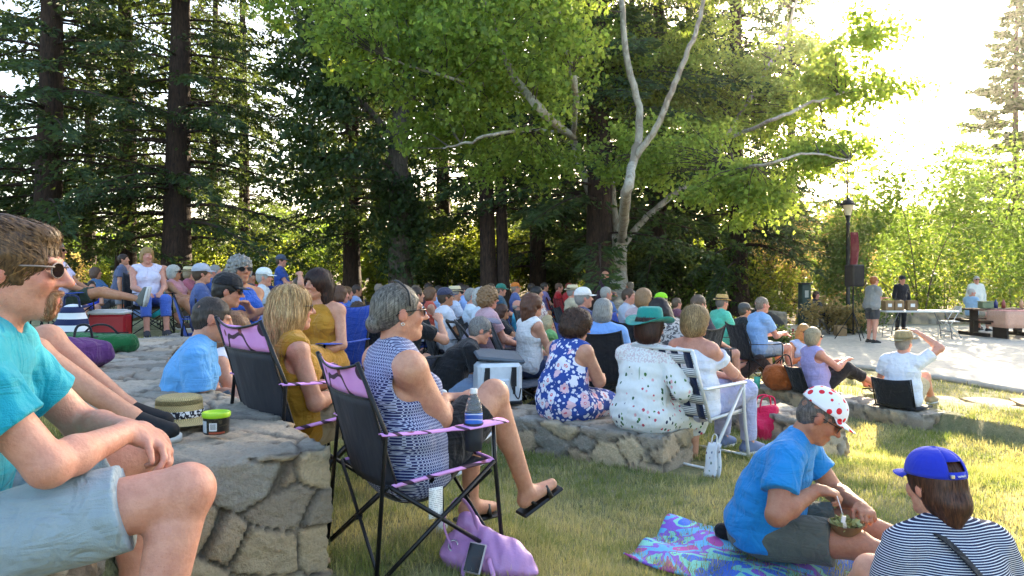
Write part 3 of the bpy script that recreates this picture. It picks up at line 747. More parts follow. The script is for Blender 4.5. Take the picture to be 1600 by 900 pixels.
# ------------------------------------------------------------ ground
def grid_xy(xs, ys):
    X, Y = np.meshgrid(xs, ys); n, m = X.shape; i = np.arange(n - 1)[:, None] * m + np.arange(m - 1)[None]
    return X.ravel(), Y.ravel(), np.stack([i, i + 1, i + m + 1, i + m], -1).reshape(-1, 4)
def axis_pts(knots):
    o = []
    for (a, b, st) in knots: o += list(np.arange(a, b, st))
    return np.array(o + [knots[-1][1]])
gx = axis_pts([(-260, -60, 20), (-60, -20, 4), (-20, -8, 1), (-8, 8, .09), (8, 20, .5), (20, 60, 4), (60, 260, 20)])
gy = axis_pts([(-20, 0, 2), (0, 14, .09), (14, 26, .5), (26, 60, 3), (60, 400, 20)])
X, Y, q = grid_xy(gx, gy)
k = NT('lawn'); co = k.coord()
n1 = k.noise(co, 1.6, 5, .7, .6); n2 = k.noise(co, 14, 5, .7); n3 = k.noise(co, 90, 3, .6)
gcol = k.mix(k.ramp(n1, [(.38, (0, 0, 0)), (.62, (1, 1, 1))]), (.13, .17, .05), (.42, .38, .2))
gcol = k.mix(k.ramp(n2, [(.3, (0, 0, 0)), (.7, (1, 1, 1))]), gcol, k.mix(.5, gcol, (.3, .25, .12)))
gcol = k.mix(k.ramp(n3, [(.3, (0, 0, 0)), (.6, (1, 1, 1))]), k.mix(.5, gcol, (.05, .045, .02)), gcol)
yy = k.xyz(co)
duff = k.mix(n2, (.09, .06, .035), (.22, .16, .085))
far = k.n('ShaderNodeMapRange', inp={0: k.math('MULTIPLY_ADD', n1, 4, yy[1]), 1: 20.5, 2: 23.5}).outputs[0]
gcol = k.mix(far, gcol, duff)
lawn_m = k.pbr(gcol, .95, k.bump(k.math('ADD', n3, k.math('MULTIPLY', n2, 2)), .8, .03))
tag(raw_mesh('ground', np.stack([X, Y, G(X, Y)], 1), q, lawn_m), kind='structure')

# paved plaza
edge = sp([(a, b, 0) for a, b in PLZ], 8)
pv = [(p[0], p[1], -.6) for p in edge] + [(60, 3, -.6), (60, 26, -.6)]
b = MB(); nE = len(edge)
rows = []
for p in edge:
    y_ = p[1]; rows.append([(p[0] + (40 - p[0]) * (j / 24) ** 1.5, y_, -.6) for j in range(25)])
rows = rows[::-1]
g_ = np.array(rows); b.sheet(g_[:, ::-1], .06)
k = NT('paving'); co = k.coord(); n1 = k.noise(co, .6, 5, .6); n2 = k.noise(co, 8, 6, .7); n3 = k.noise(co, 120, 2)
pc = k.mix(n1, (.56, .49, .39), (.68, .60, .49)); pc = k.mix(k.ramp(n2, [(.4, (0, 0, 0)), (.75, (1, 1, 1))]), pc, (.28, .25, .21)); pc = k.mix(k.math('MULTIPLY', n3, .4), pc, (.5, .46, .4))
br = k.n('ShaderNodeTexBrick', inp={'Vector': co, 'Scale': 1, 'Mortar Size': .012, 'Brick Width': 3, 'Row Height': 3, 'Color1': (1, 1, 1, 1), 'Color2': (.94, .94, .94, 1), 'Mortar': (.45, .42, .38, 1)}); br.offset = 0
pave_m = k.pbr(k.mix(1, pc, br.outputs[0], 'MULTIPLY'), .85, k.bump(n3, .3, .004))
tag(b.build('plaza_paving', pave_m), kind='structure')

# ------------------------------------------------------------ stone walls
def vor3(p, size, seed=0):
    p = np.asarray(p) / np.asarray(size); i0 = np.floor(p).astype(int); f1 = np.full(len(p), 9.); f2 = np.full(len(p), 9.); idd = np.zeros(len(p))
    for dx in (-1, 0, 1):
        for dy in (-1, 0, 1):
            for dz in (-1, 0, 1):
                c = i0 + (dx, dy, dz); h = (c[:, 0] * 73856093) ^ (c[:, 1] * 19349663) ^ (c[:, 2] * 83492791) ^ (seed * 7919)
                r = [(((h * m) & 0xffff) / 65535.) for m in (2654435761, 40503, 97531)]
                q_ = c + .5 + .8 * (np.stack(r, 1) - .5); d = np.sqrt(((q_ - p) ** 2).sum(1)); u = r[0] * .37 + r[1] * .63
                m = d < f1; f2 = np.where(m, f1, np.minimum(f2, d)); idd = np.where(m, u, idd); f1 = np.where(m, d, f1)
    return f2 - f1, idd
k = NT('stone'); co = k.coord(); a_ = k.attr(); n1 = k.noise(co, 11, 6, .65, .4); n2 = k.noise(co, 70, 5, .65); n3 = k.noise(co, 3, 3)
sc_ = k.mix(n1, k.mix(1, a_, (.72, .68, .66), 'MULTIPLY'), k.mix(1, a_, (1.22, 1.2, 1.12), 'MULTIPLY'))
sc_ = k.mix(k.ramp(n2, [(.45, (0, 0, 0)), (.7, (.55, .55, .55))]), sc_, k.mix(1, a_, (.6, .58, .56), 'MULTIPLY'))
sc_ = k.mix(k.ramp(k.noise(co, 5, 5, .6), [(.56, (0, 0, 0)), (.66, (.5, .5, .5))]), sc_, (.16, .17, .13))
stone_m = k.pbr(sc_, .88, k.bump(k.math('ADD', k.math('MULTIPLY', k.noise(co, 26, 6, .75), 1.5), k.math('ADD', n1, n2)), .9, .014))
PAL = np.array([(.46, .35, .23), (.53, .41, .26), (.36, .30, .23), (.58, .46, .30), (.48, .37, .25), (.38, .35, .30)])
TOPP = np.array([(.40, .37, .31), (.46, .41, .34), (.33, .31, .27), (.50, .42, .32), (.40, .38, .34)])
def wall(path, width, top, depth, label, steps, group='low curved stone seat walls', size=(.27, .27, .16), seed=1, amp=.03):
    pts = [V(a[0], a[1], 0) for a in path]; cl = sp(pts, 16); cl = np.array(cl)
    L = np.concatenate([[0], np.cumsum(np.linalg.norm(np.diff(cl, axis=0), axis=1))]); us = []; u = 0
    while u < L[-1]:
        us.append(u); y = np.interp(u, L, cl[:, 1]); u += max(.011, steps * y)
    us.append(L[-1]); us = np.array(us)
    c = np.stack([np.interp(us, L, cl[:, i]) for i in range(3)], 1); t = np.gradient(c, axis=0); t /= np.linalg.norm(t, axis=1, keepdims=True); nl = np.stack([-t[:, 1], t[:, 0], t[:, 2] * 0], 1)
    st = max(.012, steps * path[0][1] if path[0][1] < path[-1][1] else steps * path[-1][1]); nh = max(4, int(depth / st)); nw = max(6, int(width / st)); h = width / 2
    tz = top if callable(top) else (lambda x, y: top)
    prof = [(-h, -depth + depth * i / nh, -1, 0) for i in range(nh)] + [(-h, 0, -.7, .7)] + [(-h + width * i / nw, 0, 0, 1) for i in range(1, nw)] + [(h, 0, .7, .7)] + [(h, -depth * i / nh, 1, 0) for i in range(1, nh + 1)]
    prof = prof[::-1]; m = len(prof); n = len(us); Vv = np.zeros((n, m, 3)); Nn = np.zeros((n, m, 3))
    for j, (o, z, no, nz) in enumerate(prof):
        Vv[:, j] = c + nl * o; Vv[:, j, 2] = tz(c[:, 0], c[:, 1]) + z; Nn[:, j] = nl * no; Nn[:, j, 2] = nz
    Nn[0] -= t[0]; Nn[-1] += t[-1]; Nn[0] /= np.linalg.norm(Nn[0], axis=1, keepdims=True); Nn[-1] /= np.linalg.norm(Nn[-1], axis=1, keepdims=True)
    i = np.arange(n - 1)[:, None] * m + np.arange(m - 1)[None]; F4 = [np.stack([i, i + 1, i + m + 1, i + m], -1).reshape(-1, 4)]
    VV = [Vv.reshape(-1, 3)]; NN = [Nn.reshape(-1, 3)]; off = n * m
    for e, sg in ((0, -1), (n - 1, 1)):
        g = np.zeros((nh + 1, nw + 1, 3)); gn = np.zeros_like(g); gn[...] = t[e] * sg
        for a in range(nh + 1):
            for b_ in range(nw + 1):
                g[a, b_] = c[e] + nl[e] * (-h + width * b_ / nw); g[a, b_, 2] = tz(c[e, 0], c[e, 1]) - depth * a / nh
        gn[:, 0] -= nl[e]; gn[:, -1] += nl[e]; gn[0, :, 2] += 1; gn /= np.linalg.norm(gn, axis=-1, keepdims=True)
        gn[0, 0] = nrm(t[e] * sg - nl[e] * .7 + V(0, 0, .7)); gn[0, -1] = nrm(t[e] * sg + nl[e] * .7 + V(0, 0, .7))
        Nn2 = gn.reshape(-1, 3); w_ = nw + 1; i = np.arange(nh)[:, None] * w_ + np.arange(nw)[None]; f = np.stack([i, i + 1, i + w_ + 1, i + w_], -1).reshape(-1, 4)
        F4.append((f if sg > 0 else f[:, ::-1]) + off); VV.append(g.reshape(-1, 3)); NN.append(Nn2); off += w_ * (nh + 1)
    v = np.vstack(VV); nn = np.vstack(NN); wv = v + .035 * np.stack([np.sin(v[:, 1] * 9 + v[:, 2] * 7), np.sin(v[:, 0] * 8 + 1), np.sin(v[:, 0] * 7 + v[:, 1] * 5) * .7], 1)
    e, idd = vor3(wv, size, seed); isT = nn[:, 2] > .6
    e2, id2 = vor3(wv * (1, 1, 0) + (0, 0, 5), (.42, .36, 1), seed + 3); e = np.where(isT, e2, e); idd = np.where(isT, id2, idd)
    lift = ss(.0, .07, e); d = lift * amp * np.where(isT, .55, 1.3) + (idd * 7.3 % 1 - .5) * amp * np.where(isT, .4, 1.1) * lift + .006 * np.sin(v[:, 0] * 57 + 3 * np.sin(v[:, 2] * 49)) * np.sin(v[:, 1] * 61 + v[:, 2] * 53) + .004 * np.sin(v[:, 0] * 31 + v[:, 2] * 40) * np.sin(v[:, 1] * 37)
    v = v + nn * (d - amp * .6)[:, None]
    pal = np.where(isT[:, None], TOPP[(idd * 9.7 % 1 * len(TOPP)).astype(int) % len(TOPP)], PAL[(idd * 13.3 % 1 * len(PAL)).astype(int) % len(PAL)]) * (.85 + .35 * (idd * 5.1 % 1))[:, None]
    mort_shade = 1 - ss(.02, .07, e); col = pal * (1 - mort_shade[:, None]) + V(.20, .17, .135) * mort_shade[:, None]  # mortar joints, with the crevice shadow painted into their darker colour
    o = raw_mesh('stone_wall', v, np.vstack(F4), stone_m, col=col); return tag(o, label, 'stone wall', group)
wall(WALL1[:7], .66, lambda x, y: .47 - .17 * ss(7, 10.5, y), .75, 'tall stone seat wall at the left, straw hat and snack tub on its end', .0045)
wall(WALL2, .5, -.03, .6, 'low stone seat wall with two women in patterned dresses sitting on it', .004, seed=4)
wall(WALL3, .5, -.44, .6, 'long low stone wall at the right with two black ground chairs on it', .004, seed=6, size=(.34, .34, .13))
wall(WALL4, .55, -.12, .6, 'short stone wall end behind the man in the polka dot cap', .004, seed=8)
wall([(-2.1, 1.72), (-1.2, 1.9)], .8, .37, .7, 'stone block seat under the man in the teal shirt', .012, seed=9)

# flagstone steps let into the lawn
def flags(cx, cy, L_, W_, rz, z, label, seed, name='flagstone_path'):
    r = np.random.default_rng(seed); b = MB(); M = rotz(rz); n = max(2, int(L_ / .5)); m = max(1, int(W_ / .45))
    for i in range(n):
        for j in range(m):
            c = V((i + .5) / n * L_ - L_ / 2, (j + .5) / m * W_ - W_ / 2, 0) + V(*(r.uniform(-.04, .04, 2)), 0)
            w = np.linspace(0, 2 * PI, 10)[:-1]; rad = np.clip(r.uniform(.85, 1.12, 9), 0, 1.1) * 1.1; pr = [c + V(math.copysign(abs(math.cos(a)) ** .6, math.cos(a)) * L_ / n / 2 * q_ * .93, math.copysign(abs(math.sin(a)) ** .6, math.sin(a)) * W_ / m / 2 * q_ * .93, 0) for a, q_ in zip(w, rad)]
            hi = [p + V(0, 0, r.uniform(.0, .008)) for p in pr]; lo = [p * 1 - V(0, 0, .08) for p in pr]; cc = PAL[r.integers(len(PAL))] * r.uniform(.95, 1.25)
            b.add([p @ M.T for p in hi + lo], [tuple(range(9))] + [(q_, 9 + q_, 9 + (q_ + 1) % 9, (q_ + 1) % 9) for q_ in range(9)], smooth=False, col=cc)
    o = b.build(name, stone_m, loc=(cx, cy, z), color=True); return tag(o, kind='structure')
flags(6.15, 9.35, 2.7, 1.2, R(-10), g1(6.2, 9.4) + .035, '', 3)

# ------------------------------------------------------------ grass blades
def inwall(x, y):
    m = np.zeros(len(x), bool)
    for W_, h in ((WALL1, .36), (WALL2, .27), (WALL3, .27), (WALL4, .3)): m |= np.abs(seg_sd(W_, x, y)) < h
    m |= (seg_sd(PLZ, x, y) > .02) & (y < 30)
    for (cx, cy, L_, W_) in ((6.15, 9.35, 2.8, 1.2),): m |= (np.abs(x - cx) < L_ / 2) & (np.abs(y - cy - (cx - x) * .15) < W_ / 2) & (np.random.default_rng(1).random(len(x)) < .93)
    return m
def blades(n, ymin, ymax, dens_pow, seed, hgt, wid):
    r = np.random.default_rng(seed); y = ymin * (ymax / ymin) ** (r.random(n) ** dens_pow); x = (r.random(n) * 1.56 - .78) * y + r.normal(0, .02, n)
    keep = ~inwall(x, y) & (x > -4.9); keep &= ~((x < -1.1) & (y < 2.6)); x, y = x[keep], y[keep]; n = len(x)
    pat = pn(x, y, 2.3) * .5 + pn(x, y, 7, 2) * .35 + pn(x, y, 19, 5) * .3; tuft = pn(x, y, 31, 3)
    h = hgt * (.3 + .6 * r.random(n) ** 1.5 + .6 * tuft.clip(0, 1) + .35 * pn(x, y, 9, 7).clip(0, 1)) * (1 + .05 * y); wd = wid * (.5 + y * .22) * r.uniform(.6, 1.3, n)
    az = r.uniform(0, 2 * PI, n) + 1.5 * tuft; tl = r.uniform(.25, 1.35, n); z = G(x, y)
    b0 = np.stack([x, y, z - .004], 1); dr = np.stack([np.cos(az), np.sin(az), np.zeros(n)], 1); sd = np.stack([-np.sin(az), np.cos(az), np.zeros(n)], 1)
    up = np.zeros((n, 3)); up[:, 2] = 1
    m1 = b0 + (up * np.cos(tl * .5)[:, None] + dr * np.sin(tl * .5)[:, None]) * (h * .55)[:, None]; tp = m1 + (up * np.cos(tl)[:, None] + dr * np.sin(tl)[:, None]) * (h * .6)[:, None]
    s = sd * wd[:, None]; v = np.stack([b0 - s, b0 + s, m1 + s * .8, m1 - s * .8, tp], 1).reshape(-1, 3); i = np.arange(n)[:, None] * 5
    f = np.concatenate([np.stack([i, i + 1, i + 2, i + 3], -1).reshape(-1, 4)]); f3 = np.concatenate([i + 3, i + 2, i + 4, i + 4], 1)
    dry = 1 / (1 + np.exp(-(pat * 4.5 + r.normal(0, .9, n) + .15))); g0 = V(.10, .16, .04); g1_ = V(.20, .27, .07); d0 = V(.62, .54, .30)
    gr = g0 + (g1_ - g0) * r.random(n)[:, None]; c = gr * (1 - dry[:, None]) + d0 * dry[:, None] * r.uniform(.7, 1.15, n)[:, None]
    return v, f, i, np.repeat(c, 5, 0)
VV, FF, CC, o_ = [], [], [], 0
for a in ((260000, 2.0, 8.5, .85, 1, .050, .0014), (80000, 4.5, 13, .7, 2, .045, .0013)):
    v, f, i, c = blades(*a); f3 = np.stack([i[:, 0] + 3, i[:, 0] + 2, i[:, 0] + 4], 1); VV.append(v); CC.append(c)
    FF += (f + o_).tolist() + (f3 + o_).tolist(); o_ += len(v)
k = NT('grass_blade'); cA = k.attr()
d1 = k.n('ShaderNodeBsdfDiffuse', inp={0: cA}); tr = k.n('ShaderNodeBsdfTranslucent', inp={0: k.mix(1, cA, (1.3, 1.25, .7), 'MULTIPLY')}); ms = k.n('ShaderNodeMixShader', inp={0: .4, 1: d1.outputs[0], 2: tr.outputs[0]})
k.t.links.new(ms.outputs[0], k.out.inputs[0]); grass_m = k.m
tag(raw_mesh('grass', np.vstack(VV), FF, grass_m, col=np.vstack(CC), smooth=False), 'patchy green and straw coloured mown lawn grass', 'grass', kind='stuff')
# ------------------------------------------------------------ foliage
def leafmat(name, c1, c2, tcol, trans=.5, gloss=.06):
    k = NT(name); a = k.attr(); co = k.coord(); n = k.noise(co, 1.3, 3, .6); c = k.mix(1, k.mix(n, c1, c2), a, 'MULTIPLY')
    d = k.n('ShaderNodeBsdfPrincipled', inp={'Base Color': c, 'Roughness': .55, 'Specular IOR Level': .3}); tr = k.n('ShaderNodeBsdfTranslucent', inp={0: k.mix(1, a, tcol, 'MULTIPLY')})
    ms = k.n('ShaderNodeMixShader', inp={0: trans, 1: d.outputs[0], 2: tr.outputs[0]}); k.t.links.new(ms.outputs[0], k.out.inputs[0]); return k.m
def barkmat(name, c1, c2, sc=(6, 6, 1.2), bs=.8, spots=None):
    k = NT(name); co = k.coord(); n = k.noise(k.map(co, sc), 3, 6, .65, .6); n2 = k.noise(co, 4, 4); c = k.mix(k.ramp(n, [(.35, (0, 0, 0)), (.65, (1, 1, 1))]), c1, c2)
    if spots: c = k.mix(k.ramp(k.noise(k.map(co, (1, 1, .5)), 5, 5, .55, 1.0), [(.50, (0, 0, 0)), (.56, (1, 1, 1))]), c, spots)
    return k.pbr(c, .92, k.bump(k.math('ADD', n, k.math('MULTIPLY', n2, .4)), bs, .05))
redwood_bark = barkmat('redwood_bark', (.02, .013, .01), (.085, .048, .033))
plane_bark = barkmat('plane_bark', (.30, .27, .22), (.50, .46, .38), (4, 4, 2), .3, (.27, .23, .18))
dark_bark = barkmat('bark', (.05, .038, .028), (.14, .11, .08))
needle_m = leafmat('needles', (.022, .05, .022), (.045, .085, .03), (.16, .22, .04), .3)
leaf_a = leafmat('broad_leaves', (.05, .105, .03), (.09, .15, .035), (.24, .36, .04), .45)
leaf_p = leafmat('plane_leaves', (.085, .15, .045), (.13, .20, .055), (.46, .58, .08), .6)
leaf_d = leafmat('dark_leaves', (.028, .055, .022), (.05, .085, .03), (.15, .21, .03), .35)
leaf_y = leafmat('bright_leaves', (.08, .13, .025), (.13, .17, .03), (.42, .48, .05), .55)
leaf_o = leafmat('dry_leaves', (.16, .13, .05), (.24, .18, .07), (.5, .38, .12), .45)

def leaf_quads(c, size, r, droop=.5, asp=.55, dirs=None):
    """c (n,3) centres -> kite shaped leaves with a fold"""
    n = len(c); az = r.uniform(0, 2 * PI, n); el = r.normal(-droop, .5, n)
    d = np.stack([np.cos(az) * np.cos(el), np.sin(az) * np.cos(el), np.sin(el)], 1) if dirs is None else dirs
    u = r.normal(0, 1, (n, 3)); s = np.cross(d, u); s /= np.linalg.norm(s, axis=1, keepdims=True) + 1e-9; sz = size * r.uniform(.6, 1.3, n)[:, None]
    nn = np.cross(d, s) * sz * .12
    v = np.stack([c, c + d * sz * .45 + s * sz * asp * .5 + nn, c + d * sz, c + d * sz * .45 - s * sz * asp * .5 + nn], 1).reshape(-1, 3)
    i = np.arange(n) * 4; return v, np.stack([i, i + 1, i + 2, i + 3], 1)
def vcol(n, r, k=4, lo=.7, hi=1.3):
    a = r.uniform(lo, hi, n); t = r.uniform(.92, 1.1, n); return np.repeat(np.stack([a * t, a, a / t], 1), k, 0)
def trunk_mesh(pts, radii, n=14, flute=.06, seed=0):
    r = random.Random(seed); b = MB(); b.tube(pts, radii, n); v = np.array(b.v[0]); ph = r.random() * 6
    m = len(pts)
    for i in range(m):
        for j in range(n):
            q = v[i * n + j]; c = np.asarray(pts[i], float); w = 2 * PI * j / n
            v[i * n + j] = c + (q - c) * (1 + flute * math.sin(5 * w + ph + i * .15) + flute * .6 * math.sin(9 * w - ph + i * .3))
    b.v[0] = v; return b
def conifer(label, loc, H, rad, z0, spread, seed, nb=120, per=170, leafsz=.22, bark=redwood_bark, leafm=None, group='tall redwoods behind the crowd', name='redwood_tree', twin=0, taper=.6, droop=.35, cat='redwood'):
    r = np.random.default_rng(seed); root = thing(name, label, cat, loc, 0, group)
    b = MB(); hs = np.linspace(-.3, H, 26); pts = [(math.sin(h * .3 + seed) * .08, math.cos(h * .23 + seed) * .08, h) for h in hs]; rr = [rad * (1 - .75 * h / H) * (1 + .45 * math.exp(-max(h, 0) * 1.6)) for h in hs]
    b = trunk_mesh(pts, rr, 18, .05, seed)
    if twin:
        b2 = trunk_mesh([(p[0] + twin, p[1] + .1, p[2]) for p in pts], [q * .8 for q in rr], 14, .05, seed + 1); b.v += b2.v; b.f += [tuple(i + b.n for i in f) for f in b2.f]; b.n += b2.n; b.smooth += b2.smooth; b.mi += b2.mi; b.col += b2.col
    b.build('trunk', bark, root)
    bt = MB(); cs = []; ds = []
    for i in range(nb):
        h = z0 + (H - z0) * (i / nb) ** 1.0 + r.uniform(-.2, .2); fr = (h - z0) / (H - z0); Lb = spread * max(0, 1 - fr) ** taper * r.uniform(.55, 1.15) + .3
        az = r.uniform(0, 2 * PI) if i % 3 else i * 2.4; dr = V(math.cos(az), math.sin(az), 0); c0 = V(math.sin(h * .3 + seed) * .08, math.cos(h * .23 + seed) * .08, h)
        p = [c0 + dr * Lb * t + V(0, 0, 1) * (Lb * (.12 * t - droop * t * t * 1.3 + .12 * t ** 3)) for t in np.linspace(0, 1, 7)]
        bt.tube(p, [max(.006, .035 * (1 - t) * Lb / 3) for t in np.linspace(0, 1, 7)], 4, caps=False)
        n = int(per * (Lb / spread + .15)); t = r.uniform(.12, 1, n) ** .8; pa = np.array(p); q = np.stack([np.interp(t, np.linspace(0, 1, 7), pa[:, k_]) for k_ in range(3)], 1)
        sdv = V(-dr[1], dr[0], 0); w = (r.uniform(-1, 1, n)) * (.62 * (1 - t * .75)) * min(Lb * .45, 1.3); q += sdv * w[:, None] + dr * (np.abs(w) * .35)[:, None] - V(0, 0, 1) * (np.abs(w) * r.uniform(.1, .75, n))[:, None] + r.normal(0, .05, (n, 3))
        d = dr * .6 + sdv * np.sign(w)[:, None] * .8 - V(0, 0, 1) * r.uniform(.0, .9, n)[:, None] + r.normal(0, .25, (n, 3)); cs.append(q); ds.append(nrm_rows(d))
    bt.build('branches', bark, root); c = np.vstack(cs); d = np.vstack(ds); v, f = leaf_quads(c, leafsz, r, asp=.42, dirs=d)
    raw_mesh('crown', v, f, leafm or needle_m, root, col=vcol(len(c), r, 4, .6, 1.35), smooth=False); return root
def shrub(label, loc, size, seed, leafm, n=2600, leafsz=.14, name='bush', cat='bush', group=None, lumps=9, bark=dark_bark, stems=5, flowers=None, hollow=.35, core=True):
    r = np.random.default_rng(seed); root = thing(name, label, cat, loc, 0, group); size = V(size); lc = []
    b = MB()
    for i in range(lumps):
        a = r.uniform(0, 2 * PI); q = math.sqrt(r.uniform(0, 1)) * .62; lc.append((V(math.cos(a) * q * size[0], math.sin(a) * q * size[1], size[2] * r.uniform(.22, .82) * (1 - .25 * q)), r.uniform(.26, .46)))
        if i < stems: b.tube(sp([(0.04 * math.cos(a), .04 * math.sin(a), -.1), lc[-1][0] * (.35, .35, .5), lc[-1][0]], 4), [.03 + .012 * size[2]] + [.02 * (1 - j / 9) + .008 for j in range(8)], 6)
    b.build('stems', bark, root); cs = []
    for c, q in lc:
        m = int(n / lumps); d = r.normal(0, 1, (m, 3)); d /= np.linalg.norm(d, axis=1, keepdims=True); rad = (hollow + (1 - hollow) * r.random(m) ** .6) * r.choice([.8, 1, 1.15], m)
        p = c + d * rad[:, None] * size * q * (1, 1, .85); nz = pn(p[:, 0] * 1.0 + c[0], p[:, 2] + p[:, 1], 5 / max(size.max(), .8) + 2, seed); cs.append(p[nz > -.3])
    c = np.vstack(cs); c = c[c[:, 2] > .02]; v, f = leaf_quads(c, leafsz, r, .3, .62); raw_mesh('leaves', v, f, leafm, root, col=vcol(len(c), r), smooth=False)
    if flowers:
        cf = c[r.integers(0, len(c), flowers[1])] + r.normal(0, .03, (flowers[1], 3)) + V(0, 0, .03); vv, ff, o = [], [], 0
        for k_ in range(5): v, f = leaf_quads(cf + r.normal(0, .02, cf.shape), flowers[2], r, -.3, .9); vv.append(v); ff.append(f + o); o += len(v)
        raw_mesh('blossom', np.vstack(vv), np.vstack(ff), plain(flowers[0], .7, nz=.1), root, smooth=False)
    return root
def broadleaf(label, loc, limbs, blobs, leafm, n, leafsz, bark, seed, name='plane_tree', cat='tree', per=34, crad=.38, thr=-.35, group=None, trunkn=12):
    """limbs: list of (points, r0, r1); blobs: (centre, radii, weight)"""
    r = np.random.default_rng(seed); root = thing(name, label, cat, loc, 0, group); loc = V(loc); nodes = []
    for i, (pts, r0, r1) in enumerate(limbs):
        p = sp([V(q) - loc for q in pts], 7); m = len(p); wz = np.array(p) + r.normal(0, .012, (m, 3)) * (np.arange(m)[:, None] > 0)
        rad = [r0 + (r1 - r0) * (j / (m - 1)) ** .8 for j in range(m)]; bm = trunk_mesh(list(wz), rad, trunkn if i == 0 else 9, .05, seed + i); bm.build('trunk' if i == 0 else 'limb', bark, root); nodes += list(wz[m // 4:])
    nodes = np.array(nodes); wts = np.array([b_[2] for b_ in blobs], float); wts /= wts.sum(); cl = []
    for (c, q, _), w_ in zip(blobs, wts):
        m = int(n * w_); d = r.normal(0, 1, (m, 3)); d /= np.linalg.norm(d, axis=1, keepdims=True); p = V(c) - loc + d * (r.random(m)[:, None] ** .42) * V(q); cl.append(p)
    cl = np.vstack(cl); nz = pn(cl[:, 0] + cl[:, 1] * .5, cl[:, 2] - cl[:, 1] * .4, 1.9, seed); cl = cl[nz > thr]; tw = MB(); cs = []
    for p in cl:
        j = np.argmin(((nodes - p) ** 2).sum(1) + 1.5 * np.maximum(0, nodes[:, 2] - p[2]) ** 2); a = nodes[j]; D = np.linalg.norm(p - a)
        if D > .35 and r.random() < .5: tw.tube([a, a * .5 + p * .5 + r.normal(0, .06, 3) + V(0, 0, .05 * D), p], [.016, .01, .004], 4, caps=False)
    tw.build('twigs', dark_bark, root)
    for p in cl: cs.append(p + r.normal(0, 1, (per, 3)) * crad * r.uniform(.5, 1.1) * V(.55, .55, .42))
    c = np.vstack(cs); v, f = leaf_quads(c, leafsz, r, .55, .8); raw_mesh('crown', v, f, leafm, root, col=vcol(len(c), r), smooth=False); return root

# redwoods: two master trees, the rest are copies (px of trunk, depth, scale)
sides = ['at the far left edge', 'second from the left', 'behind the seated child']
g_red = 'tall redwoods behind the crowd'
RW = [(75, 24, 1.0, 'thick dark redwood at the far left behind the man in the teal shirt'), (195, 29, .9, 'slimmer dark redwood standing between the two thick redwoods on the left'),
      (280, 25, 1.0, 'thick straight redwood rising right behind the man in the cream hat'), (552, 29, .85, 'dark redwood above the black hair of the seated woman, left of the ivy clad tree'),
      (838, 33, .8, 'thin redwood trunk between the twin trunked redwood and the pale plane tree'), (932, 24, 1.15, 'broad reddish redwood trunk directly behind the pale plane tree'),
      (1027, 31, .95, 'greyish redwood just right of the pale plane tree'), (1075, 36, .8, 'narrow dark redwood deep in shade right of the pale plane tree'), (1152, 29, .85, 'bare reddish redwood trunk left of the sunlit shrubs and lamp post'),
      (-110, 27, 1, 'redwood just outside the left edge whose branches reach into the picture'), (380, 42, .8, 'distant redwood seen between the thick left redwood and its neighbour'), (1235, 40, .75, 'far redwood half hidden by the right side of the plane tree crown'),
 (140, 40, .8, 'farther redwood between the first and second trunks'), (335, 37, .62, 'low bushy redwood right of the third trunk'), (590, 40, 1.0, 'farther redwood behind the ivy clad tree'), (690, 37, 1.0, 'farther redwood between the ivy clad tree and the twin redwood'), (885, 38, .9, 'farther redwood between the thin trunk and the broad reddish trunk'), (985, 42, 1.0, 'farther redwood directly behind the plane tree trunk'), (1110, 38, .85, 'farther redwood left of the bare reddish trunk')]
m1 = conifer(RW[0][3], at(RW[0][0], RW[0][1]), 21, .46, 2.3, 5.3, 11, nb=165, per=190)
m2 = conifer(RW[1][3], at(RW[1][0], RW[1][1]), 22, .40, 2.8, 4.8, 12, nb=175, per=190)
for i, (px, d, s, lab) in enumerate(RW[2:]):
    dup((m1, m2)[i % 2], at(px, d), 1.3 * i + .7, lab, sc=(s, s, 1))
conifer('twin trunked redwood with two reddish stems rising side by side in the middle', at(762, 25), 21, .28, 3.6, 4.4, 15, twin=.5, nb=150, per=170)
# conifer at the right edge, far off
conifer('tall open conifer standing alone against the bright sky at the right edge', at(1588, 48), 19, .3, 1.5, 5.2, 21, nb=170, per=260, leafsz=.36, name='conifer_tree', group=None, taper=.8, droop=.1, cat='conifer')
conifer('slim pointed conifer tip in the distance behind the lamp post', at(1325, 60), 11, .2, 1.5, 2.2, 22, nb=60, per=80, leafsz=.3, name='conifer_tree', group=None, taper=.9, cat='conifer')

# ivy clad forked tree
D = 24; tp = lambda px, py, d=D: P(px, py, d)
b0 = at(625, D)
broadleaf('dark forked tree wrapped in ivy with a dense hanging crown, left of centre', b0, [([b0 - V(0, 0, .2), tp(625, 330), tp(622, 250), tp(628, 180)], .42, .3), ([tp(628, 190), tp(610, 130), tp(590, 60), tp(575, -30)], .2, .1), ([tp(628, 185), tp(655, 120), tp(680, 60), tp(690, -40)], .2, .1), ([tp(626, 230), tp(570, 165), tp(510, 120), tp(470, 60)], .14, .05), ([tp(628, 200), tp(630, 120), tp(628, 40), tp(640, -60)], .2, .1)],
          [(tp(510, 120), (1.7, 2, 2.8), 1.0), (tp(520, 250, 23), (1.9, 2, 1.7), .6), (tp(590, 60), (2.4, 2, 2.6), .9), (tp(700, 60), (1.8, 2, 2.4), .7), (tp(625, 330), (.85, .85, 2.2), .55), (tp(560, -60), (3.5, 3, 2.2), 1)], leaf_d, 900, .17, dark_bark, 31, name='ivy_clad_tree', per=42, crad=.5, thr=-.3)

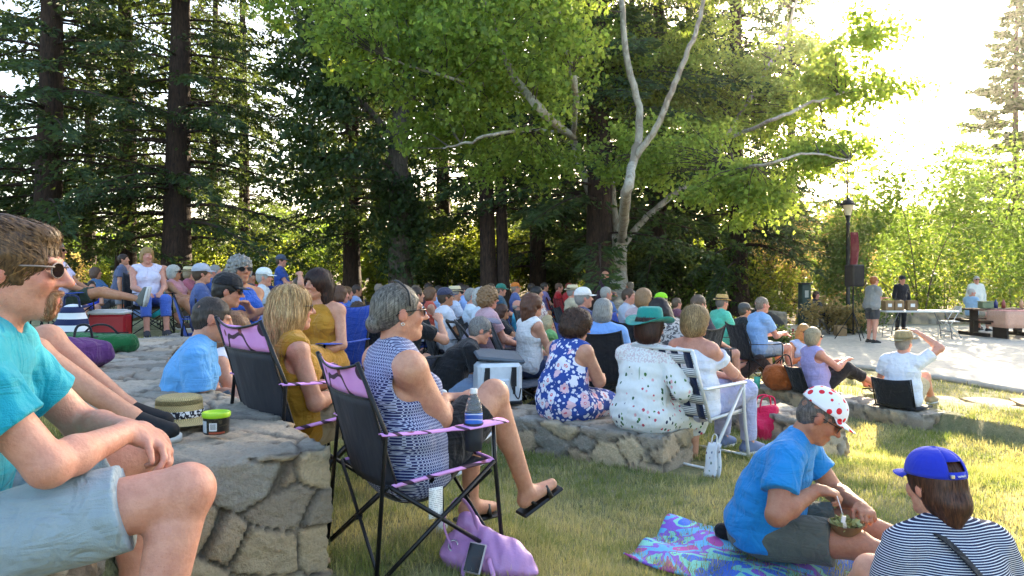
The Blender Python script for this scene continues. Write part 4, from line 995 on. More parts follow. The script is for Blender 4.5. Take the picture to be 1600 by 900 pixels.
# the plane tree
D = 15.5; b0 = at(968, D)
LM = [([b0 - V(0, 0, .2), tp(966, 440), tp(966, 400), tp(968, 372)], .25, .2),
      ([tp(966, 385), tp(940, 350), tp(918, 290), tp(900, 235), tp(893, 205)], .125, .085), ([tp(897, 215), tp(860, 185, 15.3), tp(812, 135, 15.1), tp(785, 80, 15), tp(765, 20, 15), tp(745, -60, 15)], .08, .045),
      ([tp(894, 215), tp(900, 150, 15.8), tp(885, 80, 16), tp(870, 0, 16.2), tp(868, -120, 16.3)], .065, .03),
      ([tp(966, 375), tp(958, 310), tp(955, 260), tp(940, 220), tp(938, 100), tp(930, -80)], .1, .03),
      ([tp(972, 375), tp(978, 310, 15.7), tp(990, 250, 15.9), tp(1000, 180, 16), tp(975, 60, 16.1), tp(968, -100, 16.2)], .105, .04),
      ([tp(990, 250, 15.9), tp(1030, 190, 15.6), tp(1062, 110, 15.3), tp(1090, 40, 15), tp(1110, -60, 15)], .06, .03),
      ([tp(972, 385), tp(1005, 345), tp(1050, 305), tp(1095, 270), tp(1130, 220), tp(1180, 140), tp(1225, 60), tp(1250, -20)], .095, .035),
      ([tp(1130, 220), tp(1200, 190, 15.8), tp(1270, 160, 16), tp(1340, 140, 16.2), tp(1400, 140, 16.3)], .04, .012), ([tp(1100, 265), tp(1180, 260, 15.2), tp(1260, 240, 15), tp(1330, 250, 15)], .035, .012),
      ([tp(878, 205), tp(800, 205, 15), tp(720, 225, 14.6), tp(690, 232, 14.4)], .035, .012), ([tp(830, 150), tp(740, 130, 14.8), tp(660, 110, 14.4), tp(600, 90, 14)], .035, .012)]
BL = [(tp(940, 120), (3.2, 2.4, 2.1), 1.6), (tp(780, 90, 15), (2.2, 2, 1.7), 1.1), (tp(640, 60, 14.5), (2.1, 1.6, 1.2), .55), (tp(500, 0, 14.5), (1.3, 1.3, .6), .12), (tp(1100, 130), (2.6, 2.2, 2.4), 1.5), (tp(1060, 225, 17.4), (2.2, 1.6, .9), .45), (tp(1240, 130), (1.7, 1.8, 1.9), 1.0), (tp(1340, 110, 16), (1.0, 1.3, .9), .32), (tp(1320, 225, 15), (1.1, 1.2, .55), .26), (tp(1425, 130, 16), (.55, .5, .14), .03),
      (tp(1190, 290, 15.2), (1.3, 1.2, .7), .35), (tp(820, 230, 16.6), (1.6, 1.2, .75), .3), (tp(690, 190, 14.5), (1.0, 1, .5), .14), (tp(950, -80), (4.2, 3, 1.9), 1.5), (tp(1180, -70), (2.6, 2.4, 1.7), .9), (tp(1370, 40, 16), (.75, .9, .6), .12), (tp(760, -60, 15), (2.6, 2.4, 1.5), .8), (tp(640, 180, 14), (.7, .7, .4), .05), (tp(1000, -200), (4.5, 3.4, 1.8), 1.2), (tp(1290, -60), (1.4, 1.6, 1.2), .3)]
BL = [((c[0], c[1] + (1.5 if c[2] < 4.4 else .3), c[2]), q, w_) for c, q, w_ in BL]
broadleaf('large pale barked plane tree with spreading limbs and bright green leaves in the middle', b0, [(p_, a_ * 1.3, b_ * 1.3) for p_, a_, b_ in LM], BL, leaf_p, int(2600 * PLANE_N), .12, plane_bark, 41, per=50, crad=.42, thr=-.42)

# small trees and shrubs, right side (px, depth, size, material, label ...)
SH = [(1440, 27, (3.6, 2.4, 8.0), leaf_a, 'large bright green tree rising behind the folding table', 'small_tree', 13000, .15), (1555, 29, (3.2, 2.2, 7.6), leaf_a, 'rounded green tree at the far right behind the picnic table', 'small_tree', 10000, .15),
      (1350, 27, (2.6, 2, 5.0), leaf_a, 'green leafy tree directly behind the lamp post', 'small_tree', 7500, .15), (1270, 29, (2.8, 2, 6.0), leaf_o, 'tall dry golden tree left of the lamp post', 'small_tree', 6500, .16), (1215, 27, (2, 1.6, 2.6), leaf_y, 'sunlit yellow green shrub left of the green pillar', 'shrub', 2800, .13),
      (1400, 27.5, (1.9, 1, 2.4), leaf_y, 'lit leafy shrub behind the man in black', 'shrub', 2400, .1), (1475, 27.5, (2.1, 1, 2.2), leaf_a, 'green shrub between the man in black and the man in the white shirt', 'shrub', 2400, .1), (1580, 27.5, (1.9, 1, 2.0), leaf_y, 'yellow green shrub at the right edge behind the red cloth table', 'shrub', 2200, .1),
      (1300, 21.5, (1.1, .8, 1.5), leaf_o, 'dry grassy golden shrub behind the green pillar', 'shrub', 2000, .12), (1345, 22, (1.0, .8, 1.3), leaf_d, 'dark shrub behind the loudspeaker stand', 'shrub', 1800, .1)]
for i, (px, d, sz, m, lab, nm, n, ls) in enumerate(SH):
    shrub(lab, at(px, d), sz, 50 + i, m, n, ls, name=nm, cat='tree' if 'tree' in nm else 'shrub', lumps=12 if n > 4000 else 8)
shrub('tall spreading flowering tree with white blossom clusters above the tables', at(1510, 28.5), (4.2, 1.8, 4.6), 70, leaf_y, 5200, .12, name='flowering_tree', cat='tree', lumps=12, flowers=('e8dcc8', 260, .09))
shrub('round yellow green shrub left of the dark boulder', at(1147, 17), (.55, .5, .85), 71, leaf_y, 1500, .07, cat='shrub', lumps=8)
shrub('rose bush with red blooms beside the green pillar', at(1210, 15.5), (.8, .6, .8), 72, leaf_d, 1800, .07, name='rose_bush', cat='rose bush', lumps=8, flowers=('8a1c24', 34, .05))
shrub('low grassy sunlit shrub under the dark boulder', at(1180, 14.5), (.7, .5, .6), 73, leaf_y, 1300, .08, cat='shrub', lumps=7)
# understorey behind the crowd: copies of four masters
ms_ = [shrub('leafy bush', (0, 0, 0), (2.4, 1.3, 2.6), 80, leaf_d, 3600, .15, name='bush', lumps=12), shrub('leafy bush', (0, 0, 0), (2.2, 1.3, 2.3), 81, leaf_y, 3200, .15, name='bush', lumps=12), shrub('leafy bush', (0, 0, 0), (2.6, 1.3, 3.2), 82, leaf_a, 3600, .16, name='bush', lumps=12), shrub('leafy bush', (0, 0, 0), (2.0, 1.2, 2.0), 83, leaf_o, 2800, .15, name='bush', lumps=12)]
UN = [(20, 34, 1, 1.2), (110, 36, 3, 1.1), (160, 31, 1, .7), (240, 33, 3, 1.0), (330, 35, 1, 1.3), (400, 33, 1, 1.45), (455, 36, 2, 1.2), (500, 30, 1, .8), (590, 33, 1, 1.3), (655, 36, 1, 1.4), (700, 31, 0, 1.1), (735, 35, 1, 1.6), (805, 36, 1, 1.4), (860, 35, 0, 1.2), (890, 38, 1, 1.5), (985, 33, 0, 1.1), (1060, 30, 0, 1.3), (1105, 29, 2, 1.1), (1190, 33, 0, 1.3), (1010, 40, 1, 1.5), (1120, 41, 1, 1.8), (-60, 33, 0, 1.3), (60, 44, 2, 1.6), (300, 47, 0, 1.5), (540, 45, 2, 1.7), (780, 46, 0, 1.9), (950, 46, 2, 1.6), (1180, 46, 2, 2.0), (1300, 42, 2, 1.7), (1420, 44, 0, 1.6), (1530, 46, 2, 1.9), (1650, 40, 0, 2.0)]
tone = ['dark green', 'bright yellow green', 'mid green', 'dry golden brown']
rel = ['at the far left edge', 'beyond the grey haired man on the far left', 'between the first and second redwood', 'between the second and third redwood', 'just right of the third redwood', 'under the bright gap right of the third redwood', 'left of the ivy clad tree', 'behind the redwood above the dark haired woman', 'behind the foot of the ivy clad tree', 'right of the ivy clad tree', 'left of the twin trunked redwood', 'behind the twin trunked redwood', 'right of the twin trunked redwood', 'left of the broad redwood', 'low behind the broad redwood', 'right behind the plane tree trunk', 'behind the woman with long dark hair', 'above the woman with long dark hair', 'left of the dry golden tree', 'deep in the gap right of the plane tree', 'deep behind the bare reddish redwood', 'cut by the left edge', 'far back between the left redwoods', 'far back right of the third redwood', 'far back left of the ivy clad tree', 'far back behind the twin trunked redwood', 'far back behind the plane tree', 'far back behind the golden tree', 'far back behind the lamp post', 'far back behind the folding table', 'far back behind the flowering tree', 'far back past the right edge']
for i, (px, d, k_, s) in enumerate(UN):
    lab = '%s bush %s' % (tone[k_], rel[i]); first = not ms_[k_].get('used')
    if first: o = ms_[k_]; o['used'] = 1; o.location = Vector(at(px, d)); o['label'] = lab; o['group'] = 'bushes under the trees'; o.scale = (s,) * 3
    else: dup(ms_[k_], at(px, d), i * 1.1, lab, 'bushes under the trees', s)
for o in ms_: del o['used']
# far woodland seen through the gaps
r = np.random.default_rng(9); n = 26000; x = r.uniform(-75, 60, n); y = r.uniform(62, 74, n); top = 6.2 + 2.2 * pn(x, y * 0, .25) + 1.5 * pn(x, y * 0, .9, 3) + np.where(x > 12, 1.0, 0)
z = 0.8 + r.random(n) ** .7 * (top - 1.2); c = np.stack([x, y, z], 1); v, f = leaf_quads(c, .75, r, .2, .7)
tag(raw_mesh('far_woodland', v, f, leaf_a, col=vcol(n, r, 4, .5, 1.1), smooth=False), 'distant mixed woodland closing the view behind the redwoods', 'woodland', kind='stuff')
BOWL = V(1.545, 3.42, -.075); FORK = V(1.465, 3.335, .125)
# ------------------------------------------------------------ seats and props
steel = plain('17171a', .4, .3, bumps=.05); alu = plain('d9d9d6', .35, .2); white_pl = plain('e4e4e2', .45); blackpl = plain('15161a', .5)
def pink_camo():
    k = NT('pink_camo'); co = k.coord(); n = k.noise(co, 12, 3); c = k.mix(n, hexc('d98ad6'), hexc('efb4ec'))
    w = k.n('ShaderNodeTexWave', inp={'Vector': k.map(co, (1, 1, 1), rot=(.6, .9, .4)), 'Scale': 3.2, 'Distortion': 9, 'Detail': 2, 'Detail Scale': 1.1}).outputs['Fac']
    c = k.mix(k.ramp(w, [(.90, (0, 0, 0)), (.93, (1, 1, 1))]), c, (.06, .025, .05))
    v = k.n('ShaderNodeTexVoronoi', feature='F1', inp={'Vector': k.n('ShaderNodeVectorMath', operation='ADD', inp={0: co, 1: k.n('ShaderNodeTexNoise', inp={'Vector': co, 'Scale': 45}).outputs['Color']}).outputs[0], 'Scale': 8.5})
    c = k.mix(k.ramp(k.n('ShaderNodeTexVoronoi', inp={'Vector': k.map(co, (1, 1, 1)), 'Scale': 9}).outputs['Distance'], [(.13, (1, 1, 1)), (.19, (0, 0, 0))]), c, k.mix(n, (.12, .03, .05), (.35, .10, .12)))
    return k.pbr(c, .75, k.bump(k.noise(co, 300, 2), .2, .002))
camo = pink_camo()
def mesh_fabric():
    k = NT('mesh_fabric'); co = k.coord(); c = k.mix(k.noise(co, 7, 3), (.012, .014, .022), (.03, .033, .045)); return k.pbr(c, .7, k.bump(k.noise(k.map(co, (7, 7, 3)), 1, 3), .6, .03))
netm = mesh_fabric()
def camp_chair(label, loc, yaw, fab=None, trim=None, detail=True, group='folding camp chairs', w=.53, hb=.9, seat=.4, top_band=None):
    fab = fab or netm; t = thing('camp_chair', label, 'camp chair', loc, R(yaw), group); h = w / 2; n = 8 if detail else 5
    bk = lambda u, v: V(-.20 - .15 * u + .05 * (4 * v * (1 - v)) * 0 - .045 * (1 - (2 * v - 1) ** 2) * (1 - .4 * u), (v - .5) * (w - .05 * u), seat + .0 + (hb - seat) * u - (.035 * (1 - (2 * v - 1) ** 2) * (u > .98)))
    U = lambda a, b_, m=10: np.linspace(a, b_, m)
    top = .72 if top_band is not None else 1.0
    wing = lambda u, v: bk(u, v)
    b = MB(); b.sheet([[bk(u, v) for v in U(0, 1, 13)] for u in U(-.05, top)], .006); b.build('backrest', fab, t)
    if top_band is not None: b = MB(); b.sheet([[bk(u, v) + V(-.002, 0, 0) - V(0, 0, 0) * u for v in U(0, 1, 13)] for u in U(top - .0 , 1.0, 6)], .008); o = b.build('headrest_band', top_band, t)
    b = MB(); e = [bk(1.0, v) + V(-.003, 0, .002) for v in U(0, 1, 13)]; b.tube(e, .006, 5); b.tube([bk(u, 0) for u in U(0, 1, 8)], .006, 5); b.tube([bk(u, 1) for u in U(0, 1, 8)], .006, 5)
    if top_band is not None: b.tube([bk(top, v) + V(-.004, 0, 0) for v in U(0, 1, 13)], .004, 5)
    b.build('piping', blackpl, t)
    b = MB(); b.sheet([[V(-.22 + .48 * u, (v - .5) * w, seat + .045 * u - .05 * (1 - (2 * v - 1) ** 2) * (1 - (2 * u - 1) ** 2 * .6)) for v in U(0, 1, 11)] for u in U(0, 1, 9)], .006); b.build('seat', fab, t)
    if trim is not None: b = MB(); b.tube([V(-.22, h, seat), V(.26, h, seat + .045), V(.26, -h, seat + .045), V(-.22, -h, seat)], .009, 6); b.build('seat_edge', trim, t)
    for s in (1, -1):
        y = s * h; r = .0095
        for pts in ([(-.30, y * 1.08, 0), (-.25, y * 1.03, .62), (-.36, y * .92, hb + .01)], [(.30, y * 1.08, 0), (.27, y, seat + .02), (.26, y, .62)], [(-.30, y * 1.1, .02), (.26, y * 1.03, seat + .04)], [(.30, y * 1.1, .02), (-.23, y * 1.03, seat)]):
            b = MB(); b.tube([V(p) for p in pts], r, n); 
            if pts[0][2] == 0: b.tube([V(pts[0]), V(pts[0]) + V(0, 0, .025)], .015, n)
            b.build('leg', steel, t)
    for x, (a, c) in ((-.28, (0, 1)), (.29, (0, 1))):
        b = MB(); b.tube([V(x, -h * 1.08, .03), V(x * .85, h * 1.0, seat)], .008, n); b.tube([V(x, h * 1.08, .03), V(x * .85, -h * 1.0, seat)], .008, n); b.box(V(x * .93, 0, (seat + .03) / 2), (.03, .02, .02)); b.build('cross_brace', steel, t)
    for s in (1, -1):
        b = MB(); cu = V(.16, s * h, .62)
        g = [[V(x, s * h + q * (.022 + .028 * (x > .05)), .622 - .012 * math.sin((x + .26) / .55 * PI) - .006 * abs(q)) for q in (-1, -.5, 0, .5, 1)] for x in U(-.27, .31, 12)]
        b.sheet(g, .006); a = b.build('armrest', trim or fab, t)
        if detail and s < 0: b = MB(); b.lathe(cu + V(0, 0, -.12), [(.001, 0), (.036, 0), (.040, .06), (.043, .12)], 16); b.build('cup_holder', fab, a)
    return t
c1 = camp_chair('black camp chair with pink printed band, under the blonde woman in mustard', (-1.04, 3.74, g1(-1.08, 3.72)), 44, netm, camo, top_band=camo, group='pink trimmed camp chairs')
c2 = camp_chair('nearest black camp chair, pink branch print band and white label below its seat', (-.40, 3.0, g1(-.47, 2.92)), 33, netm, camo, top_band=camo, group='pink trimmed camp chairs'); c2.scale = (.9,) * 3
b = MB(); b.sheet([[V(-.06 + .065 * u, -.275, .37 - .13 * v + .003 * math.sin(v * 9)) for u in (0, 1)] for v in np.linspace(0, 1, 8)], .001)
k = NT('care_label'); co = k.coord(); x_, y_, z_ = k.xyz(k.map(co, (1, 1, 1)))[:3]
ln = k.math('GREATER_THAN', k.n('ShaderNodeTexWave', bands_direction='Z', inp={'Vector': co, 'Scale': 40, 'Distortion': 0}).outputs['Fac'], .72); gp = k.math('GREATER_THAN', k.noise(k.map(co, (160, 1, 60)), 1, 1), .47)
b.build('care_label', k.pbr(k.mix(k.math('MULTIPLY', ln, gp), (.82, .82, .8), (.35, .35, .37)), .7), c2)

# water bottle in the cup holder
M_ = rotz(R(33)); cup = V(-.40, 3.0, 0) + M_ @ V(.144, -.239, .458)
bt = thing('water_bottle', 'clear plastic water bottle in the armrest holder of the near camp chair', 'water bottle', cup)
k = NT('clear_plastic'); k.pbr((.86, .9, .93), .08, k.bump(k.n('ShaderNodeTexWave', bands_direction='Z', inp={'Vector': k.coord(), 'Scale': 14}).outputs['Fac'], .4, .006), Transmission_Weight=.85, IOR=1.2); clear = k.m
b = MB(); b.lathe((0, 0, 0), [(.001, 0), (.028, .002), (.033, .012), (.031, .03), (.034, .045), (.031, .06), (.034, .075), (.034, .135), (.032, .15), (.026, .175), (.014, .195), (.013, .205)], 20); b.build('bottle_body', clear, bt)
b = MB(); b.lathe((0, 0, 0), [(.0345, .085), (.0348, .086), (.0348, .128), (.0345, .129)], 20)
k = NT('bottle_label'); z_ = k.xyz(k.coord())[2]; wv = k.n('ShaderNodeTexWave', bands_direction='Z', inp={'Vector': k.coord(), 'Scale': 7, 'Distortion': 3, 'Detail': 1}).outputs['Fac']
b.build('label', k.pbr(k.ramp(wv, [(.4, hexc('2f6fd0')), (.5, hexc('e8eef8')), (.75, hexc('1f4fa8'))]), .4), bt); b = MB(); b.lathe((0, 0, .203), [(.001, .018), (.014, .018), (.015, .016), (.015, 0)], 16); b.build('cap', white_pl, bt)

# straw hat and snack tub on the wall end
def strawmat(c='f8dc98', holes=False):
    k = NT('straw'); co = k.coord(); v = k.xyz(co); rad = k.math('SQRT', k.math('ADD', k.math('MULTIPLY', v[0], v[0]), k.math('MULTIPLY', v[1], v[1])))
    an = k.math('ARCTAN2', v[1], v[0]); s1 = k.math('SINE', k.math('MULTIPLY', an, 70)); s2 = k.math('SINE', k.math('ADD', k.math('MULTIPLY', rad, 620), k.math('MULTIPLY', v[2], 620)))
    m_ = k.math('MULTIPLY', s1, s2); c_ = hexc(c); col = k.mix(k.ramp(m_, [(0, (0, 0, 0)), (1, (1, 1, 1))]), tuple(x * .5 for x in c_), c_)
    return k.pbr(col, .7, k.bump(m_, .6, .004))
straw = strawmat(); hx_, hy_ = (280 - CX) / F * 3.2, 3.2
sh = thing('straw_hat', 'woven straw hat with black and white band on the end of the stone wall', 'straw hat', (hx_, hy_, .49), .2)
b = MB(); b.lathe((0, 0, 0), [(.178, .006), (.16, .003), (.125, .008), (.1, .014), (.092, .02), (.090, .03)], 48, sx=1.1); b.build('brim', straw, sh)
b = MB(); b.lathe((0, 0, 0), [(.090, .028), (.089, .06), (.086, .078)], 48, sx=1.1); b.lathe((0, 0, 0), [(.084, .096), (.08, .105), (.065, .112), (.03, .108), (.001, .104)], 48, sx=1.1)
for i in range(46):    # open lattice round the crown
    a0, a1 = 2 * PI * i / 46, 2 * PI * (i + 1.5) / 46
    for p, q_ in ((a0, a1), (a1, a0)): b.tube([V(.0862 * 1.1 * math.cos(p), .0862 * math.sin(p), .076), V(.084 * 1.1 * math.cos(q_), .084 * math.sin(q_), .098)], .0014, 4)
b.build('crown', straw, sh)
k = NT('hat_band'); n = k.noise(k.coord(), 95, 1); b = MB(); b.lathe((0, 0, 0), [(.092, .022), (.0935, .024), (.0925, .05), (.091, .052)], 48, sx=1.1); b.build('band', k.pbr(k.ramp(n, [(.5, (.012, .012, .02)), (.53, (.8, .8, .8))]), .8), sh)
tb = thing('snack_tub', 'black snack tub with lime green lid on the end of the stone wall', 'snack tub', ((338 - CX) / F * 2.98, 2.98, .485))
k = NT('tub_print'); v = k.xyz(k.coord()); an = k.math('ARCTAN2', v[1], v[0]); n = k.noise(k.map(k.coord(), (60, 60, 90)), 1, 2)
inb = lambda s, lo, hi: k.math('MULTIPLY', k.math('GREATER_THAN', s, lo), k.math('LESS_THAN', s, hi))
c = k.mix(k.ramp(n, [(.5, (0, 0, 0)), (.62, (.5, .5, .5))]), (.014, .012, .01), (.12, .10, .05))
c = k.mix(k.math('MULTIPLY', inb(an, -2.75, -2.0), inb(v[2], .008, .055)), c, k.mix(k.math('GREATER_THAN', k.math('SINE', k.math('MULTIPLY', v[2], 1300)), .35), (.62, .68, .72), (.3, .36, .42)))
c = k.mix(k.math('MULTIPLY', inb(an, -1.75, -1.15), inb(v[2], .016, .048)), c, k.mix(k.math('MULTIPLY', inb(an, -1.66, -1.24), k.math('MULTIPLY', inb(v[2], .021, .044), k.math('GREATER_THAN', k.math('SINE', k.math('MULTIPLY', an, 95)), 0))), (.8, .8, .78), (.05, .05, .06)))
c = k.mix(k.math('MULTIPLY', inb(an, -1.8, -.5), inb(v[2], .004, .012)), c, (.4, .08, .04)); tubm = k.pbr(c, .35)
b = MB(); b.lathe((0, 0, 0), [(.001, 0), (.047, 0), (.049, .004), (.051, .07)], 40); b.build('body', tubm, tb); lime = plain('a8d820', .4)
b = MB(); b.lathe((0, 0, .066), [(.0535, 0), (.055, .003), (.055, .017), (.052, .02), (.046, .019), (.044, .012), (.001, .012)], 40); b.build('lid', lime, tb)

# lavender handbag on the grass
hb = thing('handbag', 'lavender leather handbag slumped on the grass beside the near camp chair', 'handbag', (*P(757, 860, 2.88)[:2], g1(-.1, 2.88)), R(-8)); lav = plain('b583b6', .45, bumps=.4, name='leather')
v2, q2 = polygonize([El((.02, 0, .05), (.17, .075, .07), .03), Cp((-.10, .02, .05), (-.09, .05, .19), .055, .014, .04, 1.5, (1, 0, 0)), Cp((-.06, .04, .17), (.10, .02, .08), .022, .03, .05), Cp((.08, 0, .03), (.20, -.02, .015), .05, .016, .04, 1.5, (0, 1, 0)), Pl((0, 0, .004), (0, 0, -1))], .005, lambda X: wob(X, .005, 34, 2) + wob(X * (2.2, 1, 1), .004, 40, 1))
raw_mesh('bag_body', v2, q2, lav, hb)
for k_, a in enumerate(([(-.12, -.02, .08), (-.15, -.05, .2), (-.10, -.03, .29), (-.05, .0, .23), (-.03, .02, .14)], [(-.05, -.06, .10), (-.06, -.12, .03), (.0, -.17, .015), (.06, -.15, .02), (.03, -.08, .08)])):
    b = MB(); b.tube(sp(a, 7), .0095, 8, flat=.3); b.build('strap', lav, hb)
b = MB(); b.tube([V(-.12 + .018 * math.cos(w), -.02 + .01 * math.sin(w), .1 + .018 * math.sin(w)) for w in np.linspace(0, 2 * PI, 14)], .003, 6); b.build('ring', plain('c8c8c8', .25, 1), hb)
ph = thing('phone', 'black phone in a side pocket of the lavender handbag', 'phone', (*P(742, 850, 2.77)[:2], g1(-.12, 2.8) + .085), R(-30)); b = MB(); b.box((0, 0, 0), (.075, .009, .11), rotx(R(-28)), .004); b.build('case', plain('a9a0a4', .3), ph); b = MB(); b.box(rotx(R(-28)) @ V(0, -.0052, 0), (.066, .002, .1), rotx(R(-28)), .0008); b.build('screen', plain('050506', .08), ph)
b = MB(); b.lathe((0, 0, 0), [(.001, .05), (.03, .045), (.035, .02), (.03, 0)], 10); g_ = b.v[0]; g_ += .008 * np.sin(g_ * 200); tag(b.build('tissue', white_pl, loc=(*at(688, 3.3)[:2], g1(-.3, 3.3))), 'crumpled white tissue on the grass behind the near camp chair', 'tissue')
# soft cooler, tumbler, white beach chair
cl = thing('soft_cooler', 'white and black soft sided cooler with flipped grey lid on the low wall', 'cooler', ((777 - CX) / F * 6.6, 6.62, -.025), R(14)); wcl = plain('dfe6ea', .5, bumps=.2)
b = MB(); b.box((0, 0, .19), (.40, .27, .36), bev=.03); b.build('body', wcl, cl); b = MB(); b.box((0, 0, .02), (.405, .275, .035), bev=.012); b.build('base', blackpl, cl)
b = MB(); b.box((.02, .05, .42), (.44, .32, .035), roty(R(6)) @ rotx(R(10)), .015); b.build('lid', plain('56606a', .7), cl)
for x in (-.12, .12): b = MB(); b.box((x, -.139, .25), (.045, .008, .17), bev=.003); b.box((x, -.142, .15), (.02, .01, .1)); b.tube(sp([(x - .02, -.14, .3), (x - .03, -.17, .18), (x + .03, -.165, .06), (x + .06, -.15, .15)], 5), .006, 5); b.build('strap', blackpl, cl)
b = MB(); b.box((0, -.145, .16), (.16, .03, .15), bev=.012); b.build('pocket', wcl, cl); b = MB(); b.box((.203, 0, .24), (.006, .16, .14), bev=.002); b.build('side_panel', blackpl, cl)
tm = thing('tumbler', 'white stemless tumbler on the low wall before the soft cooler', 'tumbler', ((777 - CX) / F * 6.36, 6.36, -.02)); b = MB(); b.lathe((0, 0, 0), [(.001, 0), (.032, 0), (.045, .03), (.048, .06), (.04, .105), (.037, .107), (.001, .1)], 20); b.build('cup', white_pl, tm)
bc = thing('beach_chair', 'low white framed beach chair with orange edge stripe, beyond the near woman', 'beach chair', (-.52, 5.0, g1(-.52, 5.)), R(62)); b = MB()
fr = sp([(-.1, -.27, .1), (-.28, -.28, .5), (-.31, -.22, .56), (-.31, .22, .56), (-.28, .28, .5), (-.1, .27, .1)], 6); b.tube(fr, .014, 8); b.build('back_frame', white_pl, bc)
b = MB(); b.sheet([[V(-.1 - .2 * u, y, .1 + .42 * u) for y in np.linspace(-.25, .25, 9)] for u in np.linspace(0, .86, 6)], .008); b.build('back_fabric', cloth('dfe3f2'), bc); b = MB(); b.sheet([[V(-.1 - .2 * u, y, .1 + .42 * u) for y in np.linspace(-.25, .25, 9)] for u in (.87, .95)], .009); b.build('edge_stripe', cloth('c0764a'), bc)
b = MB(); b.sheet([[V(-.1 + .45 * u, y, .1 + .1 * u) for y in np.linspace(-.25, .25, 5)] for u in (0, .5, 1)], .008); b.build('seat', cloth('dfe3f2'), bc)
for y in (-.28, .28): b = MB(); b.tube([V(-.2, y, .01), V(.33, y, .01), V(.38, y, .2), V(-.12, y, .12)], .012, 6); b.tube([V(-.23, y, .38), V(.28, y, .33), V(.3, y, .02)], .012, 6); b.build('leg', white_pl, bc)

# webbed lawn chair
lw = thing('webbed_lawn_chair', 'white framed lawn chair woven with navy and white webbing at the wall end', 'lawn chair', (1.42, 5.75, g1(1.42, 5.75)), R(42)); navy = cloth('101c3e'); whw = cloth('dcdcd8')
k = NT('striped_webbing'); wv = k.math('SINE', k.math('MULTIPLY', k.xyz(k.coord())[2], 420)); stripes = k.pbr(k.mix(k.math('GREATER_THAN', wv, .2), (.72, .72, .7), (.12, .13, .17)), .7)
H0 = .36; W2 = .27; bkp = lambda u, v, o=0: V(-.22 - .2 * u - o, (v - .5) * 2 * W2, H0 + .5 * u)
for y in (-1, 1):
    b = MB(); b.tube([V(-.20, y * W2, H0 - .02), V(-.43, y * W2, H0 + .52)], .013, 8); b.build('back_post', alu, lw)
    b = MB(); b.tube(sp([(.30, y * .29, .0), (.24, y * .29, .3), (.22, y * .29, .58)], 4), .013, 8); b.build('leg', alu, lw); b = MB(); b.tube([V(.2, y * .29, .56), V(-.28, y * .29, .0)], .013, 8); b.build('leg', alu, lw)
    b = MB(); b.box((-.03, y * .29, .595), (.56, .045, .022), bev=.01); b.build('armrest', white_pl, lw); b = MB(); b.tube([V(-.22, y * W2, H0), V(.27, y * W2, H0 + .02)], .012, 6); b.build('seat_rail', alu, lw)
b = MB(); b.tube([V(-.43, -W2, H0 + .52), V(-.43, W2, H0 + .52)], .013, 8); b.tube([V(.3, -.29, .02), V(.3, .29, .02)], .01, 6); b.tube([V(-.28, -.29, .02), V(-.28, .29, .02)], .01, 6); b.build('crossbar', alu, lw)
for i in range(5):   # up-down navy straps, cross straps striped white
    v = .1 + .2 * i; b = MB(); b.sheet([[bkp(u, v + q_, .004 * math.sin(PI * (u * 5 + i))) for q_ in (-.055, .055)] for u in np.linspace(.0, 1.02, 21)], .003); b.build('navy_webbing', navy, lw)
for j in range(5):
    u = .1 + .2 * j; b = MB(); b.sheet([[bkp(u + q_, v, .004 * math.sin(PI * (v * 5 + j + 1))) for v in np.linspace(-.02, 1.02, 21)] for q_ in (-.07, .07)], .003); b.build('white_webbing', stripes, lw)
b = MB(); b.sheet([[V(-.2 + .47 * u, (v - .5) * 2 * W2, H0 - .03 * math.sin(PI * u) * math.sin(PI * v)) for v in np.linspace(0, 1, 9)] for u in np.linspace(0, 1, 9)], .004); b.build('seat', stripes, lw)
pb = thing('paper_bag', 'white paper tote with small coloured marks leaning on the lawn chair leg', 'paper tote', (*at(1106, 5.15)[:2], g1(1.36, 5.15)), R(20)); k = NT('printed_paper'); vo = k.n('ShaderNodeTexVoronoi', inp={'Vector': k.coord(), 'Scale': 22}); c = k.mix(k.ramp(vo.outputs['Distance'], [(.2, (1, 1, 1)), (.27, (0, 0, 0))]), (.78, .79, .8), k.mix(.75, vo.outputs['Color'], (.12, .1, .14)))
b = MB(); pm = k.pbr(c, .6)
for o_x in (0, .035): b.sheet([[V(o_x + .05 * u + .012 * math.sin(v * 7 + u * 5), (v - .5) * (.15 - .05 * u), .005 + .23 * u) for v in np.linspace(0, 1, 9)] for u in np.linspace(0, 1, 9)], .003)
b.build('bag_body', pm, pb); b = MB(); b.tube(sp([(.05, -.03, .23), (.06, -.02, .29), (.06, .02, .29), (.05, .03, .23)], 5), .004, 5); b.build('handle', white_pl, pb)
mg = thing('tote_bag', 'magenta cloth tote bag on the grass beyond the lawn chair', 'tote bag', (*at(1196, 6.7)[:2], g1(2.3, 6.7)), R(15)); v2, q2 = polygonize([Cp((-.12, 0, .12), (.14, 0, .1), .12, .1, .05), Cp((0, 0, .1), (.02, 0, .24), .13, .08, .06, 1.4, (1, 0, 0)), Pl((0, 0, .004), (0, 0, -1))], .014, lambda X: wob(X, .02, 22, 4)); raw_mesh('bag_body', v2, q2, cloth('d8194f'), mg)
for y in (-.03, .04): b = MB(); b.tube(sp([(-.08, y, .26), (-.05, y, .38), (.06, y, .38), (.09, y, .26)], 5), .008, 5); b.build('handle', cloth('d8194f'), mg)

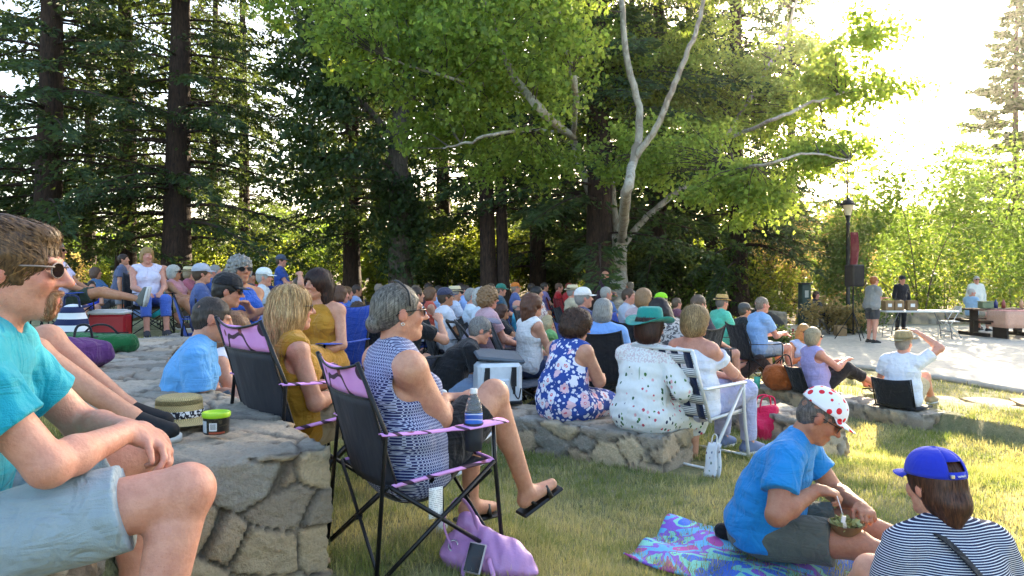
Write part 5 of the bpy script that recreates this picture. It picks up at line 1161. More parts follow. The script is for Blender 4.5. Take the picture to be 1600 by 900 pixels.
# towel, bowl and fork with the man in the polka dot cap
TW = V(1.28, 3.62, 0)
k = NT('towel'); co = k.coord(); n = k.noise(co, 3.1, 2, .4, 1.5); c = k.ramp(n, [(.3, hexc('3a6fd8')), (.4, hexc('7fd8c8')), (.47, hexc('8a5ad0')), (.54, hexc('5fb8e8')), (.62, hexc('b84aa8')), (.72, hexc('58d0a0'))], 'CONSTANT'); c = k.mix(k.noise(co, 60, 3), c, k.mix(.3, c, (.1, .1, .2)))
b = MB(); g = []
for i, u in enumerate(np.linspace(-.62, .75, 42)):
    row = []
    for v in np.linspace(-.42, .40, 26):
        p = rotz(R(-28)) @ V(u, v, 0) + TW; e = max(0, -u - .25); row.append(V(p[0], p[1], g1(p[0], p[1]) + .02 + .012 * math.sin(u * 14 + 2 * v) * math.sin(v * 11 + 1) + e * .10 * (1 + math.sin(v * 16 + u * 5)) * .5))
    g.append(row)
b.sheet(g, .008); tag(b.build('towel', k.pbr(c, .95, k.bump(k.noise(co, 240, 2), .6, .006))), 'rumpled blue, green and purple beach towel under the man in the polka dot cap', 'towel')
bw = thing('food_bowl', 'brown bowl of green salad in the lap of the man with the dotted cap', 'food bowl', BOWL); b = MB(); b.lathe((0, 0, 0), [(.001, 0), (.045, 0), (.05, .004), (.078, .05), (.081, .052), (.075, .05), (.05, .02), (.001, .02)], 28); b.build('bowl', plain('8a6a44', .6), bw)
r_ = np.random.default_rng(3); cs_ = np.stack([r_.normal(0, .03, 260), r_.normal(0, .03, 260), .042 + r_.random(260) * .022], 1); cs_ = cs_[np.hypot(cs_[:, 0], cs_[:, 1]) < .068]; v, f = leaf_quads(cs_, .028, r_, -.2, .8); k = NT('salad'); k.pbr(k.mix(k.noise(k.coord(), 60, 2), (.16, .22, .05), (.5, .45, .22)), .5); raw_mesh('salad', v, f, k.m, bw, smooth=False)
fk = MB(); fk.tube([FORK, FORK + V(.012, -.01, -.05), FORK + V(.02, -.015, -.085)], .0035, 6, flat=.5); fk.box(FORK + V(.022, -.016, -.1), (.018, .003, .03), roty(R(10)))
for q_ in (-.006, -.002, .002, .006): fk.tube([FORK + V(.025 + q_, -.017, -.113), FORK + V(.029 + q_, -.018, -.14)], .0012, 4)
tag(fk.build('fork', white_pl), 'white plastic fork held by the man in the polka dot cap', 'fork')
v2, q2 = polygonize([Cp((-.07, 0, .05), (.07, .02, .04), .055, .04, .03), Pl((0, 0, .003), (0, 0, -1))], .01, lambda X: wob(X, .014, 40, 2)); tag(raw_mesh('black_pouch', v2, q2, cloth('101012'), loc=(*at(1155, 3.95)[:2], g1(1.2, 3.95))), 'small black cloth pouch on the grass by the towel', 'pouch')

# left terrace: cooler, bags
rc = thing('red_cooler', 'red picnic cooler with white lid on the left terrace grass', 'cooler', at(172, 10.0), R(12)); b = MB(); b.box((0, 0, .17), (.46, .32, .34), bev=.025); b.build('body', plain('a81420', .4), rc); b = MB(); b.box((0, 0, .365), (.48, .34, .05), bev=.02); b.box((0, 0, .395), (.38, .25, .02), bev=.008); b.build('lid', white_pl, rc); b = MB(); b.tube([V(-.24, -.12, .3), V(-.25, -.14, .2), V(-.25, .14, .2), V(-.24, .12, .3)], .008, 6); b.build('handle', white_pl, rc)
st = thing('striped_bag', 'navy and white striped bag standing on the left terrace beside the red cooler', 'bag', at(112, 8.0), R(-10)); k = NT('striped_canvas'); wv = k.math('SINE', k.math('MULTIPLY', k.xyz(k.coord())[2], 48)); v2, q2 = polygonize([Cp((0, 0, .12), (0, 0, .3), .16, .12, .04, 1.2, (1, 0, 0)), Pl((0, 0, .005), (0, 0, -1))], .016, lambda X: wob(X, .012, 18, 1)); raw_mesh('bag_body', v2, q2, k.pbr(k.mix(k.math('GREATER_THAN', wv, .0), hexc('14204a'), hexc('dfe2e6')), .85), st); b = MB(); b.tube(sp([(-.1, 0, .38), (-.07, 0, .5), (.07, 0, .5), (.1, 0, .38)], 5), .012, 6); b.build('handle', cloth('14204a'), st)
def softbag(name, label, loc, col, size, seed, cat='bag', rz=0, trim=None):
    t = thing(name, label, cat, loc, rz); a, d, h = size; v2, q2 = polygonize([Cp((-a, 0, h * .45), (a, 0, h * .4), h * .45, h * .38, h * .2, d, (0, 1, 0)), Pl((0, 0, .004), (0, 0, -1))], max(.01, a * .07), lambda X: wob(X, .012, 24, seed)); raw_mesh('bag_body', v2, q2, cloth(col), t)
    b = MB(); b.tube(sp([(-a * .7, 0, h * .75), (-a * .3, .02, h * 1.15), (a * .3, -.02, h * 1.15), (a * .7, 0, h * .7)], 5), .009, 6); b.build('handle', cloth(trim or '18181c'), t)
    b = MB(); b.tube([V(x, -d * h * .0 - .01, h * .44 + math.sqrt(max(0, 1)) * h * .41) for x in np.linspace(-a, a, 8)], .005, 5); b.build('zip', cloth('18181c'), t); return t
softbag('duffel_bag', 'dark green duffel bag lying on top of the left stone wall', (*P(158, 560, 6.3)[:2], .46), '12602f', (.22, 1.3, .2), 1, 'duffel bag', R(10))
softbag('backpack', 'small purple backpack on the stone wall top in front of the green duffel bag', (*P(130, 570, 5.2)[:2], .46), '5a2a6a', (.1, 1.2, .26), 2, 'backpack', R(60))
# stroller and grey lounge chair
sr = thing('stroller', 'grey baby stroller with ribbed canopy among the seated crowd', 'stroller', at(768, 7.9), R(20)); gm = cloth('7d7888'); b = MB(); g = []
for i in range(11):
    a = PI * (.02 + .55 * i / 10); g.append([V(-.02 - .26 * math.cos(a), y * .23, .62 + .34 * math.sin(a) * (1 - .12 * abs(y) ** 3) + .006 * math.cos(i * PI)) for y in np.linspace(-1, 1, 9)])
b.sheet(g, .006); b.build('canopy', gm, sr); b = MB(); b.box((-.05, 0, .5), (.3, .36, .25), bev=.05); b.build('seat', gm, sr); b = MB(); b.box((-.205, 0, .52), (.012, .2, .16), bev=.004); b.build('window_panel', blackpl, sr)
b = MB(); b.tube(sp([(.25, .25, .1), (-.2, .25, .6), (-.42, .24, .9), (-.46, 0, .93), (-.42, -.24, .9), (-.2, -.25, .6), (.25, -.25, .1)], 5), .014, 7); b.build('handle', blackpl, sr)
for x in (-.3, .3):
    for y in (-.26, .26): b = MB(); b.tube([V(x + .1 * math.cos(w), y, .11 + .1 * math.sin(w)) for w in np.linspace(0, 2 * PI, 15)], .018, 6); b.tube([V(x, y, .11), V(x * .3, y * .9, .42)], .01, 5); b.build('wheel', blackpl, sr)
lc = thing('lounge_chair', 'dark grey reclined sling chair with the brown haired girl, behind the soft cooler', 'lounge chair', at(835, 7.6), R(10)); b = MB(); b.sheet([[V(-.2 - .3 * u, y, .3 + .65 * u) for y in np.linspace(-.26, .26, 7)] for u in np.linspace(0, 1, 8)], .008); b.build('backrest', cloth('4a4f5a'), lc); b = MB(); b.sheet([[V(-.2 + .5 * u, y, .3 + .06 * u) for y in np.linspace(-.26, .26, 7)] for u in np.linspace(0, 1, 6)], .008); b.build('seat', cloth('4a4f5a'), lc)
for y in (-.28, .28): b = MB(); b.tube([V(-.5, y, .96), V(-.2, y, .3), V(.3, y, .0)], .013, 6); b.tube([V(-.4, y, 0), V(.3, y, .36)], .013, 6); b.build('leg', blackpl, lc)
# ------------------------------------------------------------ patterned cloth
def pat_floral(base='2c4da0', a='e8e6f0', b_='d86a7c'):
    k = NT('floral_cloth'); co = k.coord(); wp = k.n('ShaderNodeVectorMath', operation='MULTIPLY_ADD', inp={0: k.n('ShaderNodeTexNoise', inp={'Vector': co, 'Scale': 22}).outputs['Color'], 1: (.03, .03, .03), 2: co}).outputs[0]
    v = k.n('ShaderNodeTexVoronoi', inp={'Vector': wp, 'Scale': 11}); d = v.outputs['Distance']; ang = k.noise(wp, 60, 1)
    pet = k.math('ADD', d, k.math('MULTIPLY', k.math('SUBTRACT', ang, .5), .35)); rr = k.xyz(v.outputs['Color'])[0]
    c = k.mix(k.noise(co, 12, 2), hexc(base), tuple(x * .75 for x in hexc(base)))
    v2 = k.n('ShaderNodeTexVoronoi', inp={'Vector': wp, 'Scale': 30}); c = k.mix(k.math('MULTIPLY', k.math('LESS_THAN', v2.outputs['Distance'], .42), k.math('GREATER_THAN', k.xyz(v2.outputs['Color'])[1], .45)), c, hexc(a))
    c = k.mix(k.math('LESS_THAN', pet, .43), c, k.mix(k.math('GREATER_THAN', rr, .55), hexc(a), hexc('e8c0c8'))); c = k.mix(k.math('LESS_THAN', d, .17), c, hexc(b_)); c = k.mix(k.math('LESS_THAN', d, .10), c, hexc('f0e6e2')); c = k.mix(k.math('LESS_THAN', d, .055), c, (.04, .03, .08))
    return k.pbr(c, .9, k.bump(k.noise(k.map(co, (9, 9, 5)), 1.6, 2), .6, .03))
def pat_dress():
    k = NT('white_printed_dress'); co = k.coord(); xz = k.map(co, (1, 1, .28)); v = k.n('ShaderNodeTexVoronoi', inp={'Vector': k.map(co, (1, 1, .75)), 'Scale': 27}); z = k.xyz(co)[2]
    low = k.n('ShaderNodeMapRange', inp={0: z, 1: .50, 2: .10, 3: .10, 4: .85}).outputs[0]; on = k.math('MULTIPLY', k.math('LESS_THAN', k.math('ADD', v.outputs['Distance'], k.math('MULTIPLY', k.noise(co, 90, 2), .28)), .42), k.math('LESS_THAN', k.xyz(v.outputs['Color'])[0], low))
    fc = k.ramp(k.xyz(v.outputs['Color'])[1], [(0, hexc('2f5a34')), (.3, hexc('c0485a')), (.5, hexc('24284a')), (.68, hexc('e0a8a8')), (.8, hexc('4a7a3a'))], 'CONSTANT')
    st = k.n('ShaderNodeTexVoronoi', inp={'Vector': k.map(k.n('ShaderNodeVectorMath', operation='MULTIPLY_ADD', inp={0: k.n('ShaderNodeTexNoise', inp={'Vector': co, 'Scale': 6}).outputs['Color'], 1: (.05, .05, 0), 2: co}).outputs[0], (1, 1, .06)), 'Scale': 15}); ln = k.math('MULTIPLY', k.math('LESS_THAN', st.outputs['Distance'], .085), k.math('LESS_THAN', z, .50))
    c = k.mix(ln, (.74, .75, .72), (.34, .42, .32)); c = k.mix(on, c, fc); lace = k.math('MULTIPLY', k.math('GREATER_THAN', z, .50), k.math('GREATER_THAN', k.noise(co, 75, 2), .52)); c = k.mix(lace, c, (.62, .5, .5))
    return k.pbr(c, .85, k.bump(k.noise(k.map(co, (9, 9, 5)), 1.6, 2), .7, .03))
def pat_weave():
    k = NT('basket_print'); co = k.coord(); s = k.xyz(co); a = k.math('SINE', k.math('MULTIPLY', k.math('ADD', s[1], s[0]), 520)); b_ = k.math('SINE', k.math('MULTIPLY', s[2], 520)); w1 = k.math('SINE', k.math('MULTIPLY', k.math('ADD', s[1], s[0]), 150))
    f = k.math('GREATER_THAN', k.math('MAXIMUM', a, b_), .55); c = k.mix(f, hexc('2a3268'), hexc('b4bad2')); c = k.mix(k.math('GREATER_THAN', k.math('MULTIPLY', a, b_), .62), c, hexc('1a2050')); return k.pbr(c, .85, k.bump(k.noise(k.map(co, (9, 9, 5)), 1.6, 2), .7, .03))
def pat_stripes(c1='dfe2ea', c2='1c2444', fr=820, name='striped_cloth'):
    k = NT(name); co = k.coord(); wv = k.math('SINE', k.math('MULTIPLY', k.math('MULTIPLY_ADD', k.noise(co, 3, 1), .03, k.xyz(co)[2]), fr)); return k.pbr(k.mix(k.math('GREATER_THAN', wv, .55 if fr > 100 else 0), hexc(c2), hexc(c1)), .9, k.bump(k.noise(k.map(co, (9, 9, 5)), 1.6, 2), .7, .03))
def pat_dots():
    k = NT('polka_cloth'); co = k.coord(); v = k.n('ShaderNodeTexVoronoi', inp={'Vector': co, 'Scale': 23, 'Randomness': .35}); return k.pbr(k.mix(k.math('LESS_THAN', v.outputs['Distance'], .36), (.80, .80, .82), hexc('d81e2c')), .8)
def pat_blotch(base, b_, sc=26, name='printed_cloth'):
    k = NT(name); co = k.coord(); n = k.noise(co, sc, 3, .6, .8); return k.pbr(k.mix(k.ramp(n, [(.5, (0, 0, 0)), (.54, (1, 1, 1))]), hexc(base), hexc(b_)), .9, k.bump(k.noise(k.map(co, (9, 9, 5)), 1.6, 2), .6, .03))

def seat(px, d, z=None): 
    x = (px - CX) / F * d; return V(x, d, g1(x, d) if z is None else z)
N = .0075
# ---- the man at the left
A_ = person('large man in a teal T-shirt with goatee and sunglasses at the left edge', (-1.39, 1.78, .37), 22, 'wall', sc=1.04, fat=1.06, lean=3, hunch=15, kn=(.42, .27, .22), kr=(.54, -.13, .20), an=(.38, .25, -.36), ar=(.42, -.24, -.36),
            lh=(.43, .06, .31), rh=(.40, .015, .325), lp=(-.2, .9, -.6), rp=(-.2, -.85, -.6), head=(-4, -4, 0), top=('tee', '0c98ac'), bot=('shorts', '93a3ab'), hair=('mop', '3c2818', '8e6a42'), gl=dict(dark='1c100c', frame='8a7c74'), skin='red', shoes='8a8c90', beard=('7a4a2c', 'b89470'), cell=.006, hcurl=.75, hd={1: (.7, -.45, -.5), -1: (.75, .3, -.5), 11: (.5, .2, .8), 9: (.5, -.2, .8)}, wr=1.05)
B_ = person('mostly hidden person with bare legs and black sneakers resting on the left stone wall', (-2.34, 2.80, .44), 8, 'flat', lean=-20, kn=(.50, .09, .42), an=(.80, .08, .15), kr=(.52, -.06, .38), ar=(.86, -.04, .13), hz=.16, flatfoot=True, top=('tee', '3a4250'), bot=('shorts', '33383f'), shoes='101216', cell=.009, hair=('short', '3a2a1c'))
# ---- the woman in the near camp chair
W_ = person('woman in sleeveless navy and white print top seated in the nearest camp chair', (-.42, 3.02, g1(-.47, 2.92)), 34, 'chair', sc=.97, hz=.385, fat=1.14, bust=1.05, lean=-24, hunch=22, twist=-4, kn=(.40, .16, .56), kr=(.41, -.02, .63), an=(.42, .2, .09), ar=(.62, .02, .15),
            lh=(.32, .12, .60), rh=(.22, .10, .60), rp=(-.4, -.9, -.5), head=(-8, 2, 0), top=('tank', pat_weave()), bot=('shorts', '111114'), hair=('bun', '38332d', '958f84'), gl=dict(dark='1c1512', frame='14110f'), skin='mid', shoes='sandal', cell=.0068, wr=1.22, sho=.18)
g_ = MB(); A = lambda x, y, z: W_['Hc'] + W_['hx'] * x + W_['hy'] * y + W_['hz'] * z
g_.tube(sp([A(.02, .088, .03), A(.015, .085, .09), A(-.01, .05, .128), A(-.015, 0, .134), A(-.01, -.05, .128), A(.015, -.085, .09), A(.02, -.09, .03)], 5), .005, 6); g_.build('headband_glasses', plain('14141c', .3), W_['root']); g_ = MB()
g_.tube([A(-.014, -.09, -.035) + V(.006 * math.cos(w), 0, .006 * math.sin(w) - .006) for w in np.linspace(0, 2 * PI, 12)], .0022, 5); g_.build('earring', plain('d8d4c8', .2, 1), W_['root'])
# blonde woman
person('long haired blonde woman in a mustard top in the pink trimmed camp chair', (-1.09, 3.76, g1(-1.08, 3.72)), 34, 'chair', sc=.94, hz=.38, fat=1.06, bust=.9, lean=-18, hunch=16, kn=(.42, .12, .50), lh=(.28, .1, .56), rh=(.20, -.08, .54), rp=(-.5, -.7, -.6), head=(-6, 0, 0), top=('tank', 'b0801c'), bot=('shorts', 'a89878'), hair=('long', '8a6638', 'e0c088'), gl=True, skin='mid', cell=.008, shoes='sandal')
person('short haired man in a light blue T-shirt bowing his head by the stone wall', (-1.93, 4.35, g1(-1.4, 4.45) + .0), 18, 'low', sc=1.06, hz=.19, kn=(.36, .13, .34), an=(.6, .12, .09), lean=-2, hunch=18, fat=1.08, lh=(.34, .1, .36), rh=(.3, -.08, .34), head=(6, -14, 0), top=('tee', '5fa4dc'), bot=('shorts', '3a4450'), hair=('crop', '2c241e', '5a5048'), gl=dict(drop=-.03), skin='mid', cell=.0075)
wc = thing('low_chair', 'white framed low chair under the man in the light blue T-shirt', 'low chair', (-1.96, 4.33, g1(-1.4, 4.45)), R(18)); wc.scale = (1, 1, .68); b = MB(); b.tube(sp([(-.16, -.26, .05), (-.24, -.26, .4), (-.27, -.2, .47), (-.27, .2, .47), (-.24, .26, .4), (-.16, .26, .05)], 5), .015, 7); b.build('back_frame', white_pl, wc); b = MB(); b.sheet([[V(-.18 + .42 * u, y, .2 + .03 * u) for y in np.linspace(-.25, .25, 5)] for u in (0, .5, 1)], .01); b.build('seat', cloth('c8ccd8'), wc)
for y in (-.26, .26): b = MB(); b.tube([V(-.2, y, .2), V(.25, y, .22), V(.28, y, 0)], .012, 6); b.build('leg', white_pl, wc)
person('person in a black baseball cap and dark navy shirt behind the man in light blue', seat(335, 5.6), 10, 'low', hz=.38, lean=-4, hunch=14, head=(8, -8), top=('tee', '1c2440'), bot=('shorts', '2a2c33'), hair=('short', '1c1512'), hat=('cap', cloth('15161c')), gl=True, skin='mid', cell=.0095)
person('young woman in a white tank top half hidden by the man in light blue', seat(352, 5.0), 14, 'ground', lean=-8, hunch=10, head=(4, -22), bust=.8, top=('tank', 'e4dfe6'), bot=('shorts', '26365a'), hair=('wavy', '5a3420', 'a87848'), skin='mid', cell=.0095)
person('older woman with curly grey hair, dark sunglasses and strapless blue dress, arms folded', seat(379, 6.6), -38, 'chair', lean=-12, bust=1, fat=1.05, head=(-4, 4), lh=(.26, -.12, .86), rh=(.28, .10, .83), top=('strap', '1f56b4', 'dress'), bot=(None, None), hair=('curly', '6a6862', 'c0beb8'), gl=True, skin='tan', cell=.0095, group='seated crowd')
camp_chair('blue camp chair under the woman in the blue strapless dress', seat(379, 6.6), -38, cloth('1c3f9a'), None, False)
person('young dark haired woman in a mustard strap top turning toward the blonde woman', seat(503, 6.1), -105, 'chair', hz=.44, lean=-2, bust=1, head=(-18, 2), top=('strap', 'b98324', 'dress'), bot=(None, None), hair=('wavy', '1c1210', '4a2c20'), skin='mid', open_eyes=True, cell=.0085, sho=.17)
# middle ground
person('woman with blonde bun and black T-shirt left of the forward leaning man', seat(627, 6.9), 48, 'chair', hz=.46, lean=0, hunch=8, head=(-14, 0), rh=(.36, -.14, .92), top=('tee', '0f1014'), bot=('shorts', '2c3442'), hair=('bun', '9a7a4a', 'd8b880'), skin='mid', cell=.009, extra=(-.08, 0, .1))
person('grey haired man in a black T-shirt leaning far forward on the low wall', (-.66, 6.88, -.03), 10, 'wall', lean=26, hunch=16, fat=1.12, kn=(.42, .16, .12), lh=(.52, .14, .22), rh=(.56, -.08, .22), head=(6, -18), top=('tee', '111217'), bot=('pants', '8299b8'), hair=('short', '6a6560', 'b0aca6'), gl=True, skin='pale', cell=.0085, wr=1.1)
person('curly dark haired woman in a blue flowered dress sitting on the low wall', (.42, 6.02, -.03), 42, 'wall', fat=1.2, bust=1.1, lean=-2, hunch=18, twist=-4, head=(-22, -14), lh=(.34, .08, .27), rh=(.40, -.04, .30), rp=(-.6, -.7, -.4), kn=(.40, .12, .08), top=('tank', pat_floral(), 'dress'), bot=(None, None), hair=('curly', '2a1a12', '6a4a34'), gl=dict(dark='8a7a70', frame='4a3020'), skin='mid', cell=.0078, wr=1.15)
person('woman in a teal brimmed hat and white printed dress on the low wall end', (.97, 5.6, -.03), 36, 'wall', fat=1.15, bust=1.1, lean=2, hunch=10, twist=14, head=(-2, 0), lh=(.34, .1, .14), rh=(.26, -.20, .22), rp=(-.5, -.8, -.5), kn=(.46, .12, .06), top=('long', pat_dress(), 'dress'), bot=(None, None), hair=('bob', '2c1a14', '54301f'), hat=('straw', (cloth('1f8a80', fold=.3), cloth('3a2a2c'), .35, .11, .085)), gl=dict(dark='201512', frame='e8e4dc'), skin='mid', cell=.0078, wr=1.1)
person('grey haired person in light blue between the two women on the wall', seat(943, 7.3), 70, 'chair', hz=.44, head=(-8, -4), top=('tee', '7fa8e4'), bot=('pants', '3a4458'), hair=('bob', '77756f', 'b6b4ae'), skin='pale', cell=.0095, fat=1.1)
person('woman with a blonde bob and white off shoulder top in the webbed lawn chair', (1.42, 5.75, g1(1.42, 5.75)), 34, 'chair', hz=.43, fat=1.1, bust=1, lean=-10, hunch=12, kn=(.44, .1, .52), kr=(.46, -.13, .50), lh=(.40, .06, .60), rh=(.42, -.1, .59), rp=(-.5, -.8, -.4), head=(-2, 0), top=('off', 'e9eaf2'), bot=('pants', 'aeb0d0'), hair=('bob', '6a5434', 'c8a878'), skin='red', cell=.0078, shoes='6a7898')
person('woman with long dark hair and floral blouse behind the webbed lawn chair', seat(1068, 7.9), 130, 'chair', hz=.52, lean=14, hunch=24, head=(30, -22), fat=1.15, top=('long', pat_blotch('b8b0a8', '4a4648', 30)), bot=('pants', '3a3a42'), hair=('long', '15100f', '3a2a24'), skin='mid', cell=.0095)
# ---- foreground right
PM = person('man in a bright blue T-shirt and white cap with red dots eating on a towel', (1.27, 3.72, g1(1.25, 3.6) + .03), -32, 'flat', fat=1.16, lean=4, hunch=24, hz=.14, head=(14, -34, 0), kn=(.42, .13, .18), kr=(.44, -.10, .15), an=(.82, .14, .08), ar=(.86, -.14, .08), lh=(.44, .02, .30), rh=(.28, -.18, .40), rp=(-.5, -.9, -.6), lp=(-.3, .9, -.5),
            top=('tee', '1184c8'), bot=('shorts', '5f6258'), hair=('crop', '4a4038', '8a8078'), hat=('cap', pat_dots()), gl=dict(dark='1a1210', frame='1a1210'), skin='b07a5c', shoes='bare', cell=.0068, hd={-1: (.85, .25, -.1), 1: (.4, -.8, -.15)}, hcurl=.95, wr=1.12)
A = lambda x, y, z: PM['Hc'] + PM['hx'] * x + PM['hy'] * y + PM['hz'] * z
SW = person('woman in a navy striped shirt and royal blue cap sitting nearest at the right', (1.50, 2.44, g1(1.43, 2.42) + .0), 97, 'ground', sc=.93, fat=1.12, bust=.9, lean=4, hunch=14, head=(10, -4, 0), lh=(.3, .12, .3), rh=(.3, -.14, .3), top=('tee', pat_stripes()), bot=('shorts', '2c3038'), hair=('pony', '3a2018', '6a4028'), hat=('cap', dict(mat=cloth('1c2fb4', fold=.3), back=True)), skin='pale', cell=.0068)
b = MB(); A2 = lambda f, l, u, o=.0: SW['Ch'] + SW['f2'] * f + SW['lat'] * l + SW['u2'] * u
b.tube(sp([A2(-.02, .10, .20), A2(-.11, .06, .12), A2(-.155, -.02, -.02), A2(-.17, -.10, -.16), A2(-.16, -.17, -.28), A2(-.05, -.22, -.36)], 6), .019, 8, flat=.14); b.build('bag_strap', cloth('15161c'), SW['root'])

# ---- right terrace
person('woman with a bob and lilac top in the left black ground chair', (4.02, 9.75, -.44), 8, 'ground', lean=-14, bust=.9, fat=1.1, head=(4, 0), kn=(.36, .1, .34), an=(.78, .1, .12), lh=(.34, .06, .42), rh=(.36, -.08, .44), top=('tank', 'b0a4d4'), bot=('capri', '17171a'), hair=('bob', '8a7a60', 'c8b890'), gl=True, skin='red', cell=.0105, shoes='sandal')
person('man in a white shirt raising a hand to his tan sun hat', (4.62, 8.75, -.44), 44, 'ground', lean=-6, fat=1.1, head=(-14, 2), rh=(.13, -.16, .86), rp=(.3, -1, -.1), lh=(.3, .16, .3), top=('tee', 'e6e8f0'), bot=('shorts', 'b8a888'), hair=('short', '8a8078'), hat=('straw', (cloth('a08c64'), cloth('8a7850'), .3, .1, .06)), skin='red', cell=.0105, shoes='a09070')
for (x, y, rz, lab) in ((3.96, 9.75, 8, 'black fabric ground chair holding the woman in lilac'), (4.58, 8.70, 40, 'black fabric ground chair holding the man in the tan hat')):
    t = thing('ground_chair', lab, 'ground chair', (x, y, -.44), R(rz), 'black ground chairs on the wall'); b = MB(); b.sheet([[V(-.17 - .12 * u - .05 * (1 - v * v), v * .21, .03 + .32 * u + .02 * v * v) for v in np.linspace(-1, 1, 9)] for u in np.linspace(0, 1, 7)], .02); b.build('backrest', cloth('14161c'), t); b = MB(); b.sheet([[V(-.17 + .42 * u, v * .25, .035) for v in np.linspace(-1, 1, 5)] for u in (0, .5, 1)], .02); b.build('seat', cloth('14161c'), t)
    for y_ in (-1, 1): b = MB(); b.tube([V(-.17, y_ * .22, .04), V(-.29, y_ * .22, .38)], .009, 5); b.build('back_post', steel, t)
softbag('orange_bag', 'orange brown printed tote bag leaning beside the black ground chair', (3.72, 10.05, -.44), 'a8541c', (.13, 1.1, .40), 5, 'tote bag')
person('blonde woman in a white top and dark trousers reclining low with knees up', (3.15, 10.75, -.50), 5, 'ground', lean=-38, hunch=10, bust=.9, head=(6, 14), kn=(.42, .1, .40), an=(.75, .1, .08), lh=(.24, .1, .36), rh=(.2, -.1, .34), top=('tank', 'e2dccc'), bot=('pants', '3a2a24'), hair=('long', 'a07a40', 'f0d8a0'), gl=True, skin='red', cell=.0115)
person('long haired blonde woman in pale blue sitting on the ground facing the camera', seat(1254, 11.6), -82, 'ground', lean=-4, head=(0, 0), bust=.9, top=('tank', 'a8bcdc'), bot=('shorts', '8090b0'), hair=('long', '9a6e38', 'e0b070'), gl=True, skin='tan', cell=.012)
person('man in a light blue shirt seated in profile at the right with folded arms', seat(1183, 10.9), 14, 'chair', lean=-4, hunch=14, head=(0, 0), lh=(.42, .04, .72), rh=(.40, -.04, .74), top=('tee', '8fb4e0'), bot=('shorts', 'a8b8c8'), hair=('crop', '6a5a4c', 'b0a08c'), skin='red', cell=.011, group='seated crowd')
person('man in a straw fedora and mint green shirt on the dark camp chair', seat(1126, 12.2), 18, 'chair', lean=-6, head=(4, -4), top=('tee', '5fc8a8'), bot=('shorts', '8a8470'), hair=('short', '6a6058'), hat=('straw', (cloth('c8a060'), cloth('3a2a1c'), .3, .09, .045)), skin='red', cell=.012, group='seated crowd')
person('man in grey cap and black shirt beside the man in straw fedora', seat(1160, 12.8), 16, 'chair', lean=-4, head=(0, 0), top=('tee', '22242a'), bot=('shorts', '4a4c50'), hair=('short', '4a4038'), hat=('cap', cloth('4a4a4c')), skin='mid', cell=.012, group='seated crowd')
tt = MB(); tt.sheet([[at(1140 + 18 * v + 10 * u, 11.9) + V(0, 0, .75 - .6 * u - .03 * math.sin(v * 7)) for v in np.linspace(0, 1, 7)] for u in np.linspace(0, 1, 8)], .01); tag(tt.build('draped_cloth', cloth('6a2a9a')), 'purple cloth draped over the arm of the dark camp chair', 'cloth')
cup = MB(); cup.lathe((0, 0, 0), [(.001, 0), (.035, 0), (.045, .16), (.04, .16), (.032, .01)], 16); tag(cup.build('cup', plain('4fb89a', .4), loc=((1183 - CX) / F * 10.1, 10.1, -.43)), 'teal plastic cup standing on the low wall beside the reclining blonde', 'cup')

# ---- the plaza
PZ = -.6
def pz(px, d): return V((px - CX) / F * d, d, PZ)
person('red haired man in grey shirt and dark shorts standing by the folding table', pz(1362, 18.8), 12, 'stand', fat=1.2, head=(0, 2), lh=(.28, -.1, 1.14), rh=(.28, .12, 1.1), rp=(-.3, -.9, -.4), top=('tee', '8a8a88'), bot=('shorts', '3c3c3e'), hair=('short', '8a4a20', 'c87838'), gl=True, skin='red', shoes='26221f', cell=.014)
person('man in a dark cap and all black clothes standing behind the paper boxes', pz(1407, 23), -80, 'stand', head=(0, 0), top=('long', '17141a'), bot=('pants', '141416'), hair=('short', '3a3028'), hat=('cap', cloth('1c1c20')), skin='red', shoes='18181a', cell=.018)
person('white haired man in a loose white shirt standing by the picnic table', pz(1524, 24), -95, 'stand', head=(-6, 0), fat=1.15, top=('long', 'd8dcd4'), bot=('shorts', 'a89878'), hair=('short', 'a8a49c', 'd8d4cc'), gl=True, skin='red', cell=.018)
person('white haired person in a light blue shirt seated at the picnic table', pz(1519, 22.6), 20, 'chair', hz=.56, head=(-40, 0), top=('tee', '9cc0dc'), bot=('shorts', '8a8470'), hair=('short', 'b0aca4', 'd8d4cc'), skin='red', cell=.018)
person('dark haired person in black seated behind the green pillar', seat(1277, 23), -60, 'chair', head=(-10, 0), top=('tee', '1c1a20'), bot=('pants', '2a2a30'), hair=('bob', '3a1c18'), skin='red', cell=.02)
fw = plain('d8d8d4', .45); ft = thing('folding_table', 'long white plastic folding table on the plaza with paper boxes at its end', 'folding table', pz(1432, 20.2), R(-3)); b = MB(); b.box((0, 0, .74), (1.95, .76, .045), bev=.02); b.build('table_top', fw, ft)
for x in (-.75, .75):
    for y in (-.28, .28): b = MB(); b.tube(sp([(x * .8, y, .72), (x, y, .35), (x * 1.06, y, 0)], 4), .013, 6); b.build('leg', plain('6a6c70', .4, .5), ft)
    b = MB(); b.tube([V(x * 1.03, -.28, .2), V(x * 1.03, .28, .2)], .01, 5); b.tube([V(x * .85, 0, .71), V(x * .2, 0, .71)], .01, 5); b.build('brace', plain('6a6c70', .4, .5), ft)
kraft = plain('8a6e4c', .8)
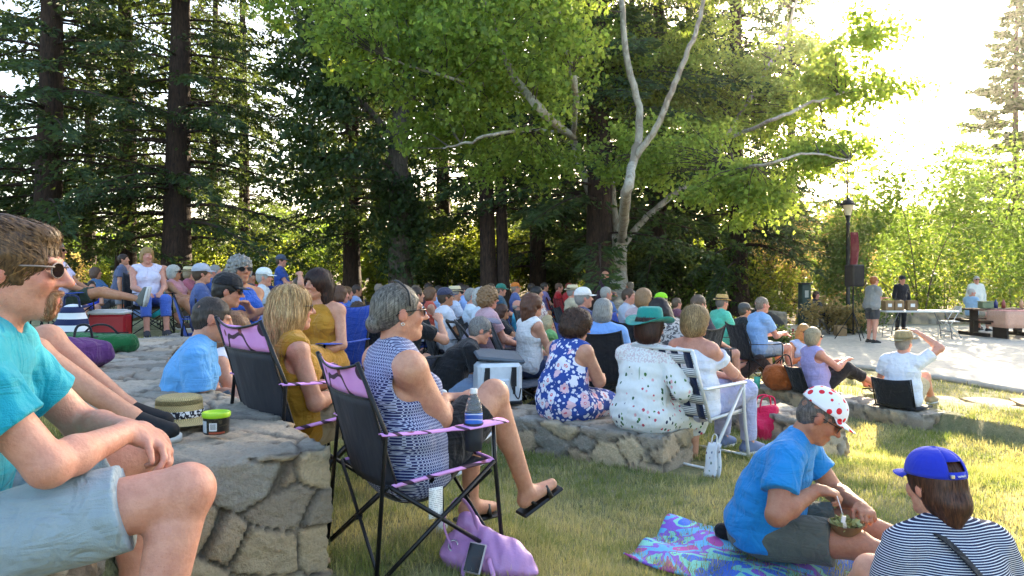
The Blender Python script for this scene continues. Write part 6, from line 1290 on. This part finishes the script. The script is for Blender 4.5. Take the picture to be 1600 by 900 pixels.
for i, (px, lab) in enumerate(((1387, 'leftmost of the three brown paper boxes on the folding table'), (1403, 'middle one of the three brown paper boxes on the folding table'), (1424, 'rightmost of the three brown paper boxes on the folding table'))):
    t = thing('paper_box', lab, 'paper box', pz(px, 20.1) + V(0, 0, .765), R(6 - 7 * i), 'brown paper boxes'); b = MB(); b.box((0, 0, .13), (.25, .2, .26), bev=.006); b.build('box_body', kraft, t); b = MB(); b.box((0, -.103, .14), (.11, .004, .09)); b.build('label', white_pl, t); b = MB(); b.box((0, 0, .268), (.22, .17, .012)); b.build('flap', kraft, t)
def folding_chair(loc, rz, lab):
    t = thing('folding_chair', lab, 'folding chair', loc, R(rz)); b = MB(); b.box((0, 0, .44), (.4, .4, .025), bev=.01); b.build('seat', fw, t); b = MB(); b.box((-.24, 0, .78), (.02, .4, .16), bev=.008); b.build('backrest', fw, t)
    for y in (-.2, .2): b = MB(); b.tube([V(.22, y, 0), V(-.25, y, .86)], .011, 5); b.build('leg', fw, t); b = MB(); b.tube([V(-.24, y, 0), V(.18, y, .44)], .011, 5); b.build('leg', fw, t)
folding_chair(pz(1483, 20.6), 170, 'white folding chair at the right end of the folding table')
wood = plain('4a3220', .75, bumps=.3, name='wood'); pt = thing('picnic_table', 'brown wooden picnic table with one bench on the plaza', 'picnic table', pz(1556, 21.2), R(3)); b = MB()
for i in range(5): b.box((0, -.32 + .16 * i, .75), (1.9, .15, .045), bev=.006)
b.build('table_top', wood, pt)
for s in (-1, 1):
    b = MB(); b.box((0, s * .72, .44), (1.9, .26, .045), bev=.006); b.build('bench', wood, pt)
    b = MB(); b.box((s * .65, 0, .36), (.16, .16, .72)); b.box((s * .65, 0, .40), (.09, 1.5, .08)); b.box((s * .65, 0, .05), (.12, 1.2, .1)); b.build('pedestal', plain('2a221c', .7), pt)
bx = MB(); bx.box((0, 0, .09), (.32, .26, .18), bev=.02); bx.box((0, 0, .19), (.34, .28, .02), bev=.006); tag(bx.build('tub', plain('7a8a6a', .6), loc=pz(1540, 21.2) + V(0, 0, .775)), 'pale green tub standing on the picnic table', 'tub')
for i, (px, c, lab) in enumerate(((1556, '2c3a7a', 'small blue bottle on the picnic table'), (1568, 'a04a4a', 'small red bottle on the picnic table'), (1596, 'd8a080', 'peach bottle at the right edge of the picnic table'))):
    b = MB(); b.lathe((0, 0, 0), [(.001, 0), (.05, 0), (.05, .17), (.02, .21), (.02, .25), (.001, .25)], 12); tag(b.build('bottle', plain(c, .4), loc=pz(px, 21.2) + V(0, 0, .775)), lab, 'bottle')
ct = thing('cloth_table', 'table under a peach and red cloth at the right edge of the plaza', 'table', pz(1612, 20.2)); b = MB(); b.box((0, 0, .75), (1.9, .8, .02), bev=.008); b.build('table_top', cloth('c87870'), ct); b = MB(); g = []
for z in (.75, .6, .45, .30): g.append([V(x, -.41 - .02 * math.sin(x * 20) * (.75 - z) * 3, z) for x in np.linspace(-.96, .96, 40)])
b.sheet(g, .006); b.sheet([[V(-.962 - .01 * math.sin(y * 22) * (.75 - z), y, z) for y in np.linspace(-.41, .41, 14)] for z in (.75, .6, .45, .3)], .006); b.build('tablecloth', cloth('d8a890'), ct)
for x in (-.85, .85): b = MB(); b.box((x, 0, .37), (.05, .6, .74)); b.build('leg', steel, ct)
# speaker, stand, lamp
ls = thing('speaker_stand', 'black tripod stand carrying the loudspeaker', 'speaker stand', pz(1333, 19.6)); b = MB(); b.tube([V(0, 0, .15), V(0, 0, 1.42)], .02, 8); b.build('pole', steel, ls)
for a in (.5, 2.6, 4.7): b = MB(); b.tube([V(0, 0, .75), V(.45 * math.cos(a), .45 * math.sin(a), .02)], .013, 6); b.tube([V(0, 0, .25), V(.26 * math.cos(a), .26 * math.sin(a), .33)], .01, 5); b.build('leg', steel, ls)
sk = thing('loudspeaker', 'black box loudspeaker raised on the tripod stand before the lamp post', 'loudspeaker', pz(1335, 19.6) + V(0, 0, 1.42), R(20)); b = MB(); b.box((0, 0, .29), (.38, .34, .58), bev=.025); b.build('cabinet', plain('17181b', .6, bumps=.2), sk); b = MB(); b.box((0, -.173, .29), (.33, .008, .52), bev=.003); b.build('grille', plain('101113', .8, bumps=.6), sk)
lp = thing('lamp_post', 'tall black lamp post with lantern head and dark red banner', 'lamp post', pz(1325, 22)); b = MB(); b.lathe((0, 0, 0), [(.001, 0), (.16, 0), (.16, .12), (.11, .2), (.09, .5), (.06, .6), (.052, 3.2), (.07, 3.25), (.04, 3.3), (.07, 3.42), (.09, 3.5)], 14); b.build('pole', steel, lp)
b = MB(); b.lathe((0, 0, 3.5), [(.09, 0), (.17, .3)], 6); b.build('glass', plain('d8c8a0', .25), lp)
b = MB(); b.lathe((0, 0, 3.8), [(.17, 0), (.25, .0), (.24, .03), (.12, .16), (.04, .2), (.02, .3), (.001, .32)], 6); b.tube([V(.17, 0, 3.8), V(.09, 0, 3.5)], .012, 4); b.tube([V(-.17, 0, 3.8), V(-.09, 0, 3.5)], .012, 4); b.build('lantern_cap', steel, lp)
b = MB(); b.sheet([[V(.06 + .22 * u + .02 * math.sin(v * 6), -.03 + .04 * math.sin(v * 5 + u * 3), 3.0 - 1.5 * v) for u in np.linspace(0, 1, 5) ] for v in np.linspace(0, 1, 12)], .006); b.build('banner', cloth('6a1c24'), lp)
pl = thing('green_pillar', 'dark green square utility pillar with a plate near its top', 'pillar', seat(1257, 23), R(8)); b = MB(); b.box((0, 0, .75), (.3, .26, 1.5), bev=.02); b.build('post_body', plain('1f3a34', .6), pl); b = MB(); b.box((0, 0, 1.52), (.34, .30, .05), bev=.01); b.build('pillar_cap', steel, pl); b = MB(); b.box((0, -.133, 1.2), (.12, .006, .22)); b.build('plate', plain('9aa098', .5), pl)
bl = MB(); v2, q2 = polygonize([El((0, 0, .35), (.55, .4, .5), .1), El((-.25, 0, .5), (.3, .3, .45), .1), Pl((0, 0, -.1), (0, 0, -1))], .05, lambda X: wob(X, .04, 5, 2)); tag(raw_mesh('boulder', v2, q2, plain('1c1c1e', .9, bumps=.6), loc=seat(1192, 19.5)), 'dark rounded boulder between the round shrub and the green pillar', 'boulder')
dt = thing('equipment_table', 'small dark table with sound gear beside the green pillar', 'equipment table', seat(1302, 22), 0); b = MB(); b.box((0, 0, .6), (.9, .5, .04)); b.build('table_top', blackpl, dt); b = MB(); b.box((-.15, 0, .72), (.4, .35, .18), bev=.02); b.box((.22, 0, .66), (.22, .3, .08), bev=.01); b.build('mixer', plain('2a2d33', .5), dt)
for x in (-.4, .4): b = MB(); b.tube([V(x, 0, 0), V(x, 0, .6)], .018, 5); b.build('leg', steel, dt)
for i, (px, lab) in enumerate(((1313, 'short brown box on the ground left of the speaker stand'),)): b = MB(); b.box((0, 0, .15), (.28, .24, .3), bev=.01); tag(b.build('floor_box', kraft, loc=pz(px, 21)), lab, 'box')
wall([(10.2, 26.3), (13.2, 26.4), (17, 26.8)], .45, -.12, .6, 'low stone wall beyond the plaza behind the folding table', .004, seed=12)
wall([(8.9, 24.6), (8.7, 26)], .5, -.1, .6, 'short low stone wall piece left of the man in black', .004, seed=13)
# script and buckle on the back of the blue cap
A = lambda x, y, z: SW['Hc'] + SW['hx'] * x + SW['hy'] * y + SW['hz'] * z
bkc = lambda w, z: A(-.01 + .1145 * math.cos(w), .094 * math.sin(w), z)
b = MB(); b.tube([bkc(PI + .25 - .02 * i, .056 + .004 * math.sin(i * 1.9)) for i in range(22)], .0013, 4); b.build('script', plain('e8e8ee', .6), SW['root'])
b = MB(); b.box(bkc(PI - .38, .056), (.012, .016, .014), bev=.002); b.build('buckle', plain('c8c8cc', .3, 1), SW['root'])
# ------------------------------------------------------------ the crowd: (px, depth, yaw, pose, look ...)
chairs = {'blue': camp_chair('plain blue camp chair', (0, 40, -50), 0, cloth('1c46a8'), None, False), 'black': camp_chair('plain black camp chair', (0, 41, -50), 0, cloth('17181e'), None, False), 'red': camp_chair('plain red camp chair', (0, 42, -50), 0, cloth('a8161c'), None, False), 'green': camp_chair('plain green camp chair', (0, 43, -50), 0, cloth('24483a'), None, False)}
first_used = {}
sh16 = lambda t: ' '.join(t.split()[:15])
def put_chair(kind, loc, yaw, lab, sc=1):
    if kind not in first_used: o = chairs[kind]; first_used[kind] = 1; o.location = Vector(loc); o.rotation_euler = (0, 0, R(yaw)); o['label'] = lab; o['group'] = 'folding camp chairs'; o.scale = (sc,) * 3; return o
    return dup(chairs[kind], loc, R(yaw), lab, 'folding camp chairs', sc)
CR = [  # px, d, yaw, pose, fat, top style, top colour, bottom, hair, hat, glasses, skin, chair, label, extras
 # left terrace
 (100, 9.6, 12, 'chair', 1.1, 'tee', 'c8c4e0', ('shorts', '2c3a30'), ('short', '8a8680', 'b8b4ac'), None, 1, 'tan', 'blue', 'grey haired person in a pale shirt resting crossed bare legs on the red cooler', dict(lean=-18, kn=(.45, .1, .62), an=(.90, .06, .52), shoes='6a6c66')),
 (143, 12.4, -60, 'low', 1, 'tank', '2a4ac8', ('shorts', '26365a'), ('short', '1c1410'), None, 0, 'mid', None, 'small child in a blue top in the shade left of the seated boy', dict(sc=.75)),
 (187, 11.2, 20, 'stand', 1, 'tee', '5a627e', ('shorts', '8a8a92'), ('short', '2c1c14', '4a3020'), None, 0, 'mid', None, 'boy with dark hair in a slate T-shirt standing behind the red cooler', dict(sc=.70)),
 (212, 11.6, 30, 'low', 1.1, 'tee', '9ab8e8', ('shorts', '8a8470'), ('fringe', 'a8a49c', 'd0ccc4'), None, 0, 'red', None, 'white haired man in a light blue shirt right of the boy', {}),
 (231, 10.8, -50, 'chair', 1, 'tank', 'd8d4e8', ('capri', '4a6ac0'), ('bob', '8a6a3c', 'd0a868'), None, 0, 'red', 'black', 'blonde woman in a white blouse and blue capri trousers right of the boy', {}),
 (251, 11.8, 5, 'low', 1.1, 'tee', '2ab0bc', ('shorts', 'a89878'), ('short', '8a8680'), 'cream', 1, 'tan', None, 'man in a cream straw hat and turquoise shirt in the left group', dict(lean=-24)),
 (264, 12.6, 10, 'low', 1.1, 'tee', '8088a0', ('shorts', '8a8470'), ('fringe', '9a8a80'), None, 1, 'red', 'blue', 'balding man in a grey striped shirt behind the turquoise shirt', dict(lean=-18)),
 (284, 12.2, 0, 'low', 1, 'tank', 'c88a90', ('capri', 'e0dce4'), ('bob', 'b0aca0', 'e0dcd0'), None, 1, 'tan', 'black', 'white haired woman in a pink top and white trousers', dict(lean=-22)),
 (339, 12.6, 0, 'low', 1.15, 'tee', '2c4a8a', ('shorts', '8a8470'), ('short', '8a8680', 'b8b4ac'), None, 0, 'red', 'blue', 'grey haired man in a navy blue shirt alone right of the left group', dict(lean=-12)),
 (320, 9.4, 25, 'chair', 1, 'tee', '4a5a8a', ('pants', '2c4a9a'), ('short', '4a3828'), 'cap:b0b4c0', 0, 'mid', 'blue', 'person in a grey cap and blue jeans left of the woman in blue', {}),
 (398, 9.4, -30, 'low', 1.05, 'tee', '8a90a8', ('shorts', '4a4c58'), ('short', '5a4a3c'), 'cap:2c3040', 0, 'red', 'blue', 'man in a dark cap just right of the woman in the blue strapless dress', {}),
 (416, 10.4, 10, 'chair', 1, 'tee', 'c8d4d8', ('shorts', '8a8a92'), ('short', 'a8a49c'), 'cap:e4e8e4', 0, 'pale', 'black', 'person in a white cap and pale shirt above the blonde woman', {}),
 (393, 13.4, -50, 'chair', 1, 'tee', 'b84a4a', ('shorts', '3a3c44'), ('short', '2c1c14'), None, 0, 'tan', 'blue', 'small dark haired person in a reddish shirt left of the white cap', {}),
 (474, 10.0, 5, 'chair', 1.1, 'tank', '5a6878', ('shorts', '4a4c58'), ('short', '4a3828'), None, 0, 'mid', 'blue', 'woman in a grey tank top stretching a hand behind her head', dict(rh=(-.02, -.12, 1.30), rp=(.4, -1, .4))),
 (500, 10.6, 175, 'chair', 1.05, 'tank', '8a6a50', ('shorts', '4a4c58'), ('bob', '2c1c14'), None, 0, 'tan', 'black', 'dark haired woman holding a white cup above the woman in mustard', {}),
 (545, 13.2, 10, 'chair', 1, 'tee', '3a6ab8', ('shorts', '4a4c58'), ('bob', '6a4a30'), None, 0, 'red', 'blue', 'brown haired woman in blue left of the near woman head', {}),
 (570, 12.0, -20, 'low', 1, 'tee', '2c54b0', ('shorts', '4a4c58'), ('curly', '4a3422'), None, 0, 'mid', 'blue', 'curly brown haired child in blue half hidden behind the near woman', {}),
 (604, 9.0, -60, 'chair', 1, 'tee', 'd8d8d8', ('shorts', '4a4c58'), ('curly', '54504c', '8a8680'), None, 0, 'red', 'black', 'smiling woman with curly grey hair left of the blonde bun', {}),
 (655, 11.2, 25, 'chair', 1, 'tee', 'stripes', ('shorts', '2c3a5a'), ('short', '3a2a20'), None, 0, 'mid', 'blue', 'person in a navy striped top right of the blonde bun', {}),
 (652, 15.5, 20, 'chair', 1.1, 'tee', '2c54a0', ('shorts', '4a4c58'), ('short', '6a5a4c'), None, 0, 'red', 'blue', 'man in a blue shirt beyond the striped top', {}),
 (688, 14.6, 10, 'chair', 1, 'tee', 'a0b8e0', ('shorts', '4a4c58'), ('short', '2c201a'), None, 0, 'mid', 'black', 'dark haired man in a pale blue shirt behind the leaning man', {}),
 (700, 10.2, 22, 'chair', 1.1, 'tee', 'e0e0e8', ('shorts', '4a4c58'), ('short', '4a3828'), 'cap:3a3c54', 0, 'tan', 'black', 'person in a dark cap and white shirt just above the leaning man', {}),
 (714, 12.6, 18, 'chair', 1, 'tee', 'c8d0e0', ('shorts', '4a4c58'), ('short', '8a8680'), 'cream', 0, 'mid', 'blue', 'person in a white brimmed hat above the grey head of the leaning man', {}),
 (729, 15.2, 0, 'chair', 1.1, 'tee', '9cb8ec', ('shorts', '4a4c58'), ('short', '3a2a20'), None, 0, 'red', 'blue', 'man in a light blue shirt farther back right of the white brimmed hat', {}),
 (741, 11.0, 10, 'chair', 1, 'tee', 'd4e4f0', ('shorts', '4a4c58'), ('short', '8a8680', 'b8b4ac'), None, 1, 'red', 'black', 'small grey haired person in white left of the white haired woman', {}),
 (757, 10.0, 14, 'chair', 1.15, 'tee', 'd8e6f2', ('pants', '3a4458'), ('curly', 'b0aca4', 'dcd8d0'), None, 0, 'pale', 'black', 'white haired woman in a pale blouse above the stroller', {}),
 (767, 8.4, 20, 'chair', 1.1, 'tee', 'c8a0a8', ('pants', '4a4458'), ('curly', '7a5a3c', 'b08a5c'), None, 1, 'red', 'black', 'woman with short ginger hair and glasses beside the stroller', {}),
 (785, 15.4, 0, 'chair', 1.1, 'tee', '3a5a70', ('shorts', '4a4c58'), ('short', '6a5a4c'), 'cap:2c7a68', 0, 'red', 'green', 'person in a green cap leaning back above the stroller', {}),
 (797, 11.6, 0, 'low', 1.1, 'tee', '1c1a20', ('shorts', '4a4c58'), ('bob', '4a2c20'), None, 1, 'tan', 'black', 'woman in a black top with auburn hair right of the stroller', {}),
 (808, 17.5, 10, 'chair', 1.1, 'tee', '5a6aa0', ('shorts', '4a4c58'), ('short', '8a7a6c'), 'cap:d87a2c', 0, 'red', 'blue', 'person in an orange cap far back in the middle of the crowd', {}),
 (819, 13.6, 0, 'low', 1.15, 'tee', '4ab8d0', ('shorts', '4a4c58'), ('fringe', '9a8a80'), None, 1, 'red', 'blue', 'balding man in a sky blue shirt in the middle of the crowd', {}),
 (832, 18.6, 30, 'chair', 1.05, 'tee', '1c9ad8', ('shorts', '4a4c58'), ('short', '2c201a'), None, 0, 'tan', 'blue', 'person in a vivid blue shirt farthest back left of the red chairs', {}),
 (842, 12.4, -30, 'chair', 1, 'tank', 'blotch', ('mini', 'b0a8a0'), ('bob', '1c1410'), None, 0, 'mid', 'black', 'dark haired woman in a pale patterned dress right of the brown haired girl', {}),
 (829, 7.9, 25, 'low', .92, 'tank', 'e8e4e0', ('shorts', '26365a'), ('wavy', '4a2a1a', '7a4a2c'), None, 0, 'mid', None, 'brown haired girl in a white tank top in the dark grey lounge chair', dict(hz=.46, lean=-6)),
 (853, 20, 10, 'chair', 1, 'tee', '8a7aa8', ('shorts', '4a4c58'), ('short', '3a3028'), None, 0, 'mid', 'blue', 'person in a lilac checked shirt far back before the woods', {}),
 (875, 19.4, 0, 'chair', 1, 'tee', 'b81c20', ('shorts', '4a4c58'), ('short', '5a4030'), None, 0, 'red', 'red', 'person in a red shirt on the left red chair far back', {}),
 (891, 19.0, 20, 'chair', 1.1, 'tee', 'c02024', ('shorts', '4a4c58'), ('short', '8a3a2c'), None, 0, 'red', 'red', 'person in a red shirt on the right red chair far back', {}),
 (897, 13.8, 14, 'chair', 1.1, 'tee', 'c8b898', ('shorts', '4a4c58'), ('short', '8a8680'), 'cream', 0, 'red', 'black', 'man in a cream hat and beige shirt above the curly dark hair', {}),
 (866, 11.0, 20, 'low', 1, 'tee', '7ab06a', ('shorts', '4a4c58'), ('long', 'b09a70', 'dcc89c'), None, 0, 'pale', None, 'pale blonde child in green left of the curly haired woman', dict(sc=.85)),
 (985, 11.6, -30, 'chair', 1, 'tee', 'a8b0c0', ('shorts', '4a4c58'), ('short', '4a3828'), None, 0, 'red', 'blue', 'person in grey seated behind the teal hat', {}),
 (916, 9.2, 15, 'chair', 1, 'tee', '2a3a6a', ('shorts', '4a4c58'), ('short', '8a8680'), 'cap:e4e0dc', 0, 'red', 'blue', 'person in a white cap between the curly hair and the grey head', {}),
 (1030, 12.5, -170, 'chair', 1, 'tee', 'd8d4d0', ('shorts', '4a4c58'), ('short', '3a2a20'), 'cap:9ae020', 0, 'red', 'black', 'person in a lime cap far back above the long dark hair', {}),
 (594, 17.8, 10, 'chair', 1.1, 'tee', 'c8c0b8', ('shorts', '4a4c58'), ('short', '8a7a6c'), None, 0, 'red', 'black', 'person in a beige shirt far back above the sunglasses of the near woman', {}),
 (672, 18.2, 0, 'chair', 1, 'tank', '4a2c34', ('shorts', '4a4c58'), ('bob', '2c1c14'), None, 0, 'tan', 'black', 'woman in a dark red top far back in the crowd', {}),
 (518, 16.8, 10, 'chair', 1.05, 'tee', '3a4a7a', ('shorts', '4a4c58'), ('short', '4a3828'), None, 0, 'red', 'blue', 'person in dusky blue far back left of the near woman', {}),
 (442, 15.8, 10, 'chair', 1.1, 'tee', '2c4c9a', ('shorts', '4a4c58'), ('short', '4a3828'), 'cap:4a5468', 0, 'red', 'blue', 'person in a slate cap far back right of the white cap', {}),
 (770, 18.6, 0, 'chair', 1, 'tee', 'd0d4e4', ('shorts', '4a4c58'), ('short', '5a4838'), None, 0, 'red', 'black', 'person in white far back at the foot of the twin redwood', {}),
 (722, 18.8, 0, 'chair', 1, 'tee', '6a2c30', ('shorts', '4a4c58'), ('short', '2c1c14'), None, 0, 'tan', 'black', 'person in maroon far back left of the twin redwood', {}),
 (536, 9.9, 30, 'chair', 1.1, 'tee', '1c4ac0', ('shorts', '4a4c58'), ('bob', '5a3a24'), None, 0, 'red', 'blue', 'person in royal blue behind the shoulder of the near woman', {}),
 (1008, 9.0, 40, 'chair', 1.1, 'tee', 'c8b0b0', ('shorts', '4a4c58'), ('bob', '8a6a48'), None, 1, 'red', 'black', 'woman in dusty pink behind the brim of the teal hat', {}),
 (112, 15.6, 5, 'low', 1.1, 'tee', '8a90b8', ('shorts', '4a4c58'), ('short', '8a8680'), None, 0, 'red', 'blue', 'person in dusty lilac far back at the left behind the bare legs', {}),
 (160, 15.2, 10, 'low', 1.1, 'tee', '3a6a9a', ('shorts', '4a4c58'), ('bob', '5a4030'), None, 0, 'tan', 'black', 'brown haired person in mid blue far back left of the seated boy', {}),
 (225, 15.8, 0, 'low', 1.1, 'tee', 'b0b8cc', ('shorts', '4a4c58'), ('fringe', 'b0aca4'), None, 0, 'red', 'blue', 'balding man in pale grey far back above the blonde in white', {}),
 (305, 15.0, 8, 'low', 1.1, 'tee', 'a85a6a', ('shorts', '4a4c58'), ('bob', '8a7a60'), 'cream', 0, 'red', 'black', 'woman in rose with a cream hat far back right of the third redwood', {}),
 (362, 15.6, -10, 'low', 1.1, 'tee', '5a8a9a', ('shorts', '4a4c58'), ('short', '5a4838'), None, 0, 'red', 'blue', 'man in grey teal far back right of the man in navy', {}),
 (428, 13.0, 20, 'low', 1.0, 'tank', 'c85a8a', ('shorts', '4a4c58'), ('bob', '4a3020'), None, 1, 'mid', 'black', 'dark haired woman in a pink tank top above the blonde woman', {}),
 (460, 13.6, 0, 'low', 1.1, 'tee', 'd0d8e8', ('shorts', '4a4c58'), ('short', '8a8680'), 'cap:c8ccd0', 0, 'red', 'blue', 'person in a pale cap and white shirt left of the grey tank top', {}),
 (560, 15.4, 10, 'chair', 1.0, 'tee', '8aa0d0', ('shorts', '4a4c58'), ('short', '3a2a20'), None, 0, 'tan', 'black', 'dark haired person in periwinkle far back left of the blonde bun', {}),
 (617, 13.8, 0, 'chair', 1.1, 'tee', '2a6a8a', ('shorts', '4a4c58'), ('short', 'b0aca4'), None, 1, 'red', 'blue', 'white haired man in petrol blue behind the blonde bun', {}),
 (676, 12.4, 14, 'chair', 1.0, 'tank', 'c8503a', ('shorts', '4a4c58'), ('bob', '6a4a30'), None, 0, 'mid', 'black', 'brown haired woman in a coral top above the leaning man', {}),
 (950, 13.2, 20, 'chair', 1.1, 'tee', '4a6a9a', ('shorts', '4a4c58'), ('short', '9a968e'), None, 0, 'red', 'blue', 'grey haired man in denim blue right of the white cap', {}),
 (1060, 15.2, 20, 'chair', 1.1, 'tee', '7a4a5a', ('shorts', '4a4c58'), ('short', '5a4838'), None, 0, 'red', 'black', 'person in mauve far back above the webbed lawn chair', {}),
 (1095, 9.4, 20, 'chair', 1, 'tee', '4a4048', ('shorts', '4a4c58'), ('short', '5a4838'), None, 0, 'red', 'black', 'person in dark grey right of the long dark hair', {}),
]
cream = cloth('d8c8a0', fold=.4)
for (px, d, yaw, pose, fat, ts, tc, bot, hr, ht, gl, skn, ch, lab, ex) in CR:
    loc = seat(px, d); tm_ = pat_stripes(fr=90) if tc == 'stripes' else pat_blotch('d8d0c8', '8a6a78') if tc == 'blotch' else tc
    h = None if not ht else ('straw', (cream, cloth('2a2420'), .3, .085, .05)) if ht == 'cream' else ('cap', cloth(ht.split(':')[1]))
    ex = dict(ex); ex.setdefault('shoes', ('3a3a40', '8a8a88', '5a4a3c')[px % 3])
    cell = .0115 if d < 9 else .014 if d < 12 else .019
    person(lab, loc, yaw, pose, fat=fat, top=(ts, tm_), bot=bot, hair=hr, hat=h, gl=bool(gl), skin=skn, cell=cell, head=ex.pop('head', ((px * 7) % 17 - 8, (px * 5) % 9 - 4)), bust=.85 if hr[0] in ('bob', 'long', 'wavy', 'curly') else 0, group='seated crowd' if pose != 'stand' else None, full=False, **ex)
    if ch: put_chair(ch, loc if pose != 'low' else loc - V(0, 0, .0), yaw, sh16('%s camp chair of the %s' % (ch, lab.split(' in ')[0] + ' in ' + ' '.join(lab.split(' in ')[1].split()[:3]) if ' in ' in lab else lab)), 1 if pose == 'chair' else .82)
for kk in chairs:
    if kk not in first_used: 
        for c in list(chairs[kk].children): bpy.data.objects.remove(c)
        bpy.data.objects.remove(chairs[kk])
put_chair('green', seat(1124, 12.15), 18, 'dark green camp chair under the man in the straw fedora')
put_chair('black', seat(1181, 10.85), 14, 'black camp chair under the man in the light blue shirt with folded arms')
put_chair('black', seat(943, 7.25), 70, 'black camp chair under the grey haired person in light blue on the lawn')
put_chair('black', seat(627, 6.85), 48, 'black camp chair under the woman with the blonde bun')
put_chair('blue', seat(503, 6.15), -118, 'blue camp chair under the young woman in mustard')
put_chair('black', seat(1068, 7.95), 130, 'black camp chair under the woman with long dark hair')
# standing pair by the plane tree
person('thin man in a dark plum shirt standing left of the plane tree trunk', seat(941, 20), 10, 'stand', head=(0, -8), top=('long', '3a1c38'), bot=('pants', '3a3c44'), hair=('fringe', 'c8a890'), skin='red', cell=.016, lh=(.3, .1, 1.1), rh=(.3, -.1, 1.05))
person('woman in a grey blue vest standing right of the plane tree trunk', seat(988, 20.5), 150, 'stand', sc=.94, head=(20, 0), bust=.9, top=('tank', '5a6a80'), bot=('pants', '3a3c50'), hair=('bob', '6a5a4c', 'a89880'), skin='red', cell=.016, rh=(.25, -.15, 1.15))
sky.dust_density = 3.0
if GLARE_DENSITY:
    b = MB(); b.box((0, 85, 16), (250, 260, 36)); k = NT('glare_veil'); pv = k.n('ShaderNodeVolumePrincipled', inp={'Color': (1, .97, .9, 1), 'Density': GLARE_DENSITY, 'Anisotropy': .86}); k.t.links.new(pv.outputs[0], k.out.inputs['Volume'])  # thin volume added to imitate the lens glare and glow around the sun
    hz = b.build('glare_veil', k.m); tag(hz, kind='stuff'); cy.volume_bounces = 0; cy.volume_step_rate = 8; cy.volume_max_steps = 32
